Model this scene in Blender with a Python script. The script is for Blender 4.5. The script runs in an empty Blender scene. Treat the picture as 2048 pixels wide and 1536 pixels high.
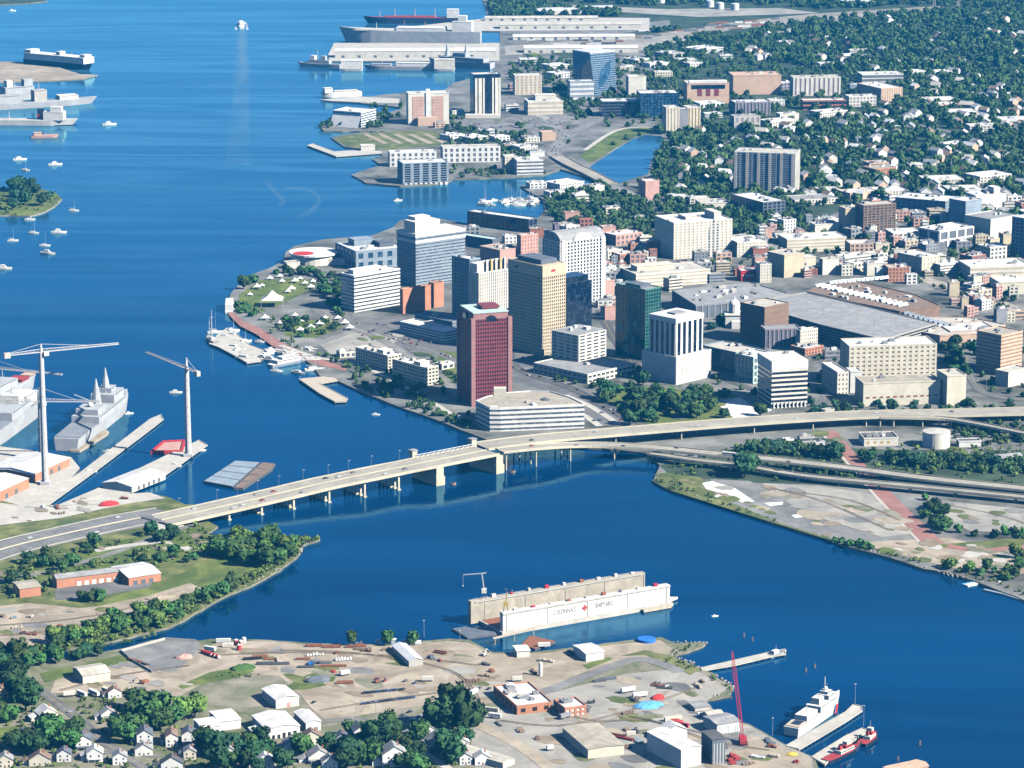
import bpy, math, random
import numpy as np
from mathutils import Vector
from mathutils.geometry import tessellate_polygon
R = math.radians
random.seed(7)
S = bpy.context.scene

# ------------------------------------------------------------------ camera
CAM_H, FPX, PITCH = 794.0, 6400.0, R(12.99)
cd = bpy.data.cameras.new('camera'); cam = bpy.data.objects.new('camera', cd)
S.collection.objects.link(cam); S.camera = cam
cam.location = (0, 0, CAM_H); cam.rotation_euler = (R(90) - PITCH, 0, 0)
cd.sensor_width = 36.0; cd.lens = 36.0 * FPX / 2048.0; cd.clip_start = 5.0; cd.clip_end = 90000.0

# ------------------------------------------------------------------ sky, sun, exposure
SUN_EL, SUN_AZ = R(37), R(116)          # azimuth clockwise from +Y (the view direction): from the right, a little behind
w = bpy.data.worlds.new('World'); S.world = w; w.use_nodes = True
nt = w.node_tree; nt.nodes.clear()
sky = nt.nodes.new('ShaderNodeTexSky'); sky.sky_type = 'NISHITA'; sky.sun_disc = False
sky.sun_elevation = SUN_EL; sky.sun_rotation = SUN_AZ; sky.air_density = 0.8; sky.dust_density = 0.0; sky.ozone_density = 6.0
bg = nt.nodes.new('ShaderNodeBackground'); bg.inputs[1].default_value = 0.068
wo = nt.nodes.new('ShaderNodeOutputWorld')
nt.links.new(sky.outputs[0], bg.inputs[0]); nt.links.new(bg.outputs[0], wo.inputs[0])
sd = bpy.data.lights.new('sun', 'SUN'); sd.energy = 5.0; sd.angle = R(0.53); sd.color = (1.0, 0.94, 0.82)
sun = bpy.data.objects.new('sun', sd); S.collection.objects.link(sun)
SUNV = Vector((math.sin(SUN_AZ) * math.cos(SUN_EL), math.cos(SUN_AZ) * math.cos(SUN_EL), math.sin(SUN_EL)))
sun.rotation_euler = SUNV.to_track_quat('Z', 'Y').to_euler(); sun.location = (0, 0, 2000)
S.view_settings.view_transform = 'Standard'; S.view_settings.look = 'None'
S.view_settings.exposure = 0.98; S.view_settings.gamma = 1.0
S.render.engine = 'CYCLES'
S.cycles.use_denoising = True
S.cycles.max_bounces = 5; S.cycles.diffuse_bounces = 0; S.cycles.glossy_bounces = 3
S.cycles.transmission_bounces = 2; S.cycles.transparent_max_bounces = 12; S.cycles.volume_bounces = 0

# ------------------------------------------------------------------ where a place seen in the photograph lies on the ground
CP, SP = math.cos(PITCH), math.sin(PITCH)
LAND = 2.0
def at(x, y, z=LAND):
    cx, cy = (x - 1024) / FPX, (768 - y) / FPX
    dx, dy, dz = cx, cy * SP + CP, cy * CP - SP
    t = (z - CAM_H) / dz
    return Vector((dx * t, dy * t, z))
def hz(P, yt):
    """height at which a post standing at P reaches row yt"""
    k = (768 - yt) / FPX
    return CAM_H + P.y * (k * CP - SP) / (CP + k * SP)
def run(P, d, xt):
    """metres to walk from P along d until column xt"""
    c = (xt - 1024) / FPX; w_ = P.z - CAM_H
    return (c * (P.y * CP - w_ * SP) - P.x) / (d[0] - c * d[1] * CP)
def pxm(y): return (y + 708) / 794.0

# ------------------------------------------------------------------ materials
M = {}
def mt(key, col, rough=.8, var=.18, scale=.12, spec=.3, metal=0.0, col2=None, scale2=None, obj_rand=0.0, big=None):
    m = bpy.data.materials.new(key); m.use_nodes = True
    t = m.node_tree; b = t.nodes['Principled BSDF']
    b.inputs['Roughness'].default_value = rough; b.inputs['Metallic'].default_value = metal
    b.inputs['Specular IOR Level'].default_value = spec
    c = (*col, 1)
    geo = t.nodes.new('ShaderNodeNewGeometry')
    n = t.nodes.new('ShaderNodeTexNoise'); n.inputs['Scale'].default_value = scale; n.inputs['Detail'].default_value = 5
    n.inputs['Roughness'].default_value = .65
    t.links.new(geo.outputs['Position'], n.inputs['Vector'])
    rp = t.nodes.new('ShaderNodeValToRGB')
    rp.color_ramp.elements[0].position = .32; rp.color_ramp.elements[1].position = .68
    a = [max(0, x * (1 - var)) for x in col]; bb = [min(1, x * (1 + var)) for x in (col2 or col)]
    rp.color_ramp.elements[0].color = (*a, 1); rp.color_ramp.elements[1].color = (*bb, 1)
    t.links.new(n.outputs['Fac'], rp.inputs['Fac'])
    out = rp.outputs['Color']
    if big:                                  # broad stains and worn patches
        n2 = t.nodes.new('ShaderNodeTexNoise'); n2.inputs['Scale'].default_value = big[0]; n2.inputs['Detail'].default_value = 7; n2.inputs['Roughness'].default_value = .7; n2.inputs['Distortion'].default_value = 1.2
        t.links.new(geo.outputs['Position'], n2.inputs['Vector'])
        r2 = t.nodes.new('ShaderNodeMapRange'); r2.inputs[1].default_value = .36; r2.inputs[2].default_value = .62; t.links.new(n2.outputs['Fac'], r2.inputs[0])
        mx = t.nodes.new('ShaderNodeMix'); mx.data_type = 'RGBA'; mx.inputs[6].default_value = (*big[1], 1); t.links.new(r2.outputs[0], mx.inputs[0]); t.links.new(out, mx.inputs[7]); out = mx.outputs[2]
    if obj_rand:
        oi = t.nodes.new('ShaderNodeObjectInfo'); hsv = t.nodes.new('ShaderNodeHueSaturation')
        mr = t.nodes.new('ShaderNodeMapRange'); mr.inputs[3].default_value = 1 - obj_rand; mr.inputs[4].default_value = 1 + obj_rand
        t.links.new(oi.outputs['Random'], mr.inputs[0]); t.links.new(mr.outputs[0], hsv.inputs['Value'])
        m2 = t.nodes.new('ShaderNodeMath'); m2.operation = 'MULTIPLY_ADD'; m2.inputs[1].default_value = .06; m2.inputs[2].default_value = .47
        t.links.new(oi.outputs['Random'], m2.inputs[0]); t.links.new(m2.outputs[0], hsv.inputs['Hue'])
        t.links.new(out, hsv.inputs['Color']); out = hsv.outputs['Color']
    t.links.new(out, b.inputs['Base Color'])
    M[key] = m
    return m
for k, c, kw in [
    ('white', (.80, .79, .75), dict(var=.07)), ('cream', (.74, .68, .54), dict(var=.08)), ('ivory', (.78, .74, .64), dict(var=.07)),
    ('tan', (.62, .52, .37), dict(var=.1)), ('peach', (.66, .46, .33), dict(var=.1)), ('pink', (.60, .36, .30), dict(var=.12)),
    ('brick', (.42, .17, .11), dict(var=.15)), ('orange_brick', (.55, .25, .15), dict(var=.12)), ('granite', (.22, .05, .055), dict(var=.15, rough=.5)),
    ('rose_granite', (.36, .18, .165), dict(var=.12)), ('brown', (.26, .17, .12), dict(var=.15)), ('concrete', (.44, .42, .38), dict(var=.15)), ('pale_concrete', (.56, .53, .47), dict(var=.12)),
    ('grey', (.30, .31, .33), dict(var=.12)), ('dark_grey', (.10, .105, .115), dict(var=.2)), ('slate', (.13, .15, .18), dict(var=.2)),
    ('blue_grey', (.30, .36, .42), dict(var=.12)), ('purple_grey', (.30, .26, .30), dict(var=.12)), ('gold', (.52, .38, .12), dict(var=.1)),
    ('roof_white', (.76, .75, .73), dict(var=.13, scale=.08)), ('roof_cream', (.60, .56, .48), dict(var=.14, scale=.08)),
    ('roof_grey', (.36, .36, .36), dict(var=.18, scale=.08)), ('roof_dark', (.11, .11, .115), dict(var=.2, scale=.3)),
    ('roof_brown', (.28, .20, .15), dict(var=.2, scale=.3)), ('roof_tan', (.47, .42, .34), dict(var=.15, scale=.08)),
    ('copper_green', (.48, .60, .56), dict(var=.12)), ('metal_roof', (.72, .73, .75), dict(var=.1, rough=.45)),
    ('navy_grey', (.46, .48, .50), dict(var=.1)), ('deck_grey', (.24, .26, .29), dict(var=.15)), ('hull_navy', (.02, .035, .08), dict(var=.2)),
    ('hull_red', (.38, .05, .05), dict(var=.2)), ('red', (.52, .04, .04), dict(var=.15)), ('crane_red', (.45, .03, .05), dict(var=.15)),
    ('rust', (.28, .11, .06), dict(var=.35, scale=.5)), ('black', (.02, .02, .022), dict(var=.2)), ('tyre', (.03, .03, .03), dict(var=.2)),
    ('blue', (.03, .17, .55), dict(var=.12)), ('sky_blue', (.14, .42, .75), dict(var=.12)), ('yellow', (.62, .45, .06), dict(var=.12)),
    ('crane_grey', (.55, .54, .55), dict(var=.1)), ('wood', (.30, .22, .16), dict(var=.25, scale=.6)), ('pale_wood', (.52, .45, .36), dict(var=.2, scale=.4)),
    ('rock', (.30, .28, .25), dict(var=.35, scale=.4)), ('green_paint', (.08, .22, .17), dict(var=.15)), ('mint', (.50, .66, .60), dict(var=.1)),
    ('sand', (.46, .39, .30), dict(big=(.022, (.27, .225, .165)), var=.16, scale=.03)), ('gravel', (.42, .395, .345), dict(big=(.02, (.26, .25, .225)), var=.14, scale=.03)),
    ('dirt', (.36, .29, .21), dict(big=(.03, (.2, .16, .11)), var=.25, scale=.04)), ('pavement', (.27, .265, .255), dict(big=(.02, (.15, .15, .145)), var=.2, scale=.02)),
    ('asphalt', (.10, .10, .105), dict(var=.22, scale=.03)), ('worn_asphalt', (.20, .195, .19), dict(big=(.03, (.12, .12, .12)), var=.2, scale=.03)),
    ('road_concrete', (.42, .385, .32), dict(big=(.03, (.30, .275, .225)), var=.14, scale=.05)), ('brick_path', (.34, .17, .14), dict(var=.2, scale=.05)),
    ('grass', (.12, .18, .035), dict(big=(.02, (.07, .11, .025)), var=.3, scale=.03, col2=(.19, .21, .055))), ('rough_grass', (.11, .15, .04), dict(big=(.018, (.075, .11, .03)), var=.35, scale=.05, col2=(.23, .22, .085))),
    ('yard_ground', (.30, .27, .21), dict(var=.25, scale=.05, big=(.016, (.10, .13, .045)))),
    ('bank', (.20, .19, .14), dict(var=.35, scale=.12)), ('town_ground', (.085, .10, .08), dict(var=.45, scale=.014, col2=(.21, .205, .19))),
    ('suburb_ground', (.030, .060, .032), dict(var=.4, scale=.02, col2=(.055, .08, .045))),
    ('paint_white', (.78, .78, .76), dict(var=.08)), ('paint_yellow', (.65, .50, .10), dict(var=.1)), ('barrier', (.60, .55, .42), dict(var=.1)),
    ('foam', (.62, .70, .76), dict(var=.1)),
    ]:
    if k in ('white', 'cream', 'ivory', 'tan', 'peach', 'pink', 'brick', 'orange_brick', 'brown', 'concrete', 'pale_concrete', 'grey', 'blue_grey', 'navy_grey', 'roof_white', 'roof_cream', 'roof_grey', 'roof_tan', 'roof_brown', 'metal_roof', 'barrier'):
        kw = dict(kw, big=(.07 if k.startswith('roof') else .045, tuple(x * (.70 if k.startswith('roof') else .80) for x in c)))
    mt(k, c, **kw)
def glazing(key, col, pale, rough):
    """glass whose panes differ: most dark, some with blinds down"""
    m = mt(key, col, rough=rough, var=.3, scale=.2, spec=.6); t = m.node_tree; b = t.nodes['Principled BSDF']; old = b.inputs['Base Color'].links[0].from_socket
    geo = next(n for n in t.nodes if n.type == 'NEW_GEOMETRY'); sn = t.nodes.new('ShaderNodeVectorMath'); sn.operation = 'SNAP'; sn.inputs[1].default_value = (3.1, 3.1, 3.7); t.links.new(geo.outputs['Position'], sn.inputs[0])
    wn = t.nodes.new('ShaderNodeTexWhiteNoise'); t.links.new(sn.outputs[0], wn.inputs['Vector']); mr = t.nodes.new('ShaderNodeMapRange'); mr.inputs[1].default_value = .55; mr.inputs[2].default_value = 1.0; mr.inputs[4].default_value = .75; t.links.new(wn.outputs['Value'], mr.inputs[0])
    mx = t.nodes.new('ShaderNodeMix'); mx.data_type = 'RGBA'; t.links.new(mr.outputs[0], mx.inputs[0]); t.links.new(old, mx.inputs[6]); mx.inputs[7].default_value = (*pale, 1); t.links.new(mx.outputs[2], b.inputs['Base Color'])
glazing('glass', (.025, .045, .065), (.16, .17, .17), .12); glazing('blue_glass', (.02, .07, .14), (.10, .19, .27), .1); glazing('teal_glass', (.006, .04, .05), (.04, .12, .12), .1)
glazing('navy_glass', (.006, .014, .035), (.04, .06, .09), .1); glazing('grey_glass', (.08, .10, .13), (.26, .28, .30), .2)
for k, c in (('leaf_bright', (.125, .20, .04)), ('leaf_mid', (.062, .13, .034)), ('leaf_dark', (.036, .085, .030)), ('leaf_blue', (.032, .085, .042))):
    mt(k, c, rough=.75, var=.45, scale=.16, spec=.15, obj_rand=.38)
mt('bark', (.12, .09, .07), var=.3, scale=2)
for k, c in (('car_white', (.80, .80, .80)), ('car_silver', (.45, .46, .48)), ('car_black', (.02, .02, .024)), ('car_red', (.40, .03, .03)),
             ('car_blue', (.05, .10, .26)), ('car_grey', (.16, .17, .18))):
    mt(k, c, rough=.3, var=.05, spec=.6)

def water_material():
    m = bpy.data.materials.new('river_water'); m.use_nodes = True; t = m.node_tree; t.nodes.clear(); N_ = t.nodes.new; Lk = t.links.new
    geo = N_('ShaderNodeNewGeometry')
    def noise(scale, rot, detail=6, dist=.8):
        mp = N_('ShaderNodeMapping'); mp.inputs['Scale'].default_value = scale; mp.inputs['Rotation'].default_value = (0, 0, R(rot)); Lk(geo.outputs['Position'], mp.inputs['Vector'])
        n = N_('ShaderNodeTexNoise'); n.inputs['Scale'].default_value = 1.0; n.inputs['Detail'].default_value = detail; n.inputs['Distortion'].default_value = dist; Lk(mp.outputs[0], n.inputs['Vector']); return n.outputs['Fac']
    def rng(src, a0, a1, b0, b1):
        r = N_('ShaderNodeMapRange'); r.interpolation_type = 'SMOOTHSTEP'
        for i, v_ in zip((1, 2, 3, 4), (a0, a1, b0, b1)): r.inputs[i].default_value = v_
        Lk(src, r.inputs[0]); return r.outputs[0]
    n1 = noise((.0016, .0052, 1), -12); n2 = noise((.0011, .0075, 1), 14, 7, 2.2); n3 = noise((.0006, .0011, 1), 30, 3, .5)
    rp = N_('ShaderNodeValToRGB'); rp.color_ramp.elements[0].position = .3; rp.color_ramp.elements[1].position = .75
    rp.color_ramp.elements[0].color = (.0001, .017, .070, 1); rp.color_ramp.elements[1].color = (.0004, .044, .145, 1); Lk(n1, rp.inputs['Fac'])
    mx = N_('ShaderNodeMix'); mx.data_type = 'RGBA'; sx = N_('ShaderNodeSeparateXYZ'); Lk(geo.outputs['Position'], sx.inputs[0]); sky_pale = rng(sx.outputs[1], 3200, 5600, .02, .40)   # sky brightness on far water painted into its colour, along with ruffled streaks
    mu = N_('ShaderNodeMath'); mu.operation = 'MULTIPLY'; Lk(rng(n2, .36, .70, .35, 1), mu.inputs[0]); Lk(sky_pale, mu.inputs[1]); Lk(mu.outputs[0], mx.inputs[0]); Lk(rp.outputs[0], mx.inputs[6]); mx.inputs[7].default_value = (.13, .36, .56, 1)
    w1 = N_('ShaderNodeTexNoise'); w1.inputs['Scale'].default_value = .16; w1.inputs['Detail'].default_value = 5; Lk(geo.outputs['Position'], w1.inputs['Vector'])
    bp = N_('ShaderNodeBump'); bp.inputs['Strength'].default_value = .22; bp.inputs['Distance'].default_value = .6; Lk(w1.outputs['Fac'], bp.inputs['Height'])
    df = N_('ShaderNodeBsdfDiffuse'); Lk(mx.outputs[2], df.inputs['Color'])
    gl = N_('ShaderNodeBsdfGlossy'); gl.inputs['Color'].default_value = (.40, .86, 1.0, 1); Lk(rng(n1, .4, .7, .05, .20), gl.inputs['Roughness']); Lk(bp.outputs[0], gl.inputs['Normal'])
    fr = N_('ShaderNodeFresnel'); fr.inputs['IOR'].default_value = 1.34
    ms = N_('ShaderNodeMixShader'); Lk(fr.outputs[0], ms.inputs[0]); Lk(df.outputs[0], ms.inputs[1]); Lk(gl.outputs[0], ms.inputs[2])
    out = N_('ShaderNodeOutputMaterial'); Lk(ms.outputs[0], out.inputs['Surface']); M['water'] = m
water_material()

# ------------------------------------------------------------------ mesh building
class MB:
    def __init__(s): s.v = []; s.f = []; s.m = []
    def add(s, vs, fs, mi=0):
        o = len(s.v); s.v += [tuple(p) for p in vs]; s.f += [tuple(o + i for i in f) for f in fs]; s.m += [mi] * len(fs)
    def obox(s, c, u, v, su, sv, z0, z1, mi=0):
        """box: centre c (xy), unit axes u, v, full sizes su, sv"""
        c = Vector((c[0], c[1], 0)); u = Vector((u[0], u[1], 0)) * su / 2; v = Vector((v[0], v[1], 0)) * sv / 2
        p = [c - u - v, c + u - v, c + u + v, c - u + v]
        vs = [(q.x, q.y, z0) for q in p] + [(q.x, q.y, z1) for q in p]
        s.add(vs, [(3, 2, 1, 0), (4, 5, 6, 7), (0, 1, 5, 4), (1, 2, 6, 5), (2, 3, 7, 6), (3, 0, 4, 7)], mi)
    def box(s, cx, cy, sx, sy, z0, z1, mi=0): s.obox((cx, cy), (1, 0), (0, 1), sx, sy, z0, z1, mi)
    def prism(s, poly, z0, z1, mi=0, bottom=True, top=True):
        n = len(poly)
        vs = [(p[0], p[1], z0) for p in poly] + [(p[0], p[1], z1) for p in poly]
        fs = [(i, (i + 1) % n, n + (i + 1) % n, n + i) for i in range(n)]
        tri = tessellate_polygon([[Vector((p[0], p[1], 0)) for p in poly]])
        area = sum(poly[i][0] * poly[(i + 1) % n][1] - poly[(i + 1) % n][0] * poly[i][1] for i in range(n))
        for t in tri:
            a, b_, c = t
            cr = (poly[b_][0] - poly[a][0]) * (poly[c][1] - poly[a][1]) - (poly[b_][1] - poly[a][1]) * (poly[c][0] - poly[a][0])
            t = (a, b_, c) if cr > 0 else (a, c, b_)
            if top: fs.append(tuple(n + i for i in t))
            if bottom: fs.append(tuple(reversed(t)))
        if area < 0:
            fs = [tuple(reversed(f)) if len(f) == 4 else f for f in fs]
        s.add(vs, fs, mi)
    def tube(s, p, q, r0, r1=None, n=8, mi=0):
        p, q = Vector(p), Vector(q); r1 = r0 if r1 is None else r1
        d = (q - p).normalized(); a = d.orthogonal().normalized(); b = d.cross(a)
        vs = []
        for c, r in ((p, r0), (q, r1)):
            for i in range(n):
                t = 2 * math.pi * i / n; vs.append(c + (a * math.cos(t) + b * math.sin(t)) * r)
        fs = [(i, (i + 1) % n, n + (i + 1) % n, n + i) for i in range(n)] + [tuple(range(n - 1, -1, -1)), tuple(range(n, 2 * n))]
        s.add(vs, fs, mi)
    def bar(s, p, q, t, mi=0): s.tube(p, q, t / 2, t / 2, 4, mi)
    def build(s, name, mat, parent=None, loc=None, smooth=False):
        me = bpy.data.meshes.new(name)
        lo = Vector(loc) if loc is not None else (parent.location if parent is not None else Vector((0, 0, 0)))
        base = parent
        off = lo
        if parent is not None and parent.parent is not None: off = parent.parent.location
        me.from_pydata([(v[0] - off[0], v[1] - off[1], v[2] - off[2]) for v in s.v], [], s.f)
        for k in (mat if isinstance(mat, (list, tuple)) else [mat]): me.materials.append(M[k])
        if any(s.m): me.polygons.foreach_set('material_index', s.m)
        if smooth: me.polygons.foreach_set('use_smooth', [True] * len(me.polygons))
        o = bpy.data.objects.new(name, me); S.collection.objects.link(o)
        if parent is not None: o.parent = parent
        elif loc is not None: o.location = loc
        return o
def tag(o, label=None, cat=None, group=None, kind=None):
    if label: o['label'] = label
    if cat: o['category'] = cat
    if group: o['group'] = group
    if kind: o['kind'] = kind
    return o
def thing(name, label, cat, loc, group=None):
    o = bpy.data.objects.new(name, None); S.collection.objects.link(o); o.location = loc; o.empty_display_size = 2
    return tag(o, label, cat, group)
def copy_tree(o, loc=None, rz=None, label=None, group=None, sc=None):
    c = o.copy(); S.collection.objects.link(c)
    if loc is not None: c.location = loc
    if rz is not None: c.rotation_euler = (0, 0, rz)
    if sc is not None: c.scale = sc if hasattr(sc, '__len__') else (sc, sc, sc)
    if label: c['label'] = label
    if group: c['group'] = group
    for ch in KIDS.get(o.name, list(o.children)):
        d = ch.copy(); S.collection.objects.link(d); d.parent = c
    return c
KIDS = {}

# ------------------------------------------------------------------ ground pieces
FOOT = []      # footprints where no tree may grow: (minx, miny, maxx, maxy, polygon)
def block(poly, grow=1.0):
    c = [sum(p[i] for p in poly) / len(poly) for i in (0, 1)]
    q = []
    for p in poly:
        d = Vector((p[0] - c[0], p[1] - c[1])); L = max(d.length, .1); d *= (L + grow) / L; q.append((c[0] + d.x, c[1] + d.y))
    FOOT.append((min(p[0] for p in q), min(p[1] for p in q), max(p[0] for p in q), max(p[1] for p in q), q))
def inside(x, y, poly):
    r = False; n = len(poly); j = n - 1
    for i in range(n):
        xi, yi = poly[i][0], poly[i][1]; xj, yj = poly[j][0], poly[j][1]
        if (yi > y) != (yj > y) and x < (xj - xi) * (y - yi) / (yj - yi) + xi: r = not r
        j = i
    return r
def blocked(x, y):
    for a, b, c, d, q in FOOT:
        if a <= x <= c and b <= y <= d and inside(x, y, q): return True
    return False
def wobble(pts, step=14, amp=2.0, seed=0, closed=True):
    rnd = random.Random(seed); out = []; n = len(pts)
    for i in range(n if closed else n - 1):
        a, b = pts[i], pts[(i + 1) % n]; L = math.hypot(b[0] - a[0], b[1] - a[1]); k = max(1, int(L / step))
        if L > 900: k = 1
        for j in range(k):
            t = j / k; e = amp if j else 0
            out.append((a[0] + (b[0] - a[0]) * t + rnd.uniform(-e, e), a[1] + (b[1] - a[1]) * t + rnd.uniform(-e, e) * .4))
    if not closed: out.append(pts[-1])
    return out
def land(name, px, z=LAND, mat='town_ground', side='bank'):
    b = MB(); P = [at(x, y, z) for x, y in px]
    b.prism(P, -4.0, z, 0, bottom=False)
    for i in range(len(P)): b.m[i] = 1
    o = b.build(name, [mat, side]); tag(o, kind='structure'); return o
LAYER = [0]
def sheet(name, px, mat, lift=.06, z=LAND, noblock=False):
    LAYER[0] += 1; lift += .001 * LAYER[0]
    b = MB(); P = [at(x, y, z + lift) for x, y in px]
    tri = tessellate_polygon([[Vector((p.x, p.y, 0)) for p in P]])
    fs = []
    for t in tri:
        a, c, d = (P[i] for i in t)
        cr = (c.x - a.x) * (d.y - a.y) - (c.y - a.y) * (d.x - a.x)
        fs.append(tuple(t) if cr > 0 else tuple(reversed(t)))
    b.add(P, fs); o = b.build(name, mat); tag(o, kind='structure')
    if noblock: block(P, 0.5)
    return o
def smooth_line(pts, n=6):
    """Catmull-Rom through 3D points"""
    out = []
    for i in range(len(pts) - 1):
        p0, p1, p2, p3 = pts[max(i - 1, 0)], pts[i], pts[i + 1], pts[min(i + 2, len(pts) - 1)]
        for j in range(n):
            t = j / n
            out.append(.5 * ((2 * p1) + (p2 - p0) * t + (2 * p0 - 5 * p1 + 4 * p2 - p3) * t * t + (3 * p1 - p0 - 3 * p2 + p3) * t ** 3))
    out.append(pts[-1]); return out
def side_of(pts, off):
    """polyline shifted sideways (positive = right of travel)"""
    out = []
    for i, p in enumerate(pts):
        d = pts[min(i + 1, len(pts) - 1)] - pts[max(i - 1, 0)]; d.z = 0; d.normalize()
        out.append(p + Vector((d.y, -d.x, 0)) * off)
    return out
def ribbon(b, A, B, dz0=0.0, dz1=None, mi=0):
    """sheet (or slab, if dz1 is given: top dz0, bottom dz1) between two polylines"""
    n = len(A); a = [p + Vector((0, 0, dz0)) for p in A]; c = [p + Vector((0, 0, dz0)) for p in B]
    if dz1 is None:
        b.add(a + c, [(i, n + i, n + i + 1, i + 1) for i in range(n - 1)], mi); return
    a2 = [p + Vector((0, 0, dz1)) for p in A]; c2 = [p + Vector((0, 0, dz1)) for p in B]
    fs = []
    for i in range(n - 1):
        fs += [(i, n + i, n + i + 1, i + 1), (2 * n + i + 1, 3 * n + i + 1, 3 * n + i, 2 * n + i), (i + 1, 2 * n + i + 1, 2 * n + i, i), (n + i, 3 * n + i, 3 * n + i + 1, n + i + 1)]
    fs += [(0, 2 * n, 3 * n, n), (n - 1, 2 * n - 1, 4 * n - 1, 3 * n - 1)]
    b.add(a + c + a2 + c2, fs, mi)
def road(name, px, width, mat='worn_asphalt', lift=.12, lines=True, z=LAND, keep=True):
    LAYER[0] += 1; lift += .001 * LAYER[0]
    P = smooth_line([at(x, y, z + lift) for x, y in px], 5); b = MB()
    ribbon(b, side_of(P, -width / 2), side_of(P, width / 2))
    o = b.build(name, mat); tag(o, kind='structure')
    if lines:
        c = MB()
        for off in ((0,) if width < 14 else (-width / 4, 0, width / 4)):
            ribbon(c, side_of(P, off - .12), side_of(P, off + .12), .03)
        l = c.build('road_marking', 'paint_yellow' if width < 14 else 'paint_white', o)
    if keep:
        q = side_of(P, -width / 2); e = side_of(P, width / 2)
        for i in range(len(P) - 1): block([q[i], e[i], e[i + 1], q[i + 1]], .5)
    return o

# ------------------------------------------------------------------ buildings
def rect(xl, xn, xr, yb, a, z0=LAND, depth=None, width=None):
    N = at(xn, yb, z0); u = Vector((math.cos(R(a)), math.sin(R(a)), 0)); v = Vector((-math.sin(R(a)), math.cos(R(a)), 0))
    W = width or run(N, u, xr); D = depth or run(N, v, xl)
    return N, u, v, W, D
def inset(poly, d):
    """offset polygon inwards by d (counter-clockwise polygon)"""
    n = len(poly); out = []
    for i in range(n):
        p0, p1, p2 = Vector(poly[i - 1][:2]), Vector(poly[i][:2]), Vector(poly[(i + 1) % n][:2])
        a = (p1 - p0).normalized(); b = (p2 - p1).normalized()
        na, nb = Vector((-a.y, a.x)), Vector((-b.y, b.x)); k = na + nb
        k /= max(.25, k.length_squared / 2)
        out.append((p1.x + k.x * d, p1.y + k.y * d))
    return out
def ccw(poly):
    n = len(poly); s = sum(poly[i][0] * poly[(i + 1) % n][1] - poly[(i + 1) % n][0] * poly[i][1] for i in range(n))
    return list(poly) if s > 0 else list(reversed(poly))
def facade(b, poly, z0, h, fh, band, bay, pier, proud, base=0.0, lo=0.0):
    """wall grid standing proud of the glazing: floor bands and piers along every side"""
    n = len(poly); nf = max(1, round((h - base) / fh)); fh = (h - base) / nf
    for i in range(n):
        p, q = Vector(poly[i][:2]), Vector(poly[(i + 1) % n][:2]); d = q - p; L = d.length
        if L < 1.5: continue
        d /= L; nrm = Vector((d.y, -d.x)); c = (p + q) / 2 + nrm * (proud / 2)
        if band:
            for k in range(nf + 1):
                zc = z0 + base + k * fh; za = max(z0 + lo, zc - fh * band * .5); zb = min(z0 + h, zc + fh * band * .5)
                b.obox(c, d, nrm, L + 2 * proud * .98, proud, za, zb)
        if bay:
            nb = max(1, round(L / bay)); w_ = L / nb
            for k in range(nb + 1):
                pc = p + d * (w_ * k) + nrm * ((proud + .12) / 2); ww = w_ * pier
                if k == 0: pc = pc + d * ww * .25
                if k == nb: pc = pc - d * ww * .25
                b.obox(pc, d, nrm, ww * (.5 if k in (0, nb) else 1) + (.1 if k in (0, nb) else 0), proud + .12, z0 + lo, z0 + h - .01)
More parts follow.
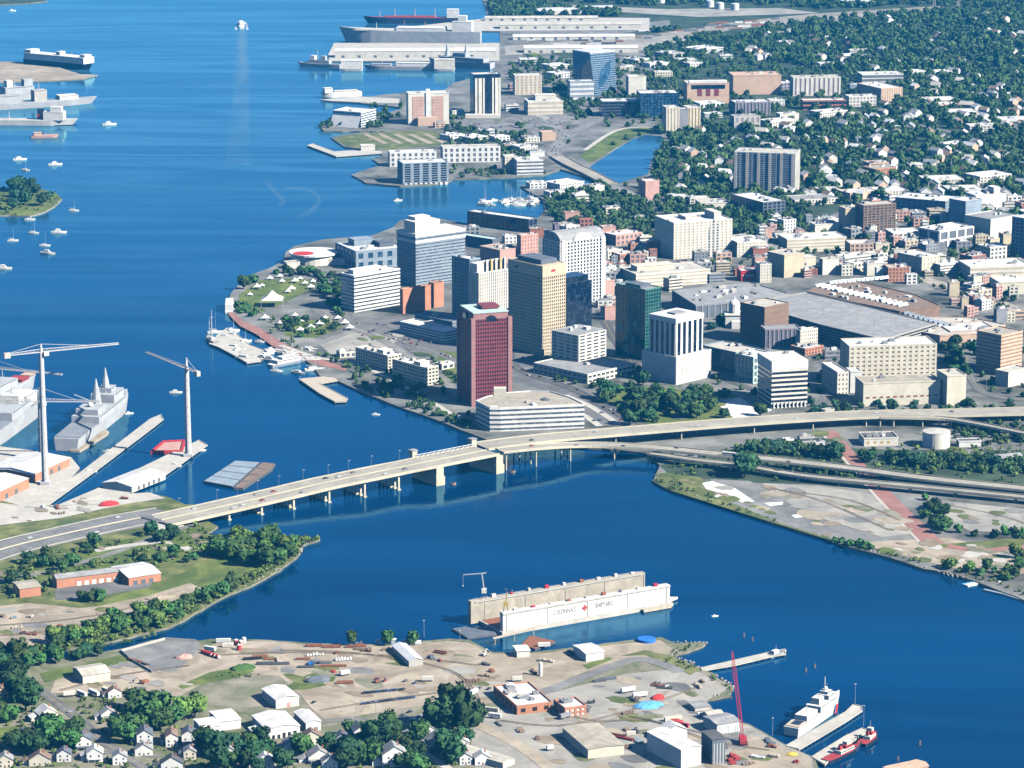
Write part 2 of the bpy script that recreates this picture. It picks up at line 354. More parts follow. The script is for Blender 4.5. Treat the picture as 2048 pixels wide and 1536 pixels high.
def building(name, label, foot, h, wall='cream', glass='glass', st=None, z0=LAND, roof='roof_white', units=3, cat='building', group=None,
             parapet=1.1, pent=None, base=0.0, panes=False, seed=0, top=None, blk=True):
    foot = ccw([(p[0], p[1]) for p in foot]); rnd = random.Random(seed or (int(foot[0][0] * 7 + foot[0][1] * 13) & 65535))
    cx = sum(p[0] for p in foot) / len(foot); cy = sum(p[1] for p in foot) / len(foot)
    t = thing(name, label, cat, (cx, cy, z0), group)
    if blk: block(foot, 2)
    b = MB(); b.prism(foot, z0 - .5 if z0 <= LAND else z0, z0 + h)
    if st and not panes:
        b.build('glazing', glass, t); f = MB(); facade(f, foot, z0, h, *st, base=base); tag(f.build('facade', wall, t), kind='stuff')
    elif st:
        b.build('wall', wall, t); fh, band, bay, pier, pr = st
        f = MB(); facade(f, foot, z0, h, *st, base=base); tag(f.build('facade', wall, t), kind='stuff')
        nf = max(1, round((h - base) / fh)); fh = (h - base) / nf
        for i in range(len(foot)):
            p, q = Vector(foot[i]), Vector(foot[(i + 1) % len(foot)]); d = q - p; L = d.length
            if L < 4: continue
            d /= L; nrm = Vector((d.y, -d.x))
            if nrm.y > .25: continue
            nb = max(1, round(L / bay)); w_ = L / nb
            for k in range(nb):
                for j in range(nf):
                    m = MB(); m.obox(p + d * (w_ * (k + .5)) + nrm * .04, d, nrm, w_ * (1 - pier) + .05, .08, z0 + base + fh * (j + band * .5) - .02, z0 + base + fh * (j + 1 - band * .5) + .02)
                    m.build('window', glass, t)
    else:
        b.build('wall', wall, t)
    if top: roof = top
    r = MB(); ins = inset(foot, .5); r.prism(ins, z0 + h - .2, z0 + h + .12); ro = r.build('roof', roof, t)
    if parapet:
        pp = MB(); outer = inset(foot, -.35); inner = inset(foot, .35); n = len(foot)
        for i in range(n):
            j = (i + 1) % n
            q = [outer[i], outer[j], inner[j], inner[i]]
            pp.prism(q, z0 + h - .3, z0 + h + parapet)
        pp.build('parapet', wall, t)
    e0 = Vector(foot[1]) - Vector(foot[0]); d = e0.normalized(); nn = Vector((-d.y, d.x))
    sx = max(p[0] for p in foot) - min(p[0] for p in foot); sy = max(p[1] for p in foot) - min(p[1] for p in foot)
    made = 0
    for k in range(units * 6):
        if made >= units: break
        x = cx + rnd.uniform(-.34, .34) * sx; y = cy + rnd.uniform(-.34, .34) * sy
        if not inside(x, y, inset(foot, 3.5)): continue
        s_ = min(rnd.uniform(2.2, 5.5), .3 * min(sx, sy)); m = MB()
        hh = rnd.uniform(1.4, 3.2); m.obox((x, y), d, nn, s_ * rnd.uniform(1, 1.9), s_, z0 + h + .1, z0 + h + hh)
        m.obox((x, y), d, nn, s_ * .7, s_ * .7, z0 + h + hh, z0 + h + hh + .5)
        m.build('rooftop_unit', rnd.choice(['white', 'roof_grey', 'grey', 'pale_concrete']), t); made += 1
    if pent:
        for (fu, fv, su, sv, ph, pm) in pent:      # fractions of the first edge / of the depth
            e1 = Vector(foot[-1]) - Vector(foot[0]); c = Vector(foot[0]) + e0 * fu + e1 * fv
            m = MB(); m.obox(c, d, nn, e0.length * su, e1.length * sv, z0 + h + .08, z0 + h + ph)
            m.obox(c, d, nn, e0.length * su + .8, e1.length * sv + .8, z0 + h + ph, z0 + h + ph + .5)
            m.build('penthouse', pm, t)
    return t
def B(name, label, xl, xn, xr, yb, yt, a=45, wall='cream', glass='glass', st=None, depth=None, width=None, z0=LAND, **kw):
    N, u, v, W, D = rect(xl, xn, xr, yb, a, z0, depth, width)
    h = hz(N, yt) - z0
    foot = [N, N + u * W, N + u * W + v * D, N + v * D]
    t = building(name, label, foot, h, wall, glass, st, z0, **kw)
    return t, N, u, v, W, D, h
def shed(name, label, xl, xn, xr, yb, yt, a=35, wall='white', roof='roof_white', ridge='v', rise=2.5, doors=(), panels=0, depth=None, width=None, group=None, z0=LAND, cat='shed', left=(), doormat='slate'):
    """low gabled building; doors = [(centre fraction, width m, height m)] along the right-hand front face"""
    N, u, v, W, D = rect(xl, xn, xr, yb, a, z0, depth, width); h = hz(N, yt) - z0
    c = N + u * W / 2 + v * D / 2; t = thing(name, label, cat, (c.x, c.y, z0), group)
    foot = [N, N + u * W, N + u * W + v * D, N + v * D]; block(foot, 2)
    b = MB()
    Z = lambda p, z: (p.x, p.y, z)
    A0, A1, A2, A3 = foot
    if ridge == 'v': r0, r1 = N + u * W / 2, N + u * W / 2 + v * D
    else: r0, r1 = N + v * D / 2, N + u * W + v * D / 2
    vs = [Z(p, z0 - .3) for p in foot] + [Z(p, z0 + h) for p in foot] + [Z(r0, z0 + h + rise), Z(r1, z0 + h + rise)]
    fs = [(0, 1, 5, 4), (1, 2, 6, 5), (2, 3, 7, 6), (3, 0, 4, 7)]
    fs += [(4, 5, 8), (6, 7, 9)] if ridge == 'v' else [(7, 4, 8), (5, 6, 9)]
    b.add(vs, fs); b.build('wall', wall, t)
    # roof slabs, cut into panels along the ridge
    ov = .6; n = max(1, panels)
    if ridge == 'v': ax, L, sd_, Wd = v, D, u, W
    else: ax, L, sd_, Wd = u, W, v, D
    o0 = N if ridge == 'v' else N
    for sgn in (0, 1):
        for k in range(n):
            t0, t1 = (L + 2 * ov) * k / n - ov, (L + 2 * ov) * (k + 1) / n - ov - (.12 if n > 1 else 0)
            e0 = -ov if sgn == 0 else Wd + ov; ze = z0 + h - ov * rise / (Wd / 2)
            m = MB(); q = []
            for (tt, ss, zz) in ((t0, e0, ze), (t1, e0, ze), (t1, Wd / 2, z0 + h + rise), (t0, Wd / 2, z0 + h + rise)):
                p = o0 + ax * tt + sd_ * ss; q.append((p.x, p.y, zz + .08))
            q2 = [(x, y, z + .22) for x, y, z in q]
            m.add(q + q2, [(0, 1, 2, 3), (7, 6, 5, 4), (0, 4, 5, 1), (1, 5, 6, 2), (2, 6, 7, 3), (3, 7, 4, 0)])
            m.build('roof_panel' if n > 1 else 'roof', roof, t)
    for (fr, dw, dh) in doors:
        m = MB(); m.obox(N + u * W * fr - v * .05, u, v, dw, .14, z0, z0 + dh); m.build('door', doormat, t)
    for (fr, dw, dh) in left:
        m = MB(); m.obox(N + v * D * fr - u * .05, v, u, dw, .14, z0, z0 + dh); m.build('door', doormat, t)
    return t
# ================================================================== water and land
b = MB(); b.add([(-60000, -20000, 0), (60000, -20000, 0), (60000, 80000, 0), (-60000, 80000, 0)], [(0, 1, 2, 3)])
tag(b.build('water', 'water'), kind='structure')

MAIN = [(955, -320), (955, -60), (965, 0), (975, 36), (1000, 45), (1000, 92), (992, 120), (985, 146), (930, 160), (905, 166), (890, 180),
        (800, 186), (740, 193), (676, 199), (740, 208), (800, 214), (806, 216), (780, 224), (755, 224), (720, 232), (668, 240), (640, 253), (648, 262),
        (720, 263), (780, 262), (800, 259), (760, 264), (700, 267), (662, 275), (688, 293), (715, 297), (760, 302), (765, 312), (745, 318), (762, 330), (735, 338), (704, 350),
        (732, 366), (800, 372), (895, 366), (905, 358), (960, 357), (1085, 350), (1120, 338), (1140, 344), (1215, 366), (1190, 372), (1120, 362), (1040, 372), (1085, 398),
        (1090, 420), (1072, 440), (1050, 452), (980, 452), (930, 446), (870, 436), (800, 440), (785, 455), (740, 472), (690, 475), (640, 480), (590, 492), (572, 503), (566, 522), (540, 536), (505, 548), (480, 566),
        (462, 586), (455, 606), (459, 628), (480, 650), (510, 664), (528, 668), (545, 688), (565, 697), (600, 712), (622, 728), (640, 752), (668, 758), (690, 768), (740, 790), (790, 810),
        (830, 824), (890, 846), (940, 866), (985, 884), (1060, 890), (1150, 892), (1240, 900), (1290, 906), (1320, 930), (1306, 962), (1345, 982), (1420, 1002),
        (1500, 1030), (1600, 1062), (1660, 1078), (1690, 1092), (1740, 1104), (1810, 1124), (1850, 1138), (1905, 1146), (1960, 1166), (2048, 1200), (2300, 1260), (2900, 1300), (3600, 600), (3600, -320)]
land('ground', wobble(MAIN, 16, 1.6, 3), mat='town_ground')
LEFT = [(-500, 985), (0, 985), (60, 1012), (112, 1011), (150, 1000), (200, 985), (260, 985), (330, 992), (380, 1012), (412, 1040), (436, 1052), (412, 1068), (440, 1082), (500, 1078),
        (560, 1082), (600, 1072), (640, 1078), (606, 1090), (596, 1112), (560, 1140), (500, 1172), (450, 1192), (425, 1205), (380, 1232), (338, 1254), (250, 1276), (180, 1292),
        (100, 1301), (40, 1306), (-20, 1296), (-500, 1260)]
land('ground', wobble(LEFT, 12, 2.0, 5), mat='rough_grass')
NEAR = [(-600, 1285), (-20, 1312), (40, 1322), (110, 1316), (190, 1306), (250, 1296), (300, 1281), (335, 1276), (400, 1281), (420, 1278), (520, 1279), (640, 1287), (760, 1289), (900, 1277),
        (940, 1280), (985, 1304), (1050, 1306), (1100, 1300), (1180, 1290), (1270, 1279), (1322, 1274), (1350, 1286), (1412, 1286), (1405, 1292), (1372, 1304), (1340, 1310), (1400, 1336), (1466, 1374), (1460, 1390), (1412, 1400), (1408, 1410),
        (1440, 1432), (1482, 1444), (1498, 1448), (1545, 1474), (1585, 1496), (1628, 1514), (1640, 1545), (1660, 1700), (1600, 1900), (-600, 1900)]
land('ground', wobble(NEAR, 16, 1.2, 9), mat='yard_ground')
FARL = [(-700, 118), (-60, 122), (60, 124), (110, 132), (160, 148), (196, 150), (165, 158), (80, 162), (0, 165), (-700, 172)]
land('ground', FARL, mat='sand')
ISLE = [(-400, 380), (0, 376), (60, 372), (112, 386), (124, 398), (110, 412), (88, 424), (60, 432), (20, 430), (-400, 440)]
land('ground', ISLE, mat='grass', side='rock')
FAR2 = [(-700, -30), (0, -14), (95, 2), (60, 6), (-60, 12), (-700, 30)]
land('ground', FAR2, mat='suburb_ground')
WHARF = [(-600, 1040), (-600, 880), (-20, 890), (60, 900), (142, 914), (160, 936), (92, 1012), (60, 1016), (0, 1000)]
land('ground', WHARF, z=2.1, mat='pale_concrete', side='dark_grey')
# quays and piers (solid decks on the water)
def pier(name, label, px, z=2.2, mat='pale_concrete', side='dark_grey', group=None, piles=True):
    P = [at(x, y, z) for x, y in px]; c = sum(P, Vector()) / len(P)
    t = thing(name, label, 'pier', (c.x, c.y, 0), group)
    b = MB(); b.prism(P, z - .9, z); b.build('deck', mat, t); block(P, 2)
    k = MB(); b2 = inset(ccw([(p.x, p.y) for p in P]), .7); n = len(b2)
    kerb = MB()
    o1 = ccw([(p.x, p.y) for p in P])
    for i in range(n):
        j = (i + 1) % n; q = [o1[i], o1[j], b2[j], b2[i]]; kerb.prism(q, z - .05, z + .45)
    kerb.build('kerb', 'concrete', t)
    for i in range(n):
        a, d = Vector(b2[i]), Vector(b2[(i + 1) % n]); L = (d - a).length; m = max(1, int(L / 6))
        for j in range(m):
            p = a + (d - a) * (j / m); k.tube((p.x, p.y, -3), (p.x, p.y, z - .8), .45, n=6)
    tag(k.build('piles', side, t), kind='stuff')
    return t
pier('shipyard_pier', 'long grey finger pier beside the docked warship in the shipyard', [(50, 1014), (160, 945), (300, 838), (322, 829), (327, 838), (312, 850), (200, 935), (88, 1016)])
pier('shipyard_pier', 'crane pier carrying a white gabled warehouse at the shipyard', [(112, 1012), (200, 975), (330, 912), (372, 893), (398, 880), (415, 890), (392, 906), (330, 950), (250, 990), (205, 1008)])
pier('long_jetty', 'long narrow pale jetty reaching out past the red crane boom', [(1400, 1336), (1470, 1320), (1540, 1304), (1570, 1298), (1572, 1308), (1545, 1312), (1470, 1330), (1404, 1341)])
pier('cutter_pier', 'concrete pier with black fenders beside the white cutter', [(1570, 1492), (1640, 1452), (1690, 1424), (1706, 1409), (1724, 1412), (1725, 1421), (1690, 1444), (1640, 1474), (1598, 1499)])
pier('tug_pier', 'concrete pier where two tugs are moored', [(1622, 1514), (1690, 1472), (1724, 1456), (1738, 1460), (1712, 1478), (1680, 1500), (1650, 1530)])
pier('wharf', 'low angled wharf jutting from the sandy waterfront lot', [(614, 291), (626, 287), (670, 303), (715, 300), (765, 302), (766, 306), (672, 313)])
pier('marina_pier', 'square marina pier with a slip cut into it', [(597, 758), (650, 753), (674, 755), (676, 761), (640, 767), (672, 784), (696, 797), (692, 803), (670, 804), (640, 788)], mat='pale_wood')
pier('museum_pier', 'broad pale pier crowded with white festival boats', [(418, 688), (436, 668), (455, 655), (470, 664), (500, 690), (528, 700), (522, 722), (494, 726), (470, 712), (436, 694)])
pier('terminal_pier', 'long cargo pier carrying a white transit shed', [(655, 112), (668, 86), (1000, 86), (1000, 122), (660, 122)])
pier('cargo_pier', 'cargo pier with white shed beside the anchored freighters', [(760, 60), (1000, 34), (1300, 36), (1300, 60), (1000, 62)])
for px in ([(640, 200), (720, 193), (800, 197), (800, 207), (738, 206), (660, 202)],):
    pier('repair_pier', 'small repair pier where a white workboat lies', px)
# lagoon
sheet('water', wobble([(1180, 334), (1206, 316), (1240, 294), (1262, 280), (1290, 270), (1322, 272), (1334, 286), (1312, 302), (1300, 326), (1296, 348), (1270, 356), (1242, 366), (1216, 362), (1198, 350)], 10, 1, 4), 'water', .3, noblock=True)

# ------------------------------------------------------------------ ground surfaces
NB = dict(noblock=True)
sheet('suburb_lawns', [(1010, 60), (1290, 70), (1330, 92), (1300, 150), (1420, 210), (1330, 290), (1300, 350), (1330, 395), (1600, 470), (1700, 420), (2048, 470), (3400, 560), (3400, -250), (980, -250), (975, 32)], 'suburb_ground', .05)
sheet('rail_yard', [(1010, 92), (1300, 70), (1460, 45), (1620, 28), (1880, 12), (1900, 20), (1640, 42), (1460, 60), (1340, 88), (1280, 102), (1010, 110)], 'gravel', .12, **NB)
for k in range(6):
    road('rail_track', [(1030, 98 - k * 3), (1250, 86 - k * 2.6), (1400, 66 - k * 2.2), (1600, 38 - k * 1.6), (1880, 17 - k)], 3, 'dirt', .3, False, keep=False)
sheet('rail_yard', [(1040, 62), (1180, 56), (1340, 40), (1340, 52), (1250, 66), (1040, 84)], 'pavement', .14, **NB)
sheet('rail_yard', [(1100, 8), (1330, 18), (1560, 16), (1640, 26), (1400, 34), (1240, 24)], 'gravel', .14, **NB)
sheet('sandy_lot', [(668, 276), (720, 267), (830, 260), (870, 262), (900, 276), (880, 290), (780, 300), (715, 296), (690, 292)], 'rough_grass', .12, **NB)
for k in range(5):
    x = 725 + k * 30
    sheet('dirt_track', [(x, 268), (x + 10, 267), (x + 52, 286), (x + 42, 288)], 'sand', .2)
sheet('parking_lot', [(1040, 232), (1130, 226), (1150, 240), (1120, 275), (1080, 280), (1060, 262)], 'pavement', .12, **NB)
sheet('parking_lot', [(930, 238), (1010, 240), (1040, 262), (1000, 268), (930, 255)], 'pavement', .12, **NB)
sheet('park_lawn', [(478, 590), (520, 560), (600, 556), (640, 566), (600, 590), (560, 610), (500, 620), (480, 608)], 'grass', .12)
sheet('promenade', [(452, 606), (458, 630), (480, 652), (512, 668), (545, 692), (600, 716), (640, 730), (690, 742), (694, 736), (640, 716), (600, 702), (560, 682), (524, 658), (486, 642), (464, 622)], 'brick_path', .14, **NB)
sheet('plaza', [(640, 690), (700, 668), (760, 664), (800, 680), (760, 700), (700, 712), (660, 708)], 'gravel', .16, **NB)
sheet('riverfront_lawn', [(560, 648), (620, 640), (690, 640), (690, 662), (630, 676), (570, 672)], 'grass', .12)
sheet('parking_lot', [(700, 640), (800, 630), (880, 664), (920, 700), (900, 740), (870, 720), (790, 690), (720, 672)], 'worn_asphalt', .12, **NB)
sheet('lawn', [(870, 700), (915, 705), (920, 770), (890, 760)], 'grass', .14)
sheet('street', [(1016, 700), (1100, 712), (1068, 742), (1160, 790), (1260, 830), (1280, 850), (1190, 850), (1120, 790), (1020, 760)], 'worn_asphalt', .12, **NB)
sheet('lawn', [(1190, 780), (1340, 770), (1500, 790), (1520, 830), (1300, 850), (1240, 820)], 'grass', .1)
sheet('lawn', [(1330, 945), (1400, 955), (1450, 990), (1560, 1032), (1690, 1084), (1660, 1080), (1500, 1031), (1345, 982), (1306, 962)], 'rough_grass', .1)
sheet('plaza', [(1425, 800), (1480, 795), (1545, 820), (1500, 838), (1470, 838)], 'white', .16, **NB)
sheet('verge', [(1320, 930), (1500, 890), (1800, 900), (2048, 900), (2048, 980), (1500, 965), (1340, 952)], 'suburb_ground', .08)
sheet('gravel_lot', [(1525, 966), (1640, 972), (1766, 992), (1838, 1066), (1764, 1074), (1640, 1036), (1560, 998)], 'gravel', .14, **NB)
sheet('gravel_lot', [(1866, 1000), (2048, 1018), (2300, 1040), (2300, 1072), (1940, 1062), (1900, 1040)], 'gravel', .14, **NB)
sheet('shore_lot', [(1420, 958), (1500, 962), (1560, 1000), (1640, 1038), (1764, 1076), (1850, 1090), (1700, 1088), (1560, 1046), (1450, 1000)], 'pavement', .1, **NB)
sheet('concrete_slab', [(1404, 966), (1424, 962), (1470, 976), (1510, 1003), (1484, 1005), (1456, 990), (1412, 978)], 'white', .2, **NB)
sheet('concrete_slab', [(1428, 992), (1444, 985), (1456, 990), (1434, 995)], 'white', .2, **NB)
sheet('concrete_slab', [(1528, 1006), (1566, 1003), (1566, 1009), (1540, 1012)], 'white', .2, **NB)
sheet('concrete_slab', [(1583, 1030), (1616, 1026), (1618, 1033), (1590, 1036)], 'white', .2, **NB)
sheet('beach_lot', [(1720, 1085), (1800, 1080), (1900, 1075), (1990, 1100), (2048, 1130), (1980, 1140), (1900, 1135), (1820, 1115), (1760, 1100)], 'sand', .1, **NB)
sheet('verge', [(1860, 1090), (2048, 1075), (2300, 1090), (2300, 1120), (2048, 1098), (1960, 1098)], 'rough_grass', .12)
road('brick_path', [(1655, 862), (1700, 916), (1762, 985), (1800, 1022), (1866, 1086)], 19, 'brick_path', .2, False)
road('brick_path', [(1866, 1086), (1920, 1096), (1975, 1100), (2060, 1092)], 12, 'brick_path', .22, False)
road('footpath', [(1640, 862), (1690, 920), (1745, 985), (1840, 1085)], 3, 'pale_concrete', .24, False)
# left bank
sheet('sand_lot', [(-60, 1205), (0, 1212), (60, 1206), (160, 1216), (200, 1212), (300, 1190), (380, 1166), (402, 1176), (345, 1202), (250, 1228), (180, 1256), (95, 1290), (0, 1294), (-60, 1290)], 'sand', .12, **NB)
sheet('lawn', [(0, 1150), (120, 1100), (240, 1080), (400, 1050), (420, 1075), (400, 1110), (300, 1135), (180, 1150), (60, 1165)], 'grass', .08)
sheet('lawn', [(190, 1205), (330, 1160), (420, 1120), (480, 1110), (560, 1120), (460, 1170), (360, 1215), (230, 1240)], 'grass', .1)
sheet('yard', [(110, 1178), (230, 1160), (310, 1150), (300, 1175), (160, 1198), (110, 1200)], 'worn_asphalt', .14, **NB)
sheet('shipyard_yard', [(-60, 1000), (60, 1012), (112, 1012), (200, 990), (300, 985), (330, 996), (250, 1008), (120, 1036), (0, 1050), (-60, 1050)], 'pale_concrete', .1, **NB)
road('side_road', [(-40, 1168), (60, 1150), (140, 1130), (220, 1108), (330, 1066), (400, 1046)], 9, 'pavement', .14)
road('service_road', [(190, 1102), (260, 1090), (340, 1085), (380, 1100)], 9, 'pale_concrete', .18, False)
# near bank (the repair yard)
sheet('repair_yard', [(352, 1345), (398, 1300), (440, 1284), (520, 1282), (640, 1290), (760, 1293), (900, 1282), (940, 1286), (985, 1308), (1090, 1306), (1180, 1294), (1320, 1280), (1350, 1300), (1310, 1316), (1200, 1336),
      (1130, 1364), (1040, 1390), (930, 1420), (860, 1408), (700, 1434), (640, 1428), (610, 1400), (560, 1352), (430, 1340)], 'sand', .08, **NB)
sheet('parking_lot', [(596, 1384), (660, 1370), (760, 1362), (860, 1372), (862, 1402), (760, 1420), (700, 1436), (650, 1440), (622, 1416)], 'sand', .14, **NB)
sheet('repair_yard', [(950, 1440), (1060, 1396), (1180, 1366), (1250, 1348), (1330, 1340), (1400, 1344), (1455, 1378), (1412, 1402), (1440, 1434), (1500, 1452), (1585, 1498), (1625, 1516), (1640, 1700), (1000, 1700), (940, 1500)], 'gravel', .08, **NB)
sheet('repair_yard', [(1500, 1470), (1585, 1500), (1622, 1518), (1630, 1700), (1430, 1700), (1460, 1500)], 'sand', .12)
sheet('repair_yard', [(100, 1386), (112, 1356), (160, 1338), (240, 1322), (330, 1310), (400, 1318), (440, 1346), (360, 1392), (250, 1392), (150, 1386)], 'sand', .08, **NB)
sheet('compound', [(244, 1302), (330, 1280), (396, 1284), (400, 1300), (352, 1342), (300, 1344), (270, 1322)], 'pavement', .14, **NB)
sheet('lawn', [(356, 1372), (420, 1344), (480, 1334), (510, 1342), (470, 1356), (410, 1366), (365, 1378)], 'grass', .16)
sheet('lawn', [(562, 1378), (612, 1350), (650, 1340), (672, 1354), (664, 1368), (608, 1380)], 'grass', .16)
sheet('lawn', [(80, 1346), (150, 1332), (240, 1310), (262, 1322), (180, 1340), (90, 1366)], 'grass', .16)
sheet('lawn', [(396, 1470), (440, 1462), (520, 1478), (480, 1500), (400, 1508)], 'grass', .12)
sheet('lawn', [(780, 1458), (838, 1446), (826, 1466), (800, 1476)], 'grass', .16)
sheet('lawn', [(-40, 1460), (50, 1450), (62, 1474), (-40, 1486)], 'grass', .12)
sheet('verge', [(1130, 1360), (1180, 1340), (1196, 1346), (1130, 1376)], 'grass', .18)
sheet('verge', [(1164, 1330), (1218, 1314), (1226, 1318), (1176, 1338)], 'grass', .18)
sheet('verge', [(1240, 1312), (1290, 1300), (1345, 1312), (1400, 1340), (1380, 1350), (1330, 1326), (1290, 1310)], 'rough_grass', .18)
road('yard_road', [(1000, 1408), (1060, 1392), (1130, 1368), (1230, 1330), (1280, 1318), (1330, 1330), (1360, 1344)], 12, 'pavement', .22, False)
road('street', [(26, 1336), (60, 1364), (110, 1402), (160, 1440), (205, 1480), (240, 1500), (320, 1512)], 9, 'worn_asphalt', .2)
road('street', [(640, 1444), (700, 1438), (770, 1446), (850, 1430), (940, 1410)], 9, 'pavement', .24)
road('street', [(768, 1446), (820, 1486), (880, 1526), (930, 1560)], 7, 'pale_concrete', .2, False)
road('street', [(940, 1424), (960, 1450), (1020, 1480), (1080, 1520), (1120, 1560)], 11, 'sand', .26, False)
road('street', [(-40, 1524), (60, 1518), (160, 1510), (240, 1502)], 8, 'worn_asphalt', .18)
road('street', [(230, 1502), (280, 1530), (310, 1560)], 8, 'worn_asphalt', .26)
# downtown and far streets
road('avenue', [(1216, 366), (1170, 344), (1120, 318), (1108, 300), (1140, 270), (1180, 246), (1200, 232), (1180, 218), (1150, 214)], 24, 'pavement', .4)
road('avenue', [(1216, 366), (1290, 400), (1400, 420)], 22, 'pavement', .16)
road('street', [(1170, 300), (1230, 262), (1290, 254), (1330, 262)], 8, 'pale_concrete', .3, False)
sheet('park_lawn', [(1160, 312), (1190, 286), (1240, 258), (1300, 254), (1310, 262), (1262, 276), (1206, 312), (1180, 326)], 'grass', .14)
road('street', [(640, 676), (700, 650), (640, 626), (628, 600)], 12, 'worn_asphalt', .2)
road('street', [(690, 600), (700, 640), (760, 664), (830, 690), (900, 716), (960, 760)], 13, 'worn_asphalt', .2)
road('street', [(640, 600), (664, 640), (720, 660), (800, 700), (880, 752), (915, 790)], 12, 'pavement', .2)
road('street', [(1010, 640), (1016, 700), (1040, 740), (1150, 780), (1240, 830), (1290, 850)], 13, 'asphalt', .2)
road('street', [(1020, 720), (1090, 715), (1200, 722), (1290, 742), (1420, 752), (1520, 784)], 11, 'asphalt', .22)
road('street', [(1200, 620), (1230, 680), (1280, 742)], 11, 'asphalt', .24)
road('street', [(1130, 790), (1180, 812), (1240, 850)], 8, 'pale_concrete', .3, False)
road('street', [(1120, 806), (1160, 826), (1200, 852)], 8, 'pale_concrete', .3, False)
road('street', [(560, 690), (640, 716), (720, 730), (840, 790), (930, 846)], 7, 'pale_concrete', .3, False)
road('avenue', [(1840, 556), (1900, 574), (1980, 600), (2060, 630)], 24, 'road_concrete', .2)
road('street', [(1240, 760), (1350, 776), (1480, 790), (1530, 830)], 12, 'pavement', .2)
road('street', [(1640, 700), (1660, 760), (1640, 820)], 12, 'worn_asphalt', .2)
road('street', [(1930, 700), (1960, 780), (2048, 800)], 12, 'worn_asphalt', .2)
road('street', [(1210, 500), (1320, 530), (1480, 536), (1640, 520), (1800, 470)], 14, 'worn_asphalt', .2)
road('street', [(1560, 470), (1680, 480), (1830, 520), (1880, 552)], 12, 'worn_asphalt', .22)
road('street', [(1500, 320), (1640, 300), (1800, 340), (2048, 380)], 10, 'pavement', .2, False)
road('street', [(1400, 300), (1600, 250), (1780, 240), (2048, 300)], 10, 'pavement', .22, False)
road('street', [(1640, 440), (1800, 400), (2048, 420)], 12, 'pavement', .2, False)

# ------------------------------------------------------------------ the highway and its bridges
def deck(t, P, wd, thick=1.6, mat='road_concrete', span=28, near_rail=True, median=False, lanes=(), depth=True):
    """elevated roadway along P (3D centre line): spans, parapets, lane lines"""
    L = side_of(P, -wd / 2); Rr = side_of(P, wd / 2)
    # cut in spans
    acc, i0 = 0, 0
    for i in range(1, len(P)):
        acc += (P[i] - P[i - 1]).length
        if acc > span or i == len(P) - 1:
            m = MB(); ribbon(m, L[i0:i + 1], Rr[i0:i + 1], 0, -thick); m.build('deck_span', mat, t); i0 = i; acc = 0
    for off in (-wd / 2 + .25, wd / 2 - .25):
        m = MB(); ribbon(m, side_of(P, off - .25), side_of(P, off + .25), 1.05, .002); m.build('parapet', 'barrier', t)
    for off in (-wd / 2 - .18, wd / 2 + .18):
        m = MB(); ribbon(m, side_of(P, off - .15), side_of(P, off + .15), .25, -thick + .1); m.build('edge_beam', 'barrier', t)
    if median:
        m = MB(); ribbon(m, side_of(P, -.45), side_of(P, .45), .95, .002); m.build('median_barrier', 'barrier', t)
    for off in lanes:
        m = MB(); ribbon(m, side_of(P, off - .1), side_of(P, off + .1), .03); m.build('lane_line', 'paint_white', t)
    for i in range(len(P) - 1): 
        if P[i].z < 7: block([L[i], Rr[i], Rr[i + 1], L[i + 1]], 1)
# approach (on an embankment), then the bridge over the river
AP = [(-140, 1150, 3.0), (0, 1100, 3.2), (120, 1070, 3.4), (250, 1042, 4.0), (330, 1028, 5.2)]
pa = smooth_line([at(x, y, z) for x, y, z in AP], 5)
sheet('embankment', [(-140, 1190), (0, 1128), (180, 1092), (300, 1060), (398, 1042), (398, 1010), (330, 1006), (200, 1026), (60, 1052), (-140, 1095)], 'rough_grass', .3, **NB)
b = MB(); ribbon(b, side_of(pa, -23), side_of(pa, 23), 0.0, -3.4); hw = b.build('highway', 'worn_asphalt'); tag(hw, kind='structure')
for off in (-18, -14, -10, -6, 6, 10, 14, 18):
    m = MB(); ribbon(m, side_of(pa, off - .12), side_of(pa, off + .12), .04); m.build('lane_line', 'paint_white', hw)
m = MB(); ribbon(m, side_of(pa, -.5), side_of(pa, .5), .95, .002); m.build('median_barrier', 'barrier', hw)
for off in (-22.6, 22.6):
    m = MB(); ribbon(m, side_of(pa, off - .25), side_of(pa, off + .25), .9, .002); m.build('guard_rail', 'concrete', hw)

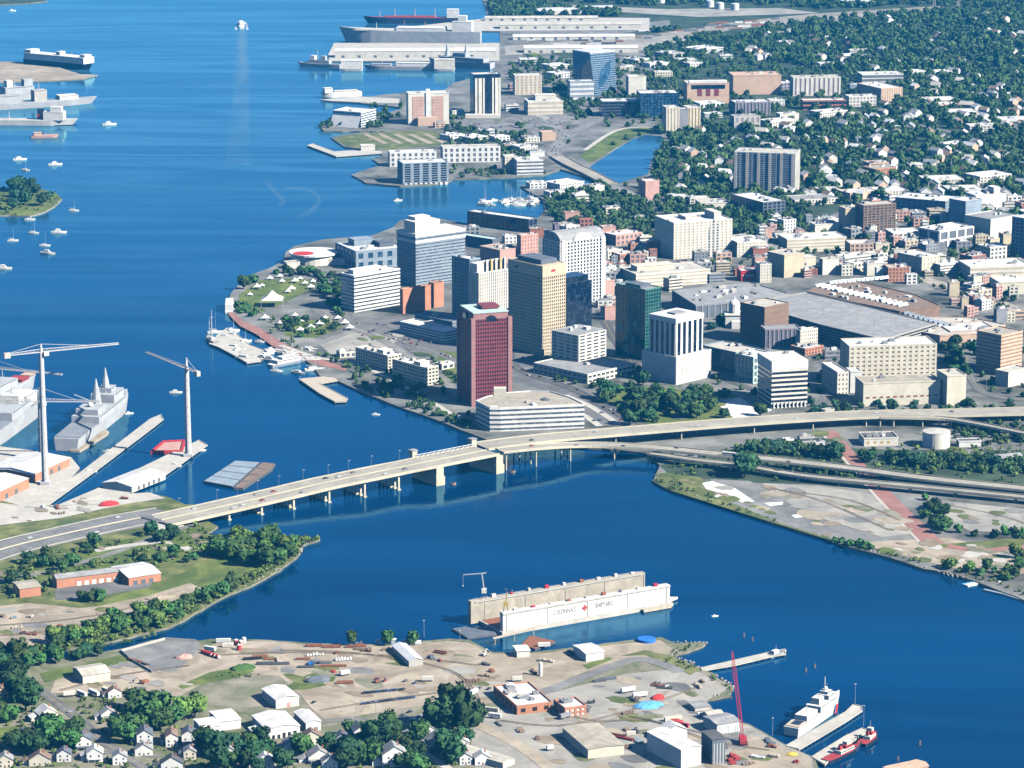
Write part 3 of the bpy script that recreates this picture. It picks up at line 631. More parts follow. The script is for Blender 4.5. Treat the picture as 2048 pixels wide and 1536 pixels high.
PIER = [(460, 1041, 1027), (525, 1030, 1012), (589, 1019, 997), (660, 1006, 980), (731, 995, 965), (799, 981, 951), (878, 970, 929), (997, 946, 910)]
WD = 40.0
br = thing('river_bridge', 'long concrete highway bridge with paired columns crossing the river', 'bridge', tuple(at(700, 1000, 0)))
near = []
for x, yb_, yt in PIER:
    P = at(x, yb_, 0); near.append(Vector((P.x, P.y, hz(P, yt) + 1.9)))
near[6].z = near[5].z + 2.6; near[7].z = near[6].z
d0 = (near[1] - near[0]); st_ = near[0] - d0.normalized() * 62; st_.z = 5.6
first = [st_] + near
ctr = side_of(first, -WD / 2 + 1.5)
ctr_s = smooth_line(ctr, 6)
deck(br, ctr_s, WD, 1.7, span=24, median=True, lanes=(-14.5, -10.8, -7.1, 7.1, 10.8, 14.5))
for i, P in enumerate(near):
    d = (first[min(i + 2, len(first) - 1)] - first[i]); d.z = 0; d.normalize(); nrm = Vector((d.y, -d.x, 0)); zt = P.z - 1.75
    pr = bpy.data.objects.new('pier', None)
    m = MB()
    if i < 6:
        c = P - nrm * (WD / 2 - 1.5); m.obox(c, d, nrm, 1.6, WD - 3, zt - 1.3, zt); pr = m.build('pier_cap', 'pale_concrete', br)
        for k in range(6):
            q = P - nrm * (1.6 + k * (WD - 5) / 5); cm = MB(); cm.obox(q, d, nrm, 1.9, 1.7, 1.2, zt - 1.25); cm.obox(q, d, nrm, 3.4, 3.2, -3, 1.3); cm.build('column', 'barrier', pr)
    else:
        c = P - nrm * (WD / 2 - 1.5); m.obox(c, d, nrm, 10, WD + 3, -3, 9); m.build('bascule_pier', 'barrier', br)
        m = MB(); m.obox(c, d, nrm, 8.4, WD + 1, 9, zt); m.build('pier_shaft', 'barrier', br)
# draw-span towers and fenders
P6, P7 = near[6], near[7]
for P in (P6, P7):
    d = (P7 - P6).normalized(); nrm = Vector((d.y, -d.x, 0)); q = P - nrm * (WD + 1.5)
    m = MB(); m.obox(q, d, nrm, 6, 6, P.z - 4, P.z + 7); m.build('bridge_tower', 'barrier', br)
    m = MB(); m.obox(q, d, nrm, 7.2, 7.2, P.z + 7, P.z + 7.8); m.build('tower_roof', 'roof_grey', br)
    m = MB()
    for k in range(12):
        a = R(-60 + k * 10); e = P + nrm * (4 + 5 * math.cos(a)) + d * (12 + 3 * math.sin(a)); m.tube((e.x, e.y, -2), (e.x, e.y, 2.2), .8, n=6)
    tag(m.build('fender_piles', 'wood', br), kind='stuff')
# truss rails over the draw span (far edge)
m = MB(); fe = side_of([P6, P7], -WD + 3)
for k in range(12):
    t_ = k / 12; a = fe[0] + (fe[1] - fe[0]) * t_; c = fe[0] + (fe[1] - fe[0]) * (t_ + 1 / 12)
    m.bar(a + Vector((0, 0, .5)), c + Vector((0, 0, 3.2)), .4); m.bar(c + Vector((0, 0, 3.2)), c + Vector((0, 0, .5)), .4)
m.bar(fe[0] + Vector((0, 0, 3.2)), fe[1] + Vector((0, 0, 3.2)), .6); tag(m.build('rail_truss', 'white', br), kind='stuff')
b = MB(); e = ctr[0]; d = (ctr[1] - ctr[0]); d.z = 0; d.normalize(); nrm = Vector((d.y, -d.x, 0)); b.obox(e, d, nrm, 26, WD - 2, -3, 4.0); b.build('abutment', 'pale_concrete', br)
# link between approach and bridge
b = MB(); j0 = pa[-1]; j1 = ctr_s[0]; jp = [j0, (j0 + j1) / 2 + Vector((0, 0, .1)), j1]; 
ribbon(b, [side_of(pa, -23)[-1], side_of(jp, -21.5)[1], side_of(ctr_s, -WD / 2)[0]], [side_of(pa, 23)[-1], side_of(jp, 21.5)[1], side_of(ctr_s, WD / 2)[0]], -.02, -4.5); o = b.build('highway', 'worn_asphalt'); tag(o, kind='structure')

def viaduct(label, pts, wd, cols, mat='road_concrete', thick=1.5, lanes=(), median=False, name='highway_ramp'):
    """pts: (x, y, z) deck centre seen at (x, y) at height z; cols: fractions where a pier stands"""
    P = smooth_line([at(x, y, z) for x, y, z in pts], 7); c = P[len(P) // 2]
    t = thing(name, label, 'overpass', (c.x, c.y, 0)); deck(t, P, wd, thick, mat, 30, lanes=lanes, median=median)
    for f in cols:
        i = min(len(P) - 2, int(f * (len(P) - 1))); p = P[i]; d = P[i + 1] - P[i]; d.z = 0; d.normalize(); nrm = Vector((d.y, -d.x, 0))
        if p.z < 4.5: continue
        m = MB(); m.obox(p, d, nrm, 1.5, wd - 2, p.z - thick - 1.2, p.z - thick + .02); cp = m.build('pier_cap', 'pale_concrete', t)
        for s in ((-.34, .34) if wd < 18 else (-.38, 0, .38)):
            q = p + nrm * (wd * s); m = MB(); m.tube((q.x, q.y, -3), (q.x, q.y, p.z - thick - 1.15), .85, n=8); m.build('column', 'barrier', cp)
    return P
zb = near[7].z
fr = [i / 12 + .02 for i in range(13)]
UP = viaduct('upper concrete highway viaduct curving inland past the dark banded tower', [(962, 892, zb), (1080, 877, zb - 1), (1250, 862, 14), (1500, 842, 13), (1700, 830, 12), (1880, 826, 11), (2060, 822, 10), (2250, 822, 9)], 30, fr, lanes=(-7, 0, 7))
viaduct('slim concrete ramp peeling off the upper viaduct beyond the round tank', [(1760, 833, 11.6), (1880, 836, 11), (1960, 848, 10), (2060, 868, 9), (2250, 905, 7)], 11, fr, lanes=())
LOW = viaduct('lower concrete ramp curving from the bridge over the water to the gravel lots', [(1000, 901, zb - .3), (1080, 893, zb - 1.2), (1180, 889, 13.5), (1300, 894, 12.5), (1420, 906, 11.5), (1560, 920, 10.5), (1700, 936, 9.5), (1860, 957, 8.5), (2060, 978, 8), (2250, 1000, 8)], 17, fr, lanes=(-3, 3))
viaduct('lowest concrete ramp running beside the white gravel lots', [(1300, 906, 9), (1380, 918, 8.5), (1480, 930, 8), (1600, 950, 7.5), (1740, 964, 8), (1860, 975, 8), (2060, 995, 8), (2250, 1015, 8)], 12, fr, lanes=())
# small bridge over the lagoon mouth
viaduct('flat concrete avenue bridge crossing the lagoon mouth', [(1218, 366, 3.6), (1180, 346, 4.6), (1142, 328, 4.8), (1114, 312, 3.6)], 24, (.2, .4, .6, .8), lanes=(-6, 0, 6), name='avenue_bridge')

# worn, stained and weedy patches with ragged edges
RP = random.Random(31)
def patches(poly, n, rmin, rmax, mats, lift=.12):
    xs, ys = [q[0] for q in poly], [q[1] for q in poly]; got = 0
    for _ in range(n * 20):
        if got >= n: break
        x, y = RP.uniform(min(xs), max(xs)), RP.uniform(min(ys), max(ys))
        if not inside(x, y, poly): continue
        got += 1; r_ = RP.uniform(rmin, rmax); k = 16; st = RP.uniform(.45, .8); ph = RP.uniform(0, 6.28); pts = []
        rad = [RP.uniform(.55, 1.15) for _ in range(k)]; rad = [(rad[i] + rad[i - 1] + rad[(i + 1) % k]) / 3 * RP.uniform(.9, 1.1) for i in range(k)]
        for i in range(k):
            a = 6.283 * i / k; dx, dy = math.cos(a) * rad[i], math.sin(a) * rad[i] * st; c, s_ = math.cos(ph * .2), math.sin(ph * .2); pts.append((x + r_ * (dx * c - dy * s_), y + r_ * .32 * (dx * s_ + dy * c)))
        sheet('worn_patch', pts, RP.choice(mats), lift)
patches([(430, 1292), (640, 1294), (880, 1290), (960, 1320), (1040, 1380), (900, 1400), (700, 1400), (600, 1360), (450, 1320)], 46, 10, 46, ['dirt', 'gravel', 'sand', 'pavement', 'rough_grass', 'yard_ground', 'dirt'])
patches([(1000, 1450), (1080, 1400), (1240, 1352), (1390, 1350), (1440, 1380), (1410, 1420), (1500, 1462), (1580, 1510), (1500, 1540), (1100, 1540)], 46, 10, 44, ['dirt', 'sand', 'pavement', 'yard_ground', 'rough_grass', 'worn_asphalt'])
patches([(0, 1220), (180, 1222), (360, 1180), (240, 1230), (90, 1284), (0, 1286)], 18, 8, 34, ['dirt', 'rough_grass', 'gravel', 'pavement'])
patches([(120, 1370), (240, 1330), (400, 1322), (420, 1346), (340, 1386), (160, 1384)], 16, 8, 30, ['dirt', 'rough_grass', 'gravel', 'pavement'])
patches([(1420, 966), (1540, 975), (1760, 995), (1830, 1062), (1700, 1070), (1560, 1030), (1450, 995)], 34, 8, 40, ['dirt', 'sand', 'pavement', 'rough_grass', 'yard_ground', 'gravel'])
patches([(1880, 1004), (2060, 1024), (2060, 1056), (1940, 1054)], 12, 8, 30, ['pavement', 'rough_grass', 'sand'])
patches([(1720, 1088), (1880, 1084), (2048, 1100), (2048, 1150), (1900, 1138), (1760, 1102)], 30, 8, 34, ['rough_grass', 'dirt', 'pale_concrete', 'grass', 'yard_ground'])
patches([(1310, 960), (1420, 985), (1600, 1045), (1690, 1082), (1640, 1066), (1450, 985), (1330, 945)], 18, 5, 20, ['grass', 'rough_grass', 'dirt'])
patches([(1540, 862), (1900, 862), (2048, 880), (2048, 925), (1800, 912), (1560, 900)], 26, 8, 30, ['pavement', 'suburb_ground', 'gravel', 'rough_grass', 'yard_ground'])
patches([(0, 1110), (240, 1085), (400, 1055), (420, 1100), (300, 1140), (60, 1190), (0, 1190)], 22, 8, 34, ['dirt', 'grass', 'yard_ground', 'sand'])
patches([(880, 230), (1040, 232), (1150, 238), (1100, 290), (1000, 320), (900, 300)], 20, 6, 24, ['pavement', 'grass', 'gravel', 'worn_asphalt', 'suburb_ground'])
patches([(1040, 100), (1280, 100), (1360, 150), (1200, 210), (1050, 200)], 26, 8, 30, ['pavement', 'suburb_ground', 'gravel', 'grass'])
patches([(600, 630), (760, 640), (900, 720), (930, 790), (860, 770), (700, 700)], 16, 6, 22, ['grass', 'pavement', 'gravel', 'suburb_ground'])
patches([(1000, 700), (1280, 730), (1500, 780), (1500, 840), (1250, 840), (1050, 780)], 18, 6, 24, ['grass', 'pavement', 'worn_asphalt'])
patches([(20, 1020), (200, 990), (310, 990), (140, 1030), (20, 1046)], 12, 6, 22, ['pavement', 'gravel', 'dirt'])
# ================================================================== downtown towers and blocks
def bands(fh=3.7, band=.5): return (fh, band, 0, 0, .4)
def grid(fh=3.7, band=.4, bay=3.6, pier=.35): return (fh, band, bay, pier, .45)
def fins(bay=5, pier=.4, proud=.9): return (400, 0.02, bay, pier, proud)

# dark red granite tower
t, N, u, v, W, D, h = B('granite_tower', 'tall dark red granite office tower with green copper cap by the river', 917, 945, 1021, 813, 640, 19, 'granite', 'navy_glass', (4.3, .42, 2.7, .42, .5), roof='roof_grey', units=0, parapet=0)
for c in (N, N + u * W, N + v * D, N + u * W + v * D):
    m = MB(); m.obox(c + (u * (1 if c in (N, N + v * D) else -1) + v * (1 if c in (N, N + u * W) else -1)) * .8, u, v, 4.6, 4.6, LAND - .5, LAND + h + 1); m.build('corner_pier', 'rose_granite', t)
ct = N + u * W / 2 + v * D / 2
m = MB(); m.obox(ct, u, v, W * .9, D * .9, LAND + h, LAND + h + 6); m.build('crown', 'rose_granite', t)
for off, ax, ln in ((N + u * W / 2 + v * 1.5, u, W), (N + v * D / 2 + u * 1.5, v, D)):
    m = MB(); n_ = 10; r_ = 6.2; o_ = ax.cross(Vector((0, 0, 1))) if ax is u else -ax.cross(Vector((0, 0, 1)))
    m2 = [off + ax * (r_ * math.cos(R(180 * k / n_))) + Vector((0, 0, LAND + h - 2.5 + r_ * math.sin(R(180 * k / n_)))) - Vector((0, 0, off.z)) for k in range(n_ + 1)]
    f_ = [p + (-(v if ax is u else u)) * 2.6 for p in m2]; k_ = len(m2)
    m.add(m2 + f_, [tuple(range(k_)), tuple(range(2 * k_ - 1, k_ - 1, -1))] + [(i, i + 1, k_ + i + 1, k_ + i) for i in range(k_ - 1)]); m.build('arched_window', 'navy_glass', t)
m = MB(); m.obox(ct, u, v, W * .93, D * .93, LAND + h + 6, LAND + h + 7.2); m.build('copper_cap', 'copper_green', t)
m = MB(); m.obox(ct + u * W * .1, u, v, W * .45, D * .4, LAND + h + 8.2, LAND + h + 11); m.build('penthouse', 'granite', t)

# low white waterside block with a wedge plan
hw_ = hz(at(1000, 862), 816) - LAND
RF = [at(x, y, LAND + hw_) for x, y in ((952, 803), (980, 817), (1000, 817), (1168, 810), (1142, 797), (1100, 784), (1060, 783), (1010, 787), (975, 794))]
t = building('waterfront_office', 'low white banded office with a wedge plan beside the bridge', RF, hw_, 'white', 'grey_glass', bands(4.6, .55), roof='roof_tan', units=2, parapet=1.2)
m = MB(); c = at(1000, 790, LAND + hw_); m.box(c.x, c.y, 13, 10, LAND + hw_, LAND + hw_ + 8); m.build('penthouse', 'cream', t)
m = MB(); c = at(988, 862); m.box(c.x, c.y + 2, 7, 5, LAND, LAND + hw_ + 1.5); m.build('stair_tower', 'white', t)
m = MB(); c = at(1090, 800, LAND + hw_); m.tube((c.x, c.y, LAND + hw_), (c.x, c.y, LAND + hw_ + 2.4), 6, 2, 10); m.build('skylight', 'dark_grey', t)

# riverside hotel in two slabs
for xl, xn, xr, yb, yt, lab in ((712, 776, 802, 744, 713, 'cream riverside hotel wing nearer the promenade with grid windows'), (786, 850, 876, 772, 737, 'cream riverside hotel wing nearer the granite tower')):
    B('riverside_hotel', lab, xl, xn, xr, yb, yt, 40, 'cream', 'glass', grid(3.6, .42, 4.4, .3), roof='roof_white', units=3, pent=[(.5, .3, .7, .2, 4, 'ivory')])

# cream eight-storey block on a podium
t, N, u, v, W, D, h = B('cream_office', 'eight storey cream office with recessed dark windows above its podium', 1068, 1175, 1270, 768, 750, 45, 'ivory', 'glass', (4.2, .5, 7.2, .25, .6), roof='roof_grey', units=2, panes=True)
zt = LAND + h
Q = at(1157, 724, zt); 
q = [Q, None, None, None]; uu, vv = u, v; W2, D2 = run(Q, uu, 1211), run(Q, vv, 1104); h2 = hz(Q, 671) - zt
fh_ = h2 / 8
foot = ccw([(p.x, p.y) for p in (Q, Q + uu * W2, Q + uu * W2 + vv * D2, Q + vv * D2)])
m = MB(); m.prism(foot, zt, zt + h2); wl = m.build('tower_wall', 'ivory', t)
m = MB(); facade(m, foot, zt, h2, fh_, .5, W2 / 4, .3, .6); tag(m.build('tower_facade', 'ivory', t), kind='stuff')
for i in range(4):
    p, q_ = Vector(foot[i]), Vector(foot[(i + 1) % 4]); d = (q_ - p); L = d.length; d /= L; nr = Vector((d.y, -d.x))
    if nr.y > .25: continue
    nb = max(1, round(L / (W2 / 4)))
    for k in range(nb):
        for j in range(8):
            m = MB(); m.obox(p + d * L * (k + .5) / nb + nr * .04, d, nr, L / nb * .7, .08, zt + fh_ * (j + .25), zt + fh_ * (j + .75)); m.build('window', 'glass', wl)
m = MB(); m.prism(inset(foot, .6), zt + h2 - .3, zt + h2 + .15); m.build('tower_roof', 'roof_grey', t)
for fu, fv, s_ in ((.7, .4, 7), (.3, .6, 4), (.6, .75, 4)):
    c = Q + uu * W2 * fu + vv * D2 * fv; m = MB(); m.obox(c, uu, vv, s_, s_ * .8, zt + h2, zt + h2 + 3.4); m.build('rooftop_unit', 'white', t)

# white tower with vertical glass strips on a white podium
t, N, u, v, W, D, h = B('white_tower', 'square white tower with dark vertical window strips on a windowless white podium', 1284, 1352, 1421, 770, 716, 45, 'white', 'white', (60, .06, 2.2, .5, .3), roof='roof_white', units=0, blk=True)
zt = LAND + h; Q = at(1351, 713, zt); W2, D2 = run(Q, u, 1404), run(Q, v, 1300); h2 = hz(Q, 638) - zt
foot = ccw([(p.x, p.y) for p in (Q, Q + u * W2, Q + u * W2 + v * D2, Q + v * D2)])
m = MB(); m.prism(foot, zt, zt + h2); m.build('tower_glazing', 'navy_glass', t)
m = MB(); facade(m, foot, zt, h2, 400, .02, W2 / 5.5, .42, .9); m.build('tower_fins', 'white', t)
m = MB(); m.prism(inset(foot, -1.2), zt + h2 - 5, zt + h2 + .5); m.build('tower_top_band', 'white', t)
m = MB(); m.prism(inset(foot, 1.5), zt + h2 + .5, zt + h2 + .7); m.build('tower_roof', 'roof_white', t)
m = MB(); c = Q + u * W2 * .5 + v * D2 * .5; m.obox(c, u, v, W2 * .4, D2 * .3, zt + h2 + .7, zt + h2 + 2.5); m.build('rooftop_unit', 'roof_grey', t)

B('teal_tower', 'dark teal glass tower with pale zigzag reflection strips behind the white tower', 1231, 1290, 1320, 722, 581, 42, 'green_paint', 'teal_glass', (4, .12, 4, .12, .3), roof='roof_grey', units=1, pent=[(.5, .5, .7, .5, 3, 'slate')])
t = bpy.data.objects['teal_tower']; N = at(1290, 722)
v_ = Vector((-math.sin(R(42)), math.cos(R(42)), 0)); n_ = Vector((-math.cos(R(42)), -math.sin(R(42)), 0))
for px, py, ww in ((1238, 648, 9), (1253, 646, 9), (1267, 644, 9), (1250, 668, 10), (1262, 676, 9), (1250, 690, 10)):  # raised pale strips stand in for zigzag window reflections
    s_ = run(N, v_, px + 4); base = N + v_ * s_
    for k in range(4):
        zc = hz(base, py + k * 4.4); m = MB(); m.obox(base + n_ * .5, v_, n_, 6.0, 1.4, zc, zc + .9); m.build('reflection_strip', 'mint', t)

t, N, u, v, W, D, h = B('tan_tower', 'tall tan concrete grid office tower with plain top band', 1018, 1085, 1130, 711, 534, 40, 'tan', 'glass', (4.0, .42, 3.2, .5, .5), roof='dark_grey', units=0, top='roof_dark')
c = N + u * W / 2 + v * D / 2; f4 = ccw([(p.x, p.y) for p in (N, N + u * W, N + u * W + v * D, N + v * D)])
m = MB(); m.prism(inset(f4, -.9), LAND + h - 12, LAND + h + .6); m.build('top_band', 'tan', t)
m = MB(); m.obox(c, u, v, W * .7, D * .7, LAND + h + .6, LAND + h + 6); m.build('penthouse', 'slate', t)
for ax, o_, cl, px in ((u, -v, 'red', .45), (v, -u, 'slate', .75)):
    m = MB(); e = N + ax * ((W if ax is u else D) * px) + o_ * 1.1; m.obox(e, ax, o_, 6, .5, LAND + h - 7, LAND + h - 4.4); m.build('sign', cl, t)

B('navy_tower', 'dark navy glass tower beside the tan grid tower', 1098, 1134, 1183, 676, 570, 38, 'navy_glass', 'navy_glass', (3.9, .25, 0, 0, .25), roof='slate', units=0, pent=[(.5, .5, .92, .7, 7, 'navy_glass')])

t, N, u, v, W, D, h = B('pediment_tower', 'ornate white tower with curved grey roof and arched pediment', 1086, 1120, 1209, 612, 486, 35, 'white', 'glass', (4.2, .3, 5.0, .45, .8), roof='roof_grey', units=0)
# curved roof along u and an arched gable on the long front
n_ = 8; A_ = []
for k in range(n_ + 1):
    a_ = R(180 * k / n_); A_.append((D / 2 - (D / 2 + .5) * math.cos(a_), 12 * math.sin(a_)))
m = MB(); p0 = [N + v * s_ + Vector((0, 0, h + z_)) for s_, z_ in A_]; p1 = [p + u * W for p in p0]; k_ = len(p0)
m.add(p0 + p1, [(i, k_ + i, k_ + i + 1, i + 1) for i in range(k_ - 1)] + [tuple(range(k_)), tuple(range(2 * k_ - 1, k_ - 1, -1))]); m.build('vaulted_roof', 'roof_grey', t)
m = MB(); cq = N + u * W / 2
pts = [(math.cos(R(180 * k / 10)) * 15, math.sin(R(180 * k / 10)) * 9) for k in range(11)]
f0 = [cq + u * x_ - v * 1.6 + Vector((0, 0, h + z_)) for x_, z_ in pts]; f1 = [p + v * 6 for p in f0]; k_ = 11
m.add(f0 + f1, [tuple(reversed(range(k_))), tuple(range(k_, 2 * k_))] + [(i, i + 1, k_ + i + 1, k_ + i) for i in range(k_ - 1)]); m.build('pediment', 'white', t)
for s_ in (.06, .94):
    m = MB(); m.obox(N + u * W * s_ - v * .4, u, v, 5, 3, LAND, LAND + h + 2.5); m.build('corner_pier', 'white', t)
B('brick_podium', 'pink brick block at the foot of the pediment tower', 1175, 1184, 1229, 600, 566, 30, 'pink', roof='roof_white', units=5)

t, N, u, v, W, D, h = B('ribbed_tower', 'cream stepped tower with tall ribs and golden fins at the top', 938, 958, 1018, 668, 548, 42, 'ivory', 'blue_glass', (4, .12, 3.0, .6, .6), roof='roof_white', units=0)
m = MB(); m.obox(N + u * W * .5 + v * D * .6, u, v, W * .95, D * .7, LAND + h, LAND + h + 11); m.build('upper_storey', 'ivory', t)
for k in range(5):
    m = MB(); m.obox(N + u * W * (.3 + .15 * k) + v * D * .16, u, v, 2.4, 3, LAND + h, LAND + h + 14); m.build('roof_fin', 'gold' if k % 2 else 'ivory', t)
B('ribbed_annex', 'pale blue patterned annex against the cream ribbed tower', 905, 940, 960, 640, 520, 42, 'blue_grey', 'grey_glass', (4.5, .4, 4.5, .4, .5), roof='roof_white', units=3)

t, N, u, v, W, D, h = B('banded_slab', 'grey banded office slab with white crown and penthouse near the ferry pier', 795, 832, 930, 575, 470, 38, 'blue_grey', 'grey_glass', bands(3.9, .55), roof='roof_white', units=0)
m = MB(); f4 = ccw([(p.x, p.y) for p in (N, N + u * W, N + u * W + v * D, N + v * D)]); m.prism(inset(f4, -.8), LAND + h - 3.4, LAND + h + .8); m.build('crown_band', 'white', t)
m = MB(); m.prism(inset(f4, -.8), LAND + h - 11, LAND + h - 7.5); m.build('crown_band', 'white', t)
m = MB(); m.obox(N + u * W * .3 + v * D * .45, u, v, W * .5, D * .6, LAND + h + .8, LAND + h + 15); m.build('penthouse', 'ivory', t)
m = MB(); m.obox(N + u * W * .3 + v * D * .62, u, v, W * .3, D * .4, LAND + h + 15, LAND + h + 19); m.build('penthouse', 'white', t)
t, N, u, v, W, D, h = B('sign_block', 'low cream block with rows of dark signs in front of the banded slab', 836, 845, 911, 570, 528, 30, 'ivory', roof='roof_white', units=3)
for r_ in range(3):
    for k in range(4):
        m = MB(); m.obox(N + u * W * (.26 + .2 * k) - v * .12, u, v, W * .13, .3, LAND + h - 5.2 - r_ * 6, LAND + h - 3.2 - r_ * 6); m.build('sign_letter', 'black' if r_ == 0 else 'yellow', t)

B('parkside_office', 'white office with continuous window bands beside the waterfront park', 683, 709, 800, 625, 553, 42, 'white', 'glass', bands(4.3, .56), roof='roof_white', units=4, pent=[(.4, .6, .6, .4, 5, 'white')])
B('orange_brick_block', 'windowless orange brick block beside the white banded office', 800, 806, 862, 628, 580, 40, 'orange_brick', roof='roof_cream', units=1)
B('orange_brick_stair', 'taller orange brick stair block behind the windowless brick one', 858, 868, 888, 616, 568, 40, 'orange_brick', roof='roof_brown', units=0)
t, N, u, v, W, D, h = B('parking_garage', 'blue grey roofed parking garage behind the granite tower', 830, 905, 935, 668, 645, 45, 'blue_grey', 'slate', bands(3.4, .45), roof='slate', units=2)
B('striped_garage', 'long white banded garage with a bright end wall by the granite tower', 800, 889, 918, 686, 664, 44, 'white', 'slate', bands(3.3, .5), roof='roof_white', units=1, pent=[(.5, .5, .5, .06, 5, 'ivory')])
B('glass_hall', 'long grey blue office with white roof beside the black banded tower', 1405, 1498, 1540, 752, 712, 43, 'blue_grey', 'blue_glass', (4, .3, 5, .2, .4), roof='roof_cream', units=3)
B('bank_roof_hall', 'pale roofed wing in front of the grey blue office', 1470, 1506, 1545, 768, 716, 43, 'mint', 'grey_glass', (8, .35, 6, .4, .4), roof='roof_white', units=2)
t, N, u, v, W, D, h = B('black_banded_tower', 'black and white striped tower with plain white top by the viaduct', 1515, 1543, 1613, 817, 724, 15, 'ivory', 'navy_glass', (5.2, .45, 0, 0, .5), roof='roof_white', units=1, parapet=.6)
m = MB(); f4 = ccw([(p.x, p.y) for p in (N, N + u * W, N + u * W + v * D, N + v * D)]); m.prism(inset(f4, -.7), LAND + h - 9, LAND + h + .4); m.build('top_band', 'white', t)
for k in range(9):
    m = MB(); m.obox(N + u * W * (k + .5) / 9 - v * 1.2, u, v, 1.4, 1.4, LAND, LAND + 6); m.build('column', 'white', t)

# cream civic complex
t, N, u, v, W, D, h = B('civic_block', 'long cream block with a low row of small red framed windows beside the viaduct', 1714, 1726, 1880, 813, 768, 9, 'cream', roof='roof_tan', units=2, depth=34)
for k in range(11):
    m = MB(); m.obox(N + u * W * (.06 + .088 * k) - v * .06, u, v, 4.2, .2, LAND + 8.5, LAND + 10.3); m.build('window', 'rust', t)
B('civic_corner', 'cream corner block with chamfered base at the end of the civic block', 1880, 1893, 1931, 812, 753, 14, 'cream', roof='roof_cream', units=1, depth=30)
B('civic_tower_front', 'white cream wing with paired windows stepping up to the civic slab', 1668, 1674, 1696, 792, 746, 14, 'ivory', 'brown', (5.5, .6, 5, .6, .3), depth=50, roof='roof_white', units=0)
B('civic_stair', 'narrow white stair block between the civic wings', 1696, 1700, 1722, 786, 744, 10, 'white', depth=18, roof='roof_white', units=0)
B('civic_slab', 'broad cream slab with many small square windows above the civic block', 1688, 1697, 1871, 772, 694, 8, 'cream', 'brown', (5.0, .62, 6.4, .55, .35), depth=40, roof='roof_white', units=5)
t, N, u, v, W, D, h = B('beige_tower', 'beige tower with fine horizontal lines and dark flank beside dense trees', 1952, 2000, 2042, 752, 672, 42, 'peach', 'brown', bands(4.2, .7), roof='roof_tan', units=3)
B('beige_podium', 'cream podium with rounded corner at the foot of the beige tower', 1990, 2016, 2056, 775, 746, 42, 'cream', roof='roof_cream', units=0)
B('brown_office', 'brown brick office with dark flank near the domed courthouse', 1480, 1528, 1576, 690, 616, 42, 'brown', 'brown', (6, .5, 0, 0, .3), roof='roof_cream', units=2)
B('mauve_arcade', 'low mauve ribbed building in front of the brown brick office', 1520, 1530, 1600, 698, 660, 10, 'purple_grey', 'slate', (30, .06, 5, .35, .6), depth=22, roof='roof_grey', units=0)
B('beaux_arts_block', 'ornate small cream tower beside the mauve arcade', 1592, 1600, 1634, 704, 662, 30, 'ivory', 'tan', (4, .4, 3, .5, .4), roof='roof_white', units=4)
# domed courthouse
c = at(1468, 652); t = thing('domed_courthouse', 'small white courthouse with a tall dome beside dark trees', 'building', (c.x, c.y, LAND)); block([c + Vector((-12, -12, 0)), c + Vector((12, -12, 0)), c + Vector((12, 14, 0)), c + Vector((-12, 14, 0))])
m = MB(); m.box(c.x, c.y, 22, 22, LAND, LAND + 15); m.build('wall', 'white', t)
m = MB(); m.box(c.x + 5, c.y - 14, 18, 8, LAND, LAND + 9); m.build('portico', 'white', t)
m = MB(); m.box(c.x, c.y, 24, 24, LAND + 15, LAND + 16.2); m.build('cornice', 'ivory', t)
m = MB(); m.tube((c.x, c.y, LAND + 16), (c.x, c.y, LAND + 26), 6.5, 6.2, 14); m.build('drum', 'white', t)
m = MB(); prev = None
for k in range(5): m.tube((c.x, c.y, LAND + 26 + 6.5 * math.sin(R(18 * k))), (c.x, c.y, LAND + 26 + 6.5 * math.sin(R(18 * (k + 1)))), 6.6 * math.cos(R(18 * k)), max(.3, 6.6 * math.cos(R(18 * (k + 1)))), 14)
m.tube((c.x, c.y, LAND + 32), (c.x, c.y, LAND + 36), 1.2, .6, 8); m.build('dome', 'white', t)

# shopping mall and its parking decks
def plan(name, label, px, hh, wall, roof, **kw):
    return building(name, label, [at(x, y, LAND + hh) for x, y in px], hh, wall, roof=roof, **kw)
plan('mall_store', 'large grey flat roofed department store behind the teal tower', [(1345, 582), (1395, 577), (1500, 566), (1578, 588), (1480, 604), (1392, 612)], 17, 'grey', 'roof_grey', units=22, st=(17, .1, 9, .2, .5), glass='slate')
t = plan('mall_parking_deck', 'huge grey rooftop parking deck with lamp posts at the mall', [(1490, 606), (1612, 586), (1700, 606), (1872, 648), (1766, 680), (1640, 650)], 20, 'concrete', 'roof_grey', st=bands(3.3, .4), glass='black', units=0)
for k in range(7):
    for j in range(3):
        x = 1545 + k * 34 + j * 34; y = 604 + k * 9 + j * -3
        p = at(x, y, LAND + 20.2); m = MB(); m.tube(p, p + Vector((0, 0, 8)), .22, n=6); m.box(p.x, p.y, 2.4, .5, p.z + 8, p.z + 8.3); m.build('lamp_post', 'pale_concrete', t)
for k in range(9):
    m = MB(); a_ = at(1540 + k * 32, 603 + k * 7.6, LAND + 20.25); c_ = at(1580 + k * 32, 592 + k * 7.6, LAND + 20.25); ribbon(m, side_of([a_, c_], -.45), side_of([a_, c_], .45)); m.build('bay_line', 'pale_concrete', t)
plan('mall_concourse', 'brown roofed mall concourse with sawtooth skylights', [(1614, 584), (1650, 566), (1700, 560), (1830, 590), (1880, 612), (1800, 624), (1700, 604)], 18, 'brown', 'roof_brown', units=18)
t = bpy.data.objects['mall_concourse']
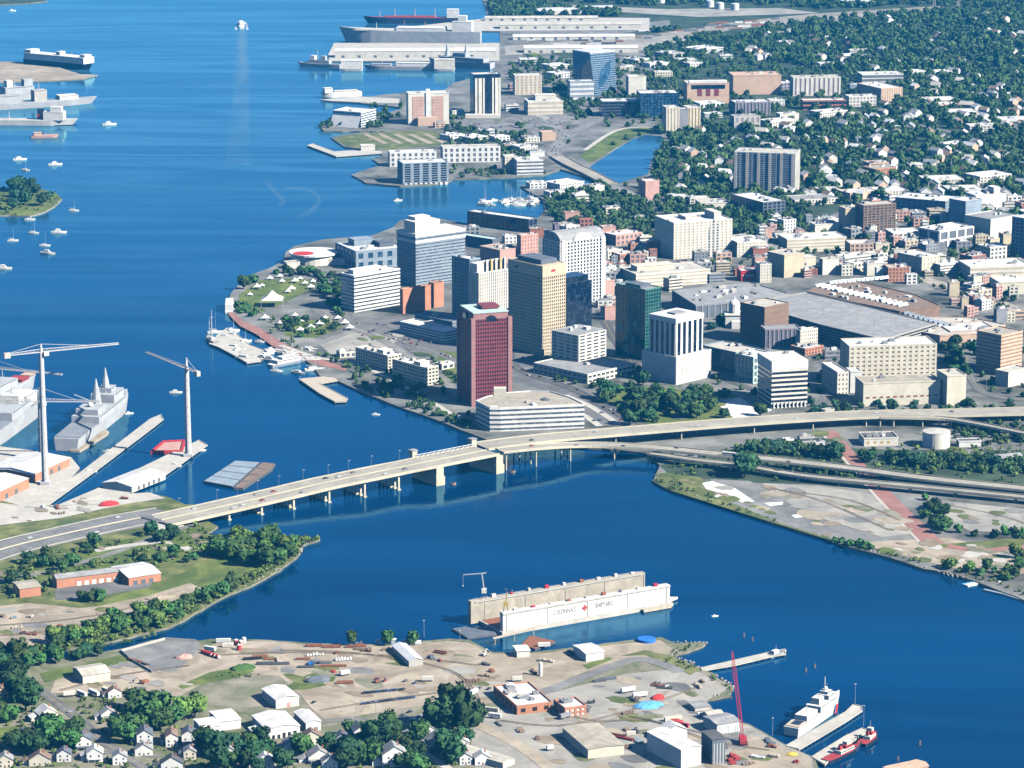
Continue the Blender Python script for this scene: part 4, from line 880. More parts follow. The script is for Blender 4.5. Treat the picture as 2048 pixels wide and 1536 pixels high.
for k in range(16):
    for (x0, y0, dx, dy) in ((1640, 572, 11, 2.6), (1668, 566, 9, -.8)):
        if dy < 0 and k > 11: continue
        p = at(x0 + dx * k, y0 + dy * k, LAND + 18.2); m = MB(); d_ = Vector((.8, .6, 0)); n_ = Vector((-.6, .8, 0)); a = p - d_ * 8; c_ = p + d_ * 8
        m.add([a - n_ * 2.4, c_ - n_ * 2.4, c_ + n_ * 2.4, a + n_ * 2.4, a + Vector((0, 0, 3.2)), c_ + Vector((0, 0, 3.2))], [(0, 1, 5, 4), (2, 3, 4, 5), (1, 2, 5), (3, 0, 4), (3, 2, 1, 0)])
        m.build('skylight', 'metal_roof' if k % 3 else 'mint', t)
plan('mall_annex', 'pale roofed mall annex with a blue skylight row', [(1772, 652), (1830, 634), (1940, 636), (2010, 650), (1960, 668), (1880, 672)], 15, 'peach', 'roof_cream', units=14)
t = bpy.data.objects['mall_annex']
for k in range(9):
    p = at(1812 + k * 10, 628 + k * 3.0, LAND + 15.2); m = MB(); m.obox(p, Vector((.8, .6, 0)), Vector((-.6, .8, 0)), 9, 3, p.z, p.z + 3); m.build('skylight', 'blue_grey', t)
B('garage_end', 'white parking garage end with dark slots under the mall deck', 1762, 1772, 1880, 694, 672, 12, 'pale_concrete', 'black', (4, .5, 12, .3, .4), depth=16, roof='roof_grey', units=0)

# blocks beyond the mall
B('cream_hotel', 'tall cream hotel slab with a gabled bay and dark flank', 1323, 1347, 1463, 519, 447, 22, 'ivory', 'tan', (3.6, .5, 6, .45, .4), depth=60, roof='roof_white', units=4, pent=[(.8, .4, .12, .5, 9, 'ivory'), (.4, .5, .2, .4, 4, 'ivory')])
t = bpy.data.objects['cream_hotel']; N, u, v, W, D = rect(1323, 1347, 1463, 519, 22, depth=60)
m = MB(); e = N + u * W * .68 - v * .4; hh = hz(N, 456) - LAND; m.add([e - u * 10 + Vector((0, 0, 0)), e + u * 10, e + u * 10 + Vector((0, 0, hh - 2)), e + u * 0 + Vector((0, 0, hh + 8)), e - u * 10 + Vector((0, 0, hh - 10))] + [p + v * 2 for p in (e - u * 10, e + u * 10)], [(0, 1, 2, 3, 4)]); m.build('glazed_bay', 'grey_glass', t)
B('white_garage', 'white banded parking garage below the cream hotel', 1254, 1272, 1420, 578, 550, 22, 'ivory', 'tan', bands(4.2, .6), depth=50, roof='roof_cream', units=2, pent=[(.35, .6, .5, .4, 6, 'cream')])
B('tan_twin', 'tan apartment slab with a blank lit end wall', 1681, 1690, 1724, 470, 418, 22, 'tan', 'tan', (3.6, .6, 0, 0, .3), depth=20, roof='roof_cream', units=2)
B('tan_twin', 'dark faced apartment slab joined to the tan one', 1716, 1726, 1790, 474, 412, 22, 'brown', 'glass', (3.6, .4, 6, .3, .4), depth=24, roof='roof_cream', units=2)
t, N, u, v, W, D, h = B('lagoon_apartments', 'long blue grey apartment tower with pale vertical fins near the lagoon', 1467, 1588, 1598, 388, 309, 76, 'blue_grey', 'grey_glass', (3.2, .4, 9, .2, .8), roof='roof_cream', units=3)
for k in range(6):
    m = MB(); m.obox(N + v * D * (k / 5 * .94 + .03) - u * .8, v, u, 4, 2.2, LAND, LAND + h + 1); m.build('stair_fin', 'pale_concrete', t)
m = MB(); m.obox(N + u * W * .5 - v * .4, u, v, W + .8, .8, LAND, LAND + h + .8); m.build('end_wall', 'cream', t)
B('pink_block', 'small pink tower block with dark flank beside the lagoon trees', 1277, 1291, 1318, 400, 364, 30, 'pink', 'pink', (3.4, .7, 0, 0, .3), roof='roof_white', units=1)

# waterfront museum, ferry terminal and pier houses
c = at(628, 524); t = thing('round_pavilion', 'round white flat topped pavilion with a red patch on the roof', 'building', (c.x, c.y, LAND)); m = MB(); m.tube((c.x, c.y, LAND), (c.x, c.y, LAND + 12), 30, 30, 28); m.build('wall', 'ivory', t)
m = MB(); m.tube((c.x, c.y, LAND + 12), (c.x, c.y, LAND + 14), 33, 33, 28); m.build('roof', 'white', t); m = MB(); m.tube((c.x - 13, c.y - 13, LAND + 14), (c.x - 13, c.y - 13, LAND + 14.2), 14, 14, 16); m.build('roof_patch', 'red', t); block([c + Vector((-33, -33, 0)), c + Vector((33, -33, 0)), c + Vector((33, 33, 0)), c + Vector((-33, 33, 0))])
m = MB(); m.box(c.x + 34, c.y - 14, 30, 16, LAND, LAND + 8); m.build('entrance_wing', 'ivory', t)
B('maritime_museum', 'large pale blue grey museum with stepped roof on the waterfront', 680, 712, 808, 540, 504, 25, 'blue_grey', 'blue_glass', (14, .4, 14, .5, .6), depth=70, roof='roof_white', units=8, pent=[(.4, .7, .4, .3, 8, 'blue_grey'), (.75, .4, .3, .3, 6, 'slate')])
B('park_kiosk', 'small pale kiosk beside the round pavilion', 570, 574, 600, 538, 527, 20, 'ivory', depth=14, roof='roof_grey', units=0)
B('ferry_terminal', 'long dark ferry terminal with a pale roof over the water', 935, 1058, 1074, 466, 440, 52, 'slate', 'navy_glass', (9, .12, 9, .12, .3), roof='roof_white', units=2)
B('copper_hall', 'dark hall with a green copper roof behind the ribbed tower', 915, 985, 1000, 500, 480, 50, 'slate', 'slate', (6, .3, 6, .3, .3), roof='copper_green', units=1)
B('brick_church', 'tall pink brick block with white cornice beside the pediment tower', 1034, 1042, 1076, 524, 472, 35, 'pink', 'brick', (5, .6, 5, .6, .3), roof='roof_white', units=2)
B('brick_row', 'low pink brick row with pale roofs behind the tan tower', 960, 1000, 1040, 528, 502, 40, 'pink', roof='roof_tan', units=6)
B('brick_pavilion', 'pink brick building with white roof above the parking garage', 1205, 1232, 1284, 492, 472, 35, 'pink', 'slate', (7, .4, 8, .5, .3), roof='roof_white', units=3)
B('dark_flank_block', 'low dark fronted long block with white roof edge beyond the cream hotel', 1462, 1526, 1570, 432, 406, 30, 'slate', 'navy_glass', (5, .3, 8, .3, .3), roof='roof_white', units=4)
B('cream_row', 'long cream office row behind the mall store', 1463, 1474, 1532, 515, 486, 18, 'ivory', 'tan', (4, .55, 5, .5, .3), depth=40, roof='roof_white', units=3)
B('cream_row', 'second cream office row stretching toward the tan apartments', 1566, 1574, 1692, 506, 480, 14, 'ivory', 'tan', (4, .5, 0, 0, .3), depth=40, roof='roof_white', units=4)
B('curved_cream_block', 'cream block with blank wall and dark flank behind the mall', 1534, 1568, 1608, 556, 512, 35, 'tan', roof='roof_cream', units=2)
B('red_store', 'small bright red shop front with white lettering in the old streets', 1478, 1482, 1518, 563, 543, 12, 'red', depth=20, roof='roof_white', units=1)
t = bpy.data.objects['red_store']; N, u, v, W, D = rect(1478, 1482, 1518, 563, 12, depth=20)
for k, (f_, w_) in enumerate(((.12, 2), (.3, 2.5), (.42, 2.5), (.54, 2.5), (.66, 2.5), (.88, 2))):
    m = MB(); m.obox(N + u * W * f_ - v * .1, u, v, w_, .25, LAND + 6, LAND + 8.4); m.build('sign_letter', 'white', t)
B('white_infill', 'narrow white building beside the bright red shop front', 1515, 1520, 1542, 566, 530, 15, 'ivory', 'tan', (4, .5, 4, .5, .3), depth=18, roof='roof_white', units=1)
B('east_white_block', 'large white office with blank bright wall and dark flank at the east blocks', 1928, 1980, 2036, 488, 440, 40, 'ivory', 'ivory', None, roof='roof_grey', units=2)
B('east_garage', 'white framed office with deep dark bays and rooftop plant', 1836, 1878, 1946, 500, 464, 38, 'white', 'slate', (10, .2, 16, .22, .8), roof='roof_white', units=6)
B('blue_shaded_slab', 'blue grey slab with a single dark window panel', 1897, 1930, 1962, 456, 404, 40, 'blue_grey', roof='roof_white', units=2)
B('blue_shaded_slab', 'long low blue grey slab with pale roof in the east blocks', 1790, 1890, 1915, 436, 404, 62, 'blue_grey', 'slate', (5, .4, 8, .3, .3), roof='roof_white', units=6)  # the slab's blue shade is put into its wall colour
B('white_plant_block', 'white windowless block with twin towers in the east blocks', 1938, 1950, 2012, 426, 392, 20, 'white', depth=30, roof='roof_white', units=3, pent=[(.75, .5, .2, .6, 9, 'white')])
B('edge_block', 'shaded blue grey block at the east edge of the old town', 2022, 2060, 2090, 520, 440, 45, 'blue_grey', 'slate', (5, .4, 6, .3, .3), units=2)  # blue shade carried by the wall colour
B('corner_office', 'cream corner office with dark flank facing the wide avenue', 1795, 1843, 1878, 552, 516, 38, 'cream', 'tan', (6, .3, 7, .3, .4), roof='roof_white', units=3)
B('avenue_store', 'long low cream building along the wide avenue', 1925, 1940, 2060, 562, 536, 10, 'ivory', 'tan', (6, .6, 0, 0, .3), depth=50, roof='roof_white', units=6)
B('avenue_store', 'second low cream building facing the avenue trees', 1985, 1998, 2100, 590, 566, 10, 'cream', depth=40, roof='roof_white', units=3)
B('peach_store', 'low peach building with pale roof in front of the beige tower', 1884, 1900, 1992, 690, 664, 12, 'peach', depth=45, roof='roof_white', units=3)
# ================================================================== the far shore: hospital quarter, condominiums, piers
t, N, u, v, W, D, h = B('harbour_tower', 'dark glass tower with pale vertical strips on the far point', 932, 947, 1001, 234, 150, 12, 'navy_glass', 'navy_glass', (4, .2, 0, 0, .2), depth=30, roof='roof_white', units=2)
for k, (f_, w_) in enumerate(((.1, 4), (.25, 6), (.38, 3), (.72, 3), (.86, 6), (.97, 3))):
    m = MB(); m.obox(N + u * W * f_ - v * .5, u, v, w_, 1.4, LAND, LAND + h * .92); m.build('balcony_strip', 'ivory', t)
m = MB(); m.box(N.x + 16, N.y - 8, 60, 12, LAND, LAND + 6); m.build('podium', 'ivory', t)
t, N, u, v, W, D, h = B('pink_condominium', 'cream condominium with two pink panelled faces on the far point', 808, 817, 898, 250, 188, 10, 'ivory', depth=26, roof='roof_white', units=2)
for f0, f1 in ((.1, .38), (.58, .86)):
    m = MB(); m.obox(N + u * W * (f0 + f1) / 2 - v * .15, u, v, W * (f1 - f0), .5, LAND + 5, LAND + h - 5); pn = m.build('brick_panel', 'pink', t)
    for k in range(8):
        m = MB(); m.obox(N + u * W * (f0 + f1) / 2 - v * .45, u, v, W * (f1 - f0) * .92, .3, LAND + 7 + k * (h - 12) / 8, LAND + 9 + k * (h - 12) / 8); m.build('balcony', 'peach', pn)
m = MB(); m.obox(N + u * W * .48 - v * .6, u, v, W * .1, 2.4, LAND, LAND + h + 8); m.build('stair_tower', 'white', t)
m = MB(); m.obox(N + u * W * .45 - v * 10, u, v, W * .5, 14, LAND, LAND + 14); m.build('entrance_block', 'peach', t)
t, N, u, v, W, D, h = B('terraced_office', 'white office with sloping banded front at the tip of the point', 666, 722, 752, 255, 226, 62, 'white', 'blue_glass', bands(4.2, .5), roof='roof_white', units=1)
m = MB(); p_ = [N, N + v * D, N + v * D - u * 10, N - u * 10]; m.add([(p_[0].x, p_[0].y, LAND + h * .8), (p_[1].x, p_[1].y, LAND + h * .8), (p_[2].x, p_[2].y, LAND), (p_[3].x, p_[3].y, LAND)], [(0, 1, 2, 3)]); m.build('sloped_glazing', 'white', t)
t, N, u, v, W, D, h = B('pier_condominium', 'dark glass condominium with white columns standing over the water', 790, 806, 896, 370, 328, 14, 'blue_grey', 'navy_glass', (3.6, .25, 15, .35, 1.2), depth=34, roof='roof_white', units=2, z0=1.0)
for k in range(9):
    m = MB(); m.obox(N + u * W * (k + .5) / 9 - v * 3, u, v, 4, 5, -2, 3.2); m.build('boat_slip', 'white', t)
B('white_apartments', 'long white apartment row with dark arched gaps behind the pier condominium', 764, 780, 872, 334, 306, 8, 'white', 'slate', (7, .35, 9, .55, .6), depth=24, roof='roof_white', units=3)
B('white_apartments', 'second white apartment row farther along the inlet', 876, 886, 1000, 326, 296, 8, 'white', 'slate', (7, .35, 9, .55, .6), depth=26, roof='roof_cream', units=3)
B('inlet_flats', 'pale yellow flats beside the white banded inlet office', 1002, 1010, 1034, 344, 314, 12, 'cream', 'tan', (4, .5, 6, .4, .3), depth=20, roof='roof_white', units=0)
B('inlet_office', 'small white banded office at the inlet mouth', 1028, 1034, 1086, 350, 322, 10, 'white', 'grey_glass', bands(5, .55), depth=34, roof='roof_white', units=3)
# angular blue glass medical building
N = at(1190, 192); u = Vector((math.cos(R(38)), math.sin(R(38)), 0)); v = Vector((-math.sin(R(38)), math.cos(R(38)), 0)); h = hz(N, 108) - LAND
W, D = run(N, u, 1232), run(N, v, 1148)
t = thing('blue_glass_hall', 'angular blue glass tower with slanted facets in the hospital quarter', 'building', (N.x, N.y, LAND)); block([N, N + u * W, N + u * W + v * D, N + v * D], 2)
P_ = [N, N + u * W, N + u * W + v * D, N + v * D]; T_ = [p + Vector((0, 0, h)) for p in (N - u * 6 + v * 8, N + u * W + v * 4, N + u * W + v * D, N + v * D - u * 4)]
m = MB(); m.add(P_ + T_, [(4, 5, 6, 7), (0, 1, 5, 4), (1, 2, 6, 5), (2, 3, 7, 6), (3, 0, 4, 7)]); m.build('glazing', 'blue_glass', t)
m = MB()
for k in range(20):
    f_ = (k + .5) / 20; a = P_[3].lerp(T_[3], f_); c_ = P_[0].lerp(T_[0], f_); e = P_[1].lerp(T_[1], f_)
    for s_, e_, n_ in ((a, c_, -u), (c_, e, -v)):
        m.add([s_ + n_ * .5, e_ + n_ * .5, e_ + n_ * .5 + Vector((0, 0, 1.3)), s_ + n_ * .5 + Vector((0, 0, 1.3))], [(0, 1, 2, 3)])
tag(m.build('facade', 'blue_grey', t), kind='stuff')
m = MB(); m.add([p + Vector((0, 0, .2)) for p in T_] + [p + Vector((0, 0, 2.4)) for p in T_], [(4, 5, 6, 7), (0, 1, 5, 4), (1, 2, 6, 5), (2, 3, 7, 6), (3, 0, 4, 7)]); m.build('roof', 'metal_roof', t)
B('clinic', 'white blue block in front of the angular glass tower', 1134, 1140, 1188, 202, 164, 10, 'blue_grey', 'white', (8, .5, 0, 0, .3), depth=24, roof='roof_white', units=2)
B('clinic', 'cream windowless block beside the angular glass tower', 1250, 1257, 1292, 194, 154, 10, 'ivory', depth=24, roof='roof_white', units=2)
B('hospital_glass_wing', 'wide dark blue glass hospital wing with curved white roof', 1272, 1280, 1357, 236, 188, 6, 'navy_glass', 'blue_glass', (5, .15, 6, .1, .2), depth=44, roof='roof_white', units=6)
B('hospital_glass_wing', 'low dark glass wing before the curved roof hospital', 1196, 1204, 1280, 234, 204, 6, 'slate', 'navy_glass', (5, .2, 0, 0, .3), depth=40, roof='roof_white', units=2)
t, N, u, v, W, D, h = B('pink_hospital', 'pink hospital front with three dark red window bays', 1369, 1374, 1458, 208, 168, 6, 'peach', depth=44, roof='roof_white', units=3)
for f_ in (.3, .5, .7):
    m = MB(); m.obox(N + u * W * f_ - v * .15, u, v, 8, .5, LAND + 14, LAND + 32); m.build('window_bay', 'granite', t)
m = MB(); m.obox(N + u * W * .5 - v * .2, u, v, W * .8, .6, LAND + h - 9, LAND + h - 2); m.build('glazed_band', 'navy_glass', t)
m = MB(); m.obox(N + u * W * .5 + v * 8, u, v, W * .9, 10, LAND + h + 1, LAND + h + 5); m.build('canopy', 'white', t)
B('pink_hospital_wing', 'long pink hospital wing with a glazed gable', 1456, 1466, 1562, 190, 152, 6, 'peach', depth=50, roof='peach', units=5)
B('yellow_towers', 'pale yellow apartment pair with a grey recess by the lagoon', 1326, 1332, 1358, 268, 216, 12, 'cream', 'tan', (60, .03, 6, .6, .4), depth=26, roof='roof_white', units=1)
B('yellow_towers', 'pale yellow ribbed apartment wing with golden strips', 1368, 1374, 1400, 258, 216, 12, 'cream', 'gold', (60, .03, 6, .6, .6), depth=26, roof='roof_white', units=1)
B('grey_link', 'grey recessed link between the pale yellow apartment towers', 1352, 1356, 1376, 262, 219, 12, 'grey', depth=16, roof='roof_white', units=0)
B('ribbed_hospital', 'mauve ribbed hospital block above the lagoon trees', 1446, 1470, 1540, 232, 206, 12, 'purple_grey', 'slate', (50, .06, 6, .4, .8), depth=34, roof='roof_white', units=4)
B('grey_hospital', 'pale grey stepped hospital block below the mauve ribbed one', 1448, 1468, 1520, 262, 234, 12, 'pale_concrete', 'purple_grey', (14, .3, 9, .5, .4), depth=24, roof='roof_grey', units=2)
B('cream_hospital', 'cream hospital tower with grey vertical recesses', 1580, 1586, 1680, 192, 156, 6, 'ivory', 'purple_grey', (60, .06, 9, .6, .6), depth=30, roof='roof_cream', units=5)
B('brick_wing', 'low brick and navy wing below the cream hospital', 1600, 1606, 1692, 220, 202, 6, 'brick', 'navy_glass', (9, .4, 0, 0, .3), depth=26, roof='roof_white', units=3)
B('school_block', 'pale pink block with ribbed wall at the hospital edge', 1714, 1762, 1804, 204, 178, 26, 'peach', 'tan', (14, .2, 5, .6, .4), roof='roof_white', units=3)
B('school_block', 'white low block with dark roof shadows beyond the hospital', 1718, 1724, 1806, 172, 150, 8, 'ivory', 'slate', (8, .3, 0, 0, .3), depth=40, roof='roof_white', units=4)
B('school_block', 'cream banded block beside the ribbed pink one', 1690, 1698, 1752, 214, 194, 12, 'ivory', 'grey', (6, .4, 6, .4, .3), depth=26, roof='roof_white', units=3)
B('peach_flats', 'cream flats with a large pink panel near the cargo sheds', 1024, 1030, 1083, 190, 152, 8, 'cream', 'peach', (5, .4, 8, .5, .4), depth=26, roof='roof_white', units=2)
B('stepped_hotel', 'low cream stepped building on the far point', 1044, 1056, 1126, 230, 204, 10, 'ivory', 'tan', (7, .5, 0, 0, .3), depth=40, roof='roof_white', units=2, pent=[(.55, .6, .6, .5, 9, 'ivory')])
B('orange_house', 'small orange roofed building beside the curving avenue', 1078, 1084, 1112, 282, 266, 12, 'peach', depth=24, roof='peach', units=0)
B('white_storehouse', 'small white storehouse on the sandy waterfront lot', 716, 722, 750, 302, 292, 8, 'ivory', depth=14, roof='roof_white', units=0)
# cargo sheds and rail-yard buildings
LG = 'long white cargo sheds around the rail yard'
for xl, xn, xr, yb, yt, lab, dp in ((664, 670, 992, 116, 103, 'very long white transit shed filling the terminal pier', 34), (1042, 1048, 1276, 106, 97, 'long cream rail shed with a bright roof above the hospital quarter', 36),
        (990, 1000, 1282, 58, 50, 'long cream cargo shed at the head of the freighter pier', 34), (1020, 1026, 1270, 80, 74, 'long low pale shed between the rail tracks', 26),
        (960, 970, 1196, 42, 37, 'pinkish low warehouse beyond the cargo shed', 24)):
    shed('cargo_shed', lab, xl, xn, xr, yb, yt, 2, 'ivory', 'roof_white' if yb > 60 else 'roof_cream', 'u', 4, depth=dp, panels=10, group=LG, doors=[(.05 + .1 * k, 6, 5) for k in range(9)])
for x, y in ((1322, 6), (1420, 14), (1440, 18), (1470, 20)):
    c = at(x, y); t = thing('storage_tank', 'white storage tank beside the far tracks', 'tank', (c.x, c.y, LAND), 'white tanks by the far tracks'); m = MB(); m.tube(c, c + Vector((0, 0, 14)), 9, 9, 16); m.build('wall', 'white', t)
    m = MB(); m.tube(c + Vector((0, 0, 14)), c + Vector((0, 0, 16)), 9.2, 1, 16); m.build('roof', 'roof_white', t)
# round fuel tank beside the viaduct
c = at(1872, 892); r_ = 14; hh = hz(c, 862) - LAND; t = thing('round_tank', 'large round white water tank beneath the viaduct', 'tank', (c.x, c.y, LAND)); block([c + Vector((-16, -16, 0)), c + Vector((16, -16, 0)), c + Vector((16, 16, 0)), c + Vector((-16, 16, 0))])
m = MB(); m.tube(c, c + Vector((0, 0, hh)), r_, r_, 32); m.build('wall', 'ivory', t, smooth=False)
m = MB(); m.tube(c + Vector((0, 0, hh)), c + Vector((0, 0, hh + 1.6)), r_ + .25, .5, 32); m.build('roof', 'pale_concrete', t)
m = MB()
for k in range(14): m.bar(c + Vector((-r_ * .4 - .3, -r_ * .92 - .3, 1 + k * hh / 14)), c + Vector((-r_ * .4 + .3, -r_ * .92 - .5, 1 + k * hh / 14)), .1)
m.build('ladder', 'grey', t)
t, N, u, v, W, D, h = B('pump_house', 'low white building with dark roof and four round windows near the water tank', 1722, 1728, 1796, 893, 878, 6, 'ivory', depth=26, roof='roof_dark', units=5)
for k in range(4):
    m = MB(); m.tube(N + u * W * (.12 + .2 * k) + Vector((0, 0, h * .5)) - v * .1, N + u * W * (.12 + .2 * k) + Vector((0, 0, h * .5)) + v * .1, 1.6, 1.6, 10); m.build('round_window', 'gold', t)
B('switch_cabin', 'small white cabin with dark roof strip east of the round tank', 1914, 1918, 1962, 895, 884, 6, 'white', depth=12, roof='roof_dark', units=0)
shed('yard_shed', 'grey shed with bright yellow white gable near the east ramp', 1990, 1996, 2046, 930, 918, 20, 'ivory', 'roof_grey', 'u', 2.5, depth=14)

# ------------------------------------------------------------------ other town blocks, listed by place (columns, row, height)
RB = random.Random(21)
GR = 'flat roofed blocks of the old town'
ZONES = [('by the repair ramp yard', [(1500, 860), (1700, 860), (1700, 910), (1500, 910)]), ('near the waterfront park', [(600, 620), (900, 620), (900, 760), (600, 760)]), ('at the inlet point', [(860, 215), (1100, 215), (1100, 330), (860, 330)]),
         ('beside the rail sheds', [(1000, 0), (1460, 0), (1460, 160), (1000, 160)]), ('by the inlet marina', [(1030, 360), (1300, 360), (1300, 450), (900, 480), (900, 440)]), ('in the hospital quarter', [(1380, 160), (1720, 160), (1720, 262), (1380, 262)]),
         ('among the north east trees', [(1460, 0), (2060, 0), (2060, 300), (1720, 300), (1460, 160)]), ('along the tree line behind the old town', [(1300, 300), (2060, 300), (2060, 400), (1300, 425)]),
         ('between civic slab and mall', [(1590, 680), (2060, 600), (2060, 780), (1590, 860)]), ('behind the cream hotel', [(1200, 420), (1640, 425), (1640, 500), (1200, 500)]), ('in the streets below the hotel', [(1180, 500), (1640, 500), (1640, 760), (1000, 760)]), ('in the east avenue blocks', [(1860, 380), (2060, 380), (2060, 620), (1860, 620)]), ('beyond the mall skylights', [(1600, 400), (1860, 380), (1860, 600), (1600, 600)]), ('in the old town', None)]
def low(x, yb, wpx, hm, wall, roof, a=None, label=None, st=None, dep=None, group=GR, name='town_block', units=None):
    a = RB.choice([8, 12, 18, 30, 40]) if a is None else a
    N = at(x, yb); u = Vector((math.cos(R(a)), math.sin(R(a)), 0)); v = Vector((-math.sin(R(a)), math.cos(R(a)), 0))
    W = wpx / pxm(yb) / math.cos(R(a)); D = dep or W * RB.uniform(.5, .9)
    foot = [N, N + u * W, N + u * W + v * D, N + v * D]
    if any(blocked(p.x, p.y) for p in [sum(foot, Vector()) / 4] + [N + u * W * .5 + v * D * .2]): return
    zone = next(zn for zn, pl in ZONES if pl is None or inside(x, yb, pl)); size = 'long' if W > 34 else 'small' if W < 17 else 'mid sized'; tall = 'low' if hm < 8.5 else 'two storey' if hm < 11 else 'taller'
    label = label or ('%s %s %%s roofed %%s block %s' % (size, tall, zone)) % ({'roof_white': 'white', 'roof_cream': 'cream', 'roof_grey': 'grey', 'roof_tan': 'tan', 'roof_brown': 'brown', 'roof_dark': 'dark'}[roof], {'white': 'white', 'cream': 'cream', 'ivory': 'pale cream', 'tan': 'tan', 'brick': 'brick red', 'pink': 'pink brick', 'peach': 'peach', 'grey': 'grey', 'blue_grey': 'blue grey', 'purple_grey': 'mauve', 'orange_brick': 'orange brick', 'pale_concrete': 'concrete', 'brown': 'brown'}[wall])
    st = st or RB.choice([None, (4, .5, 5, .5, .3), (4, .55, 0, 0, .3), (5, .4, 7, .4, .3)])
    building(name, label, foot, hm, wall, RB.choice(['glass', 'slate', 'grey_glass']), st, roof=roof, units=RB.randint(1, 5) if units is None else units, group=group, parapet=.8)
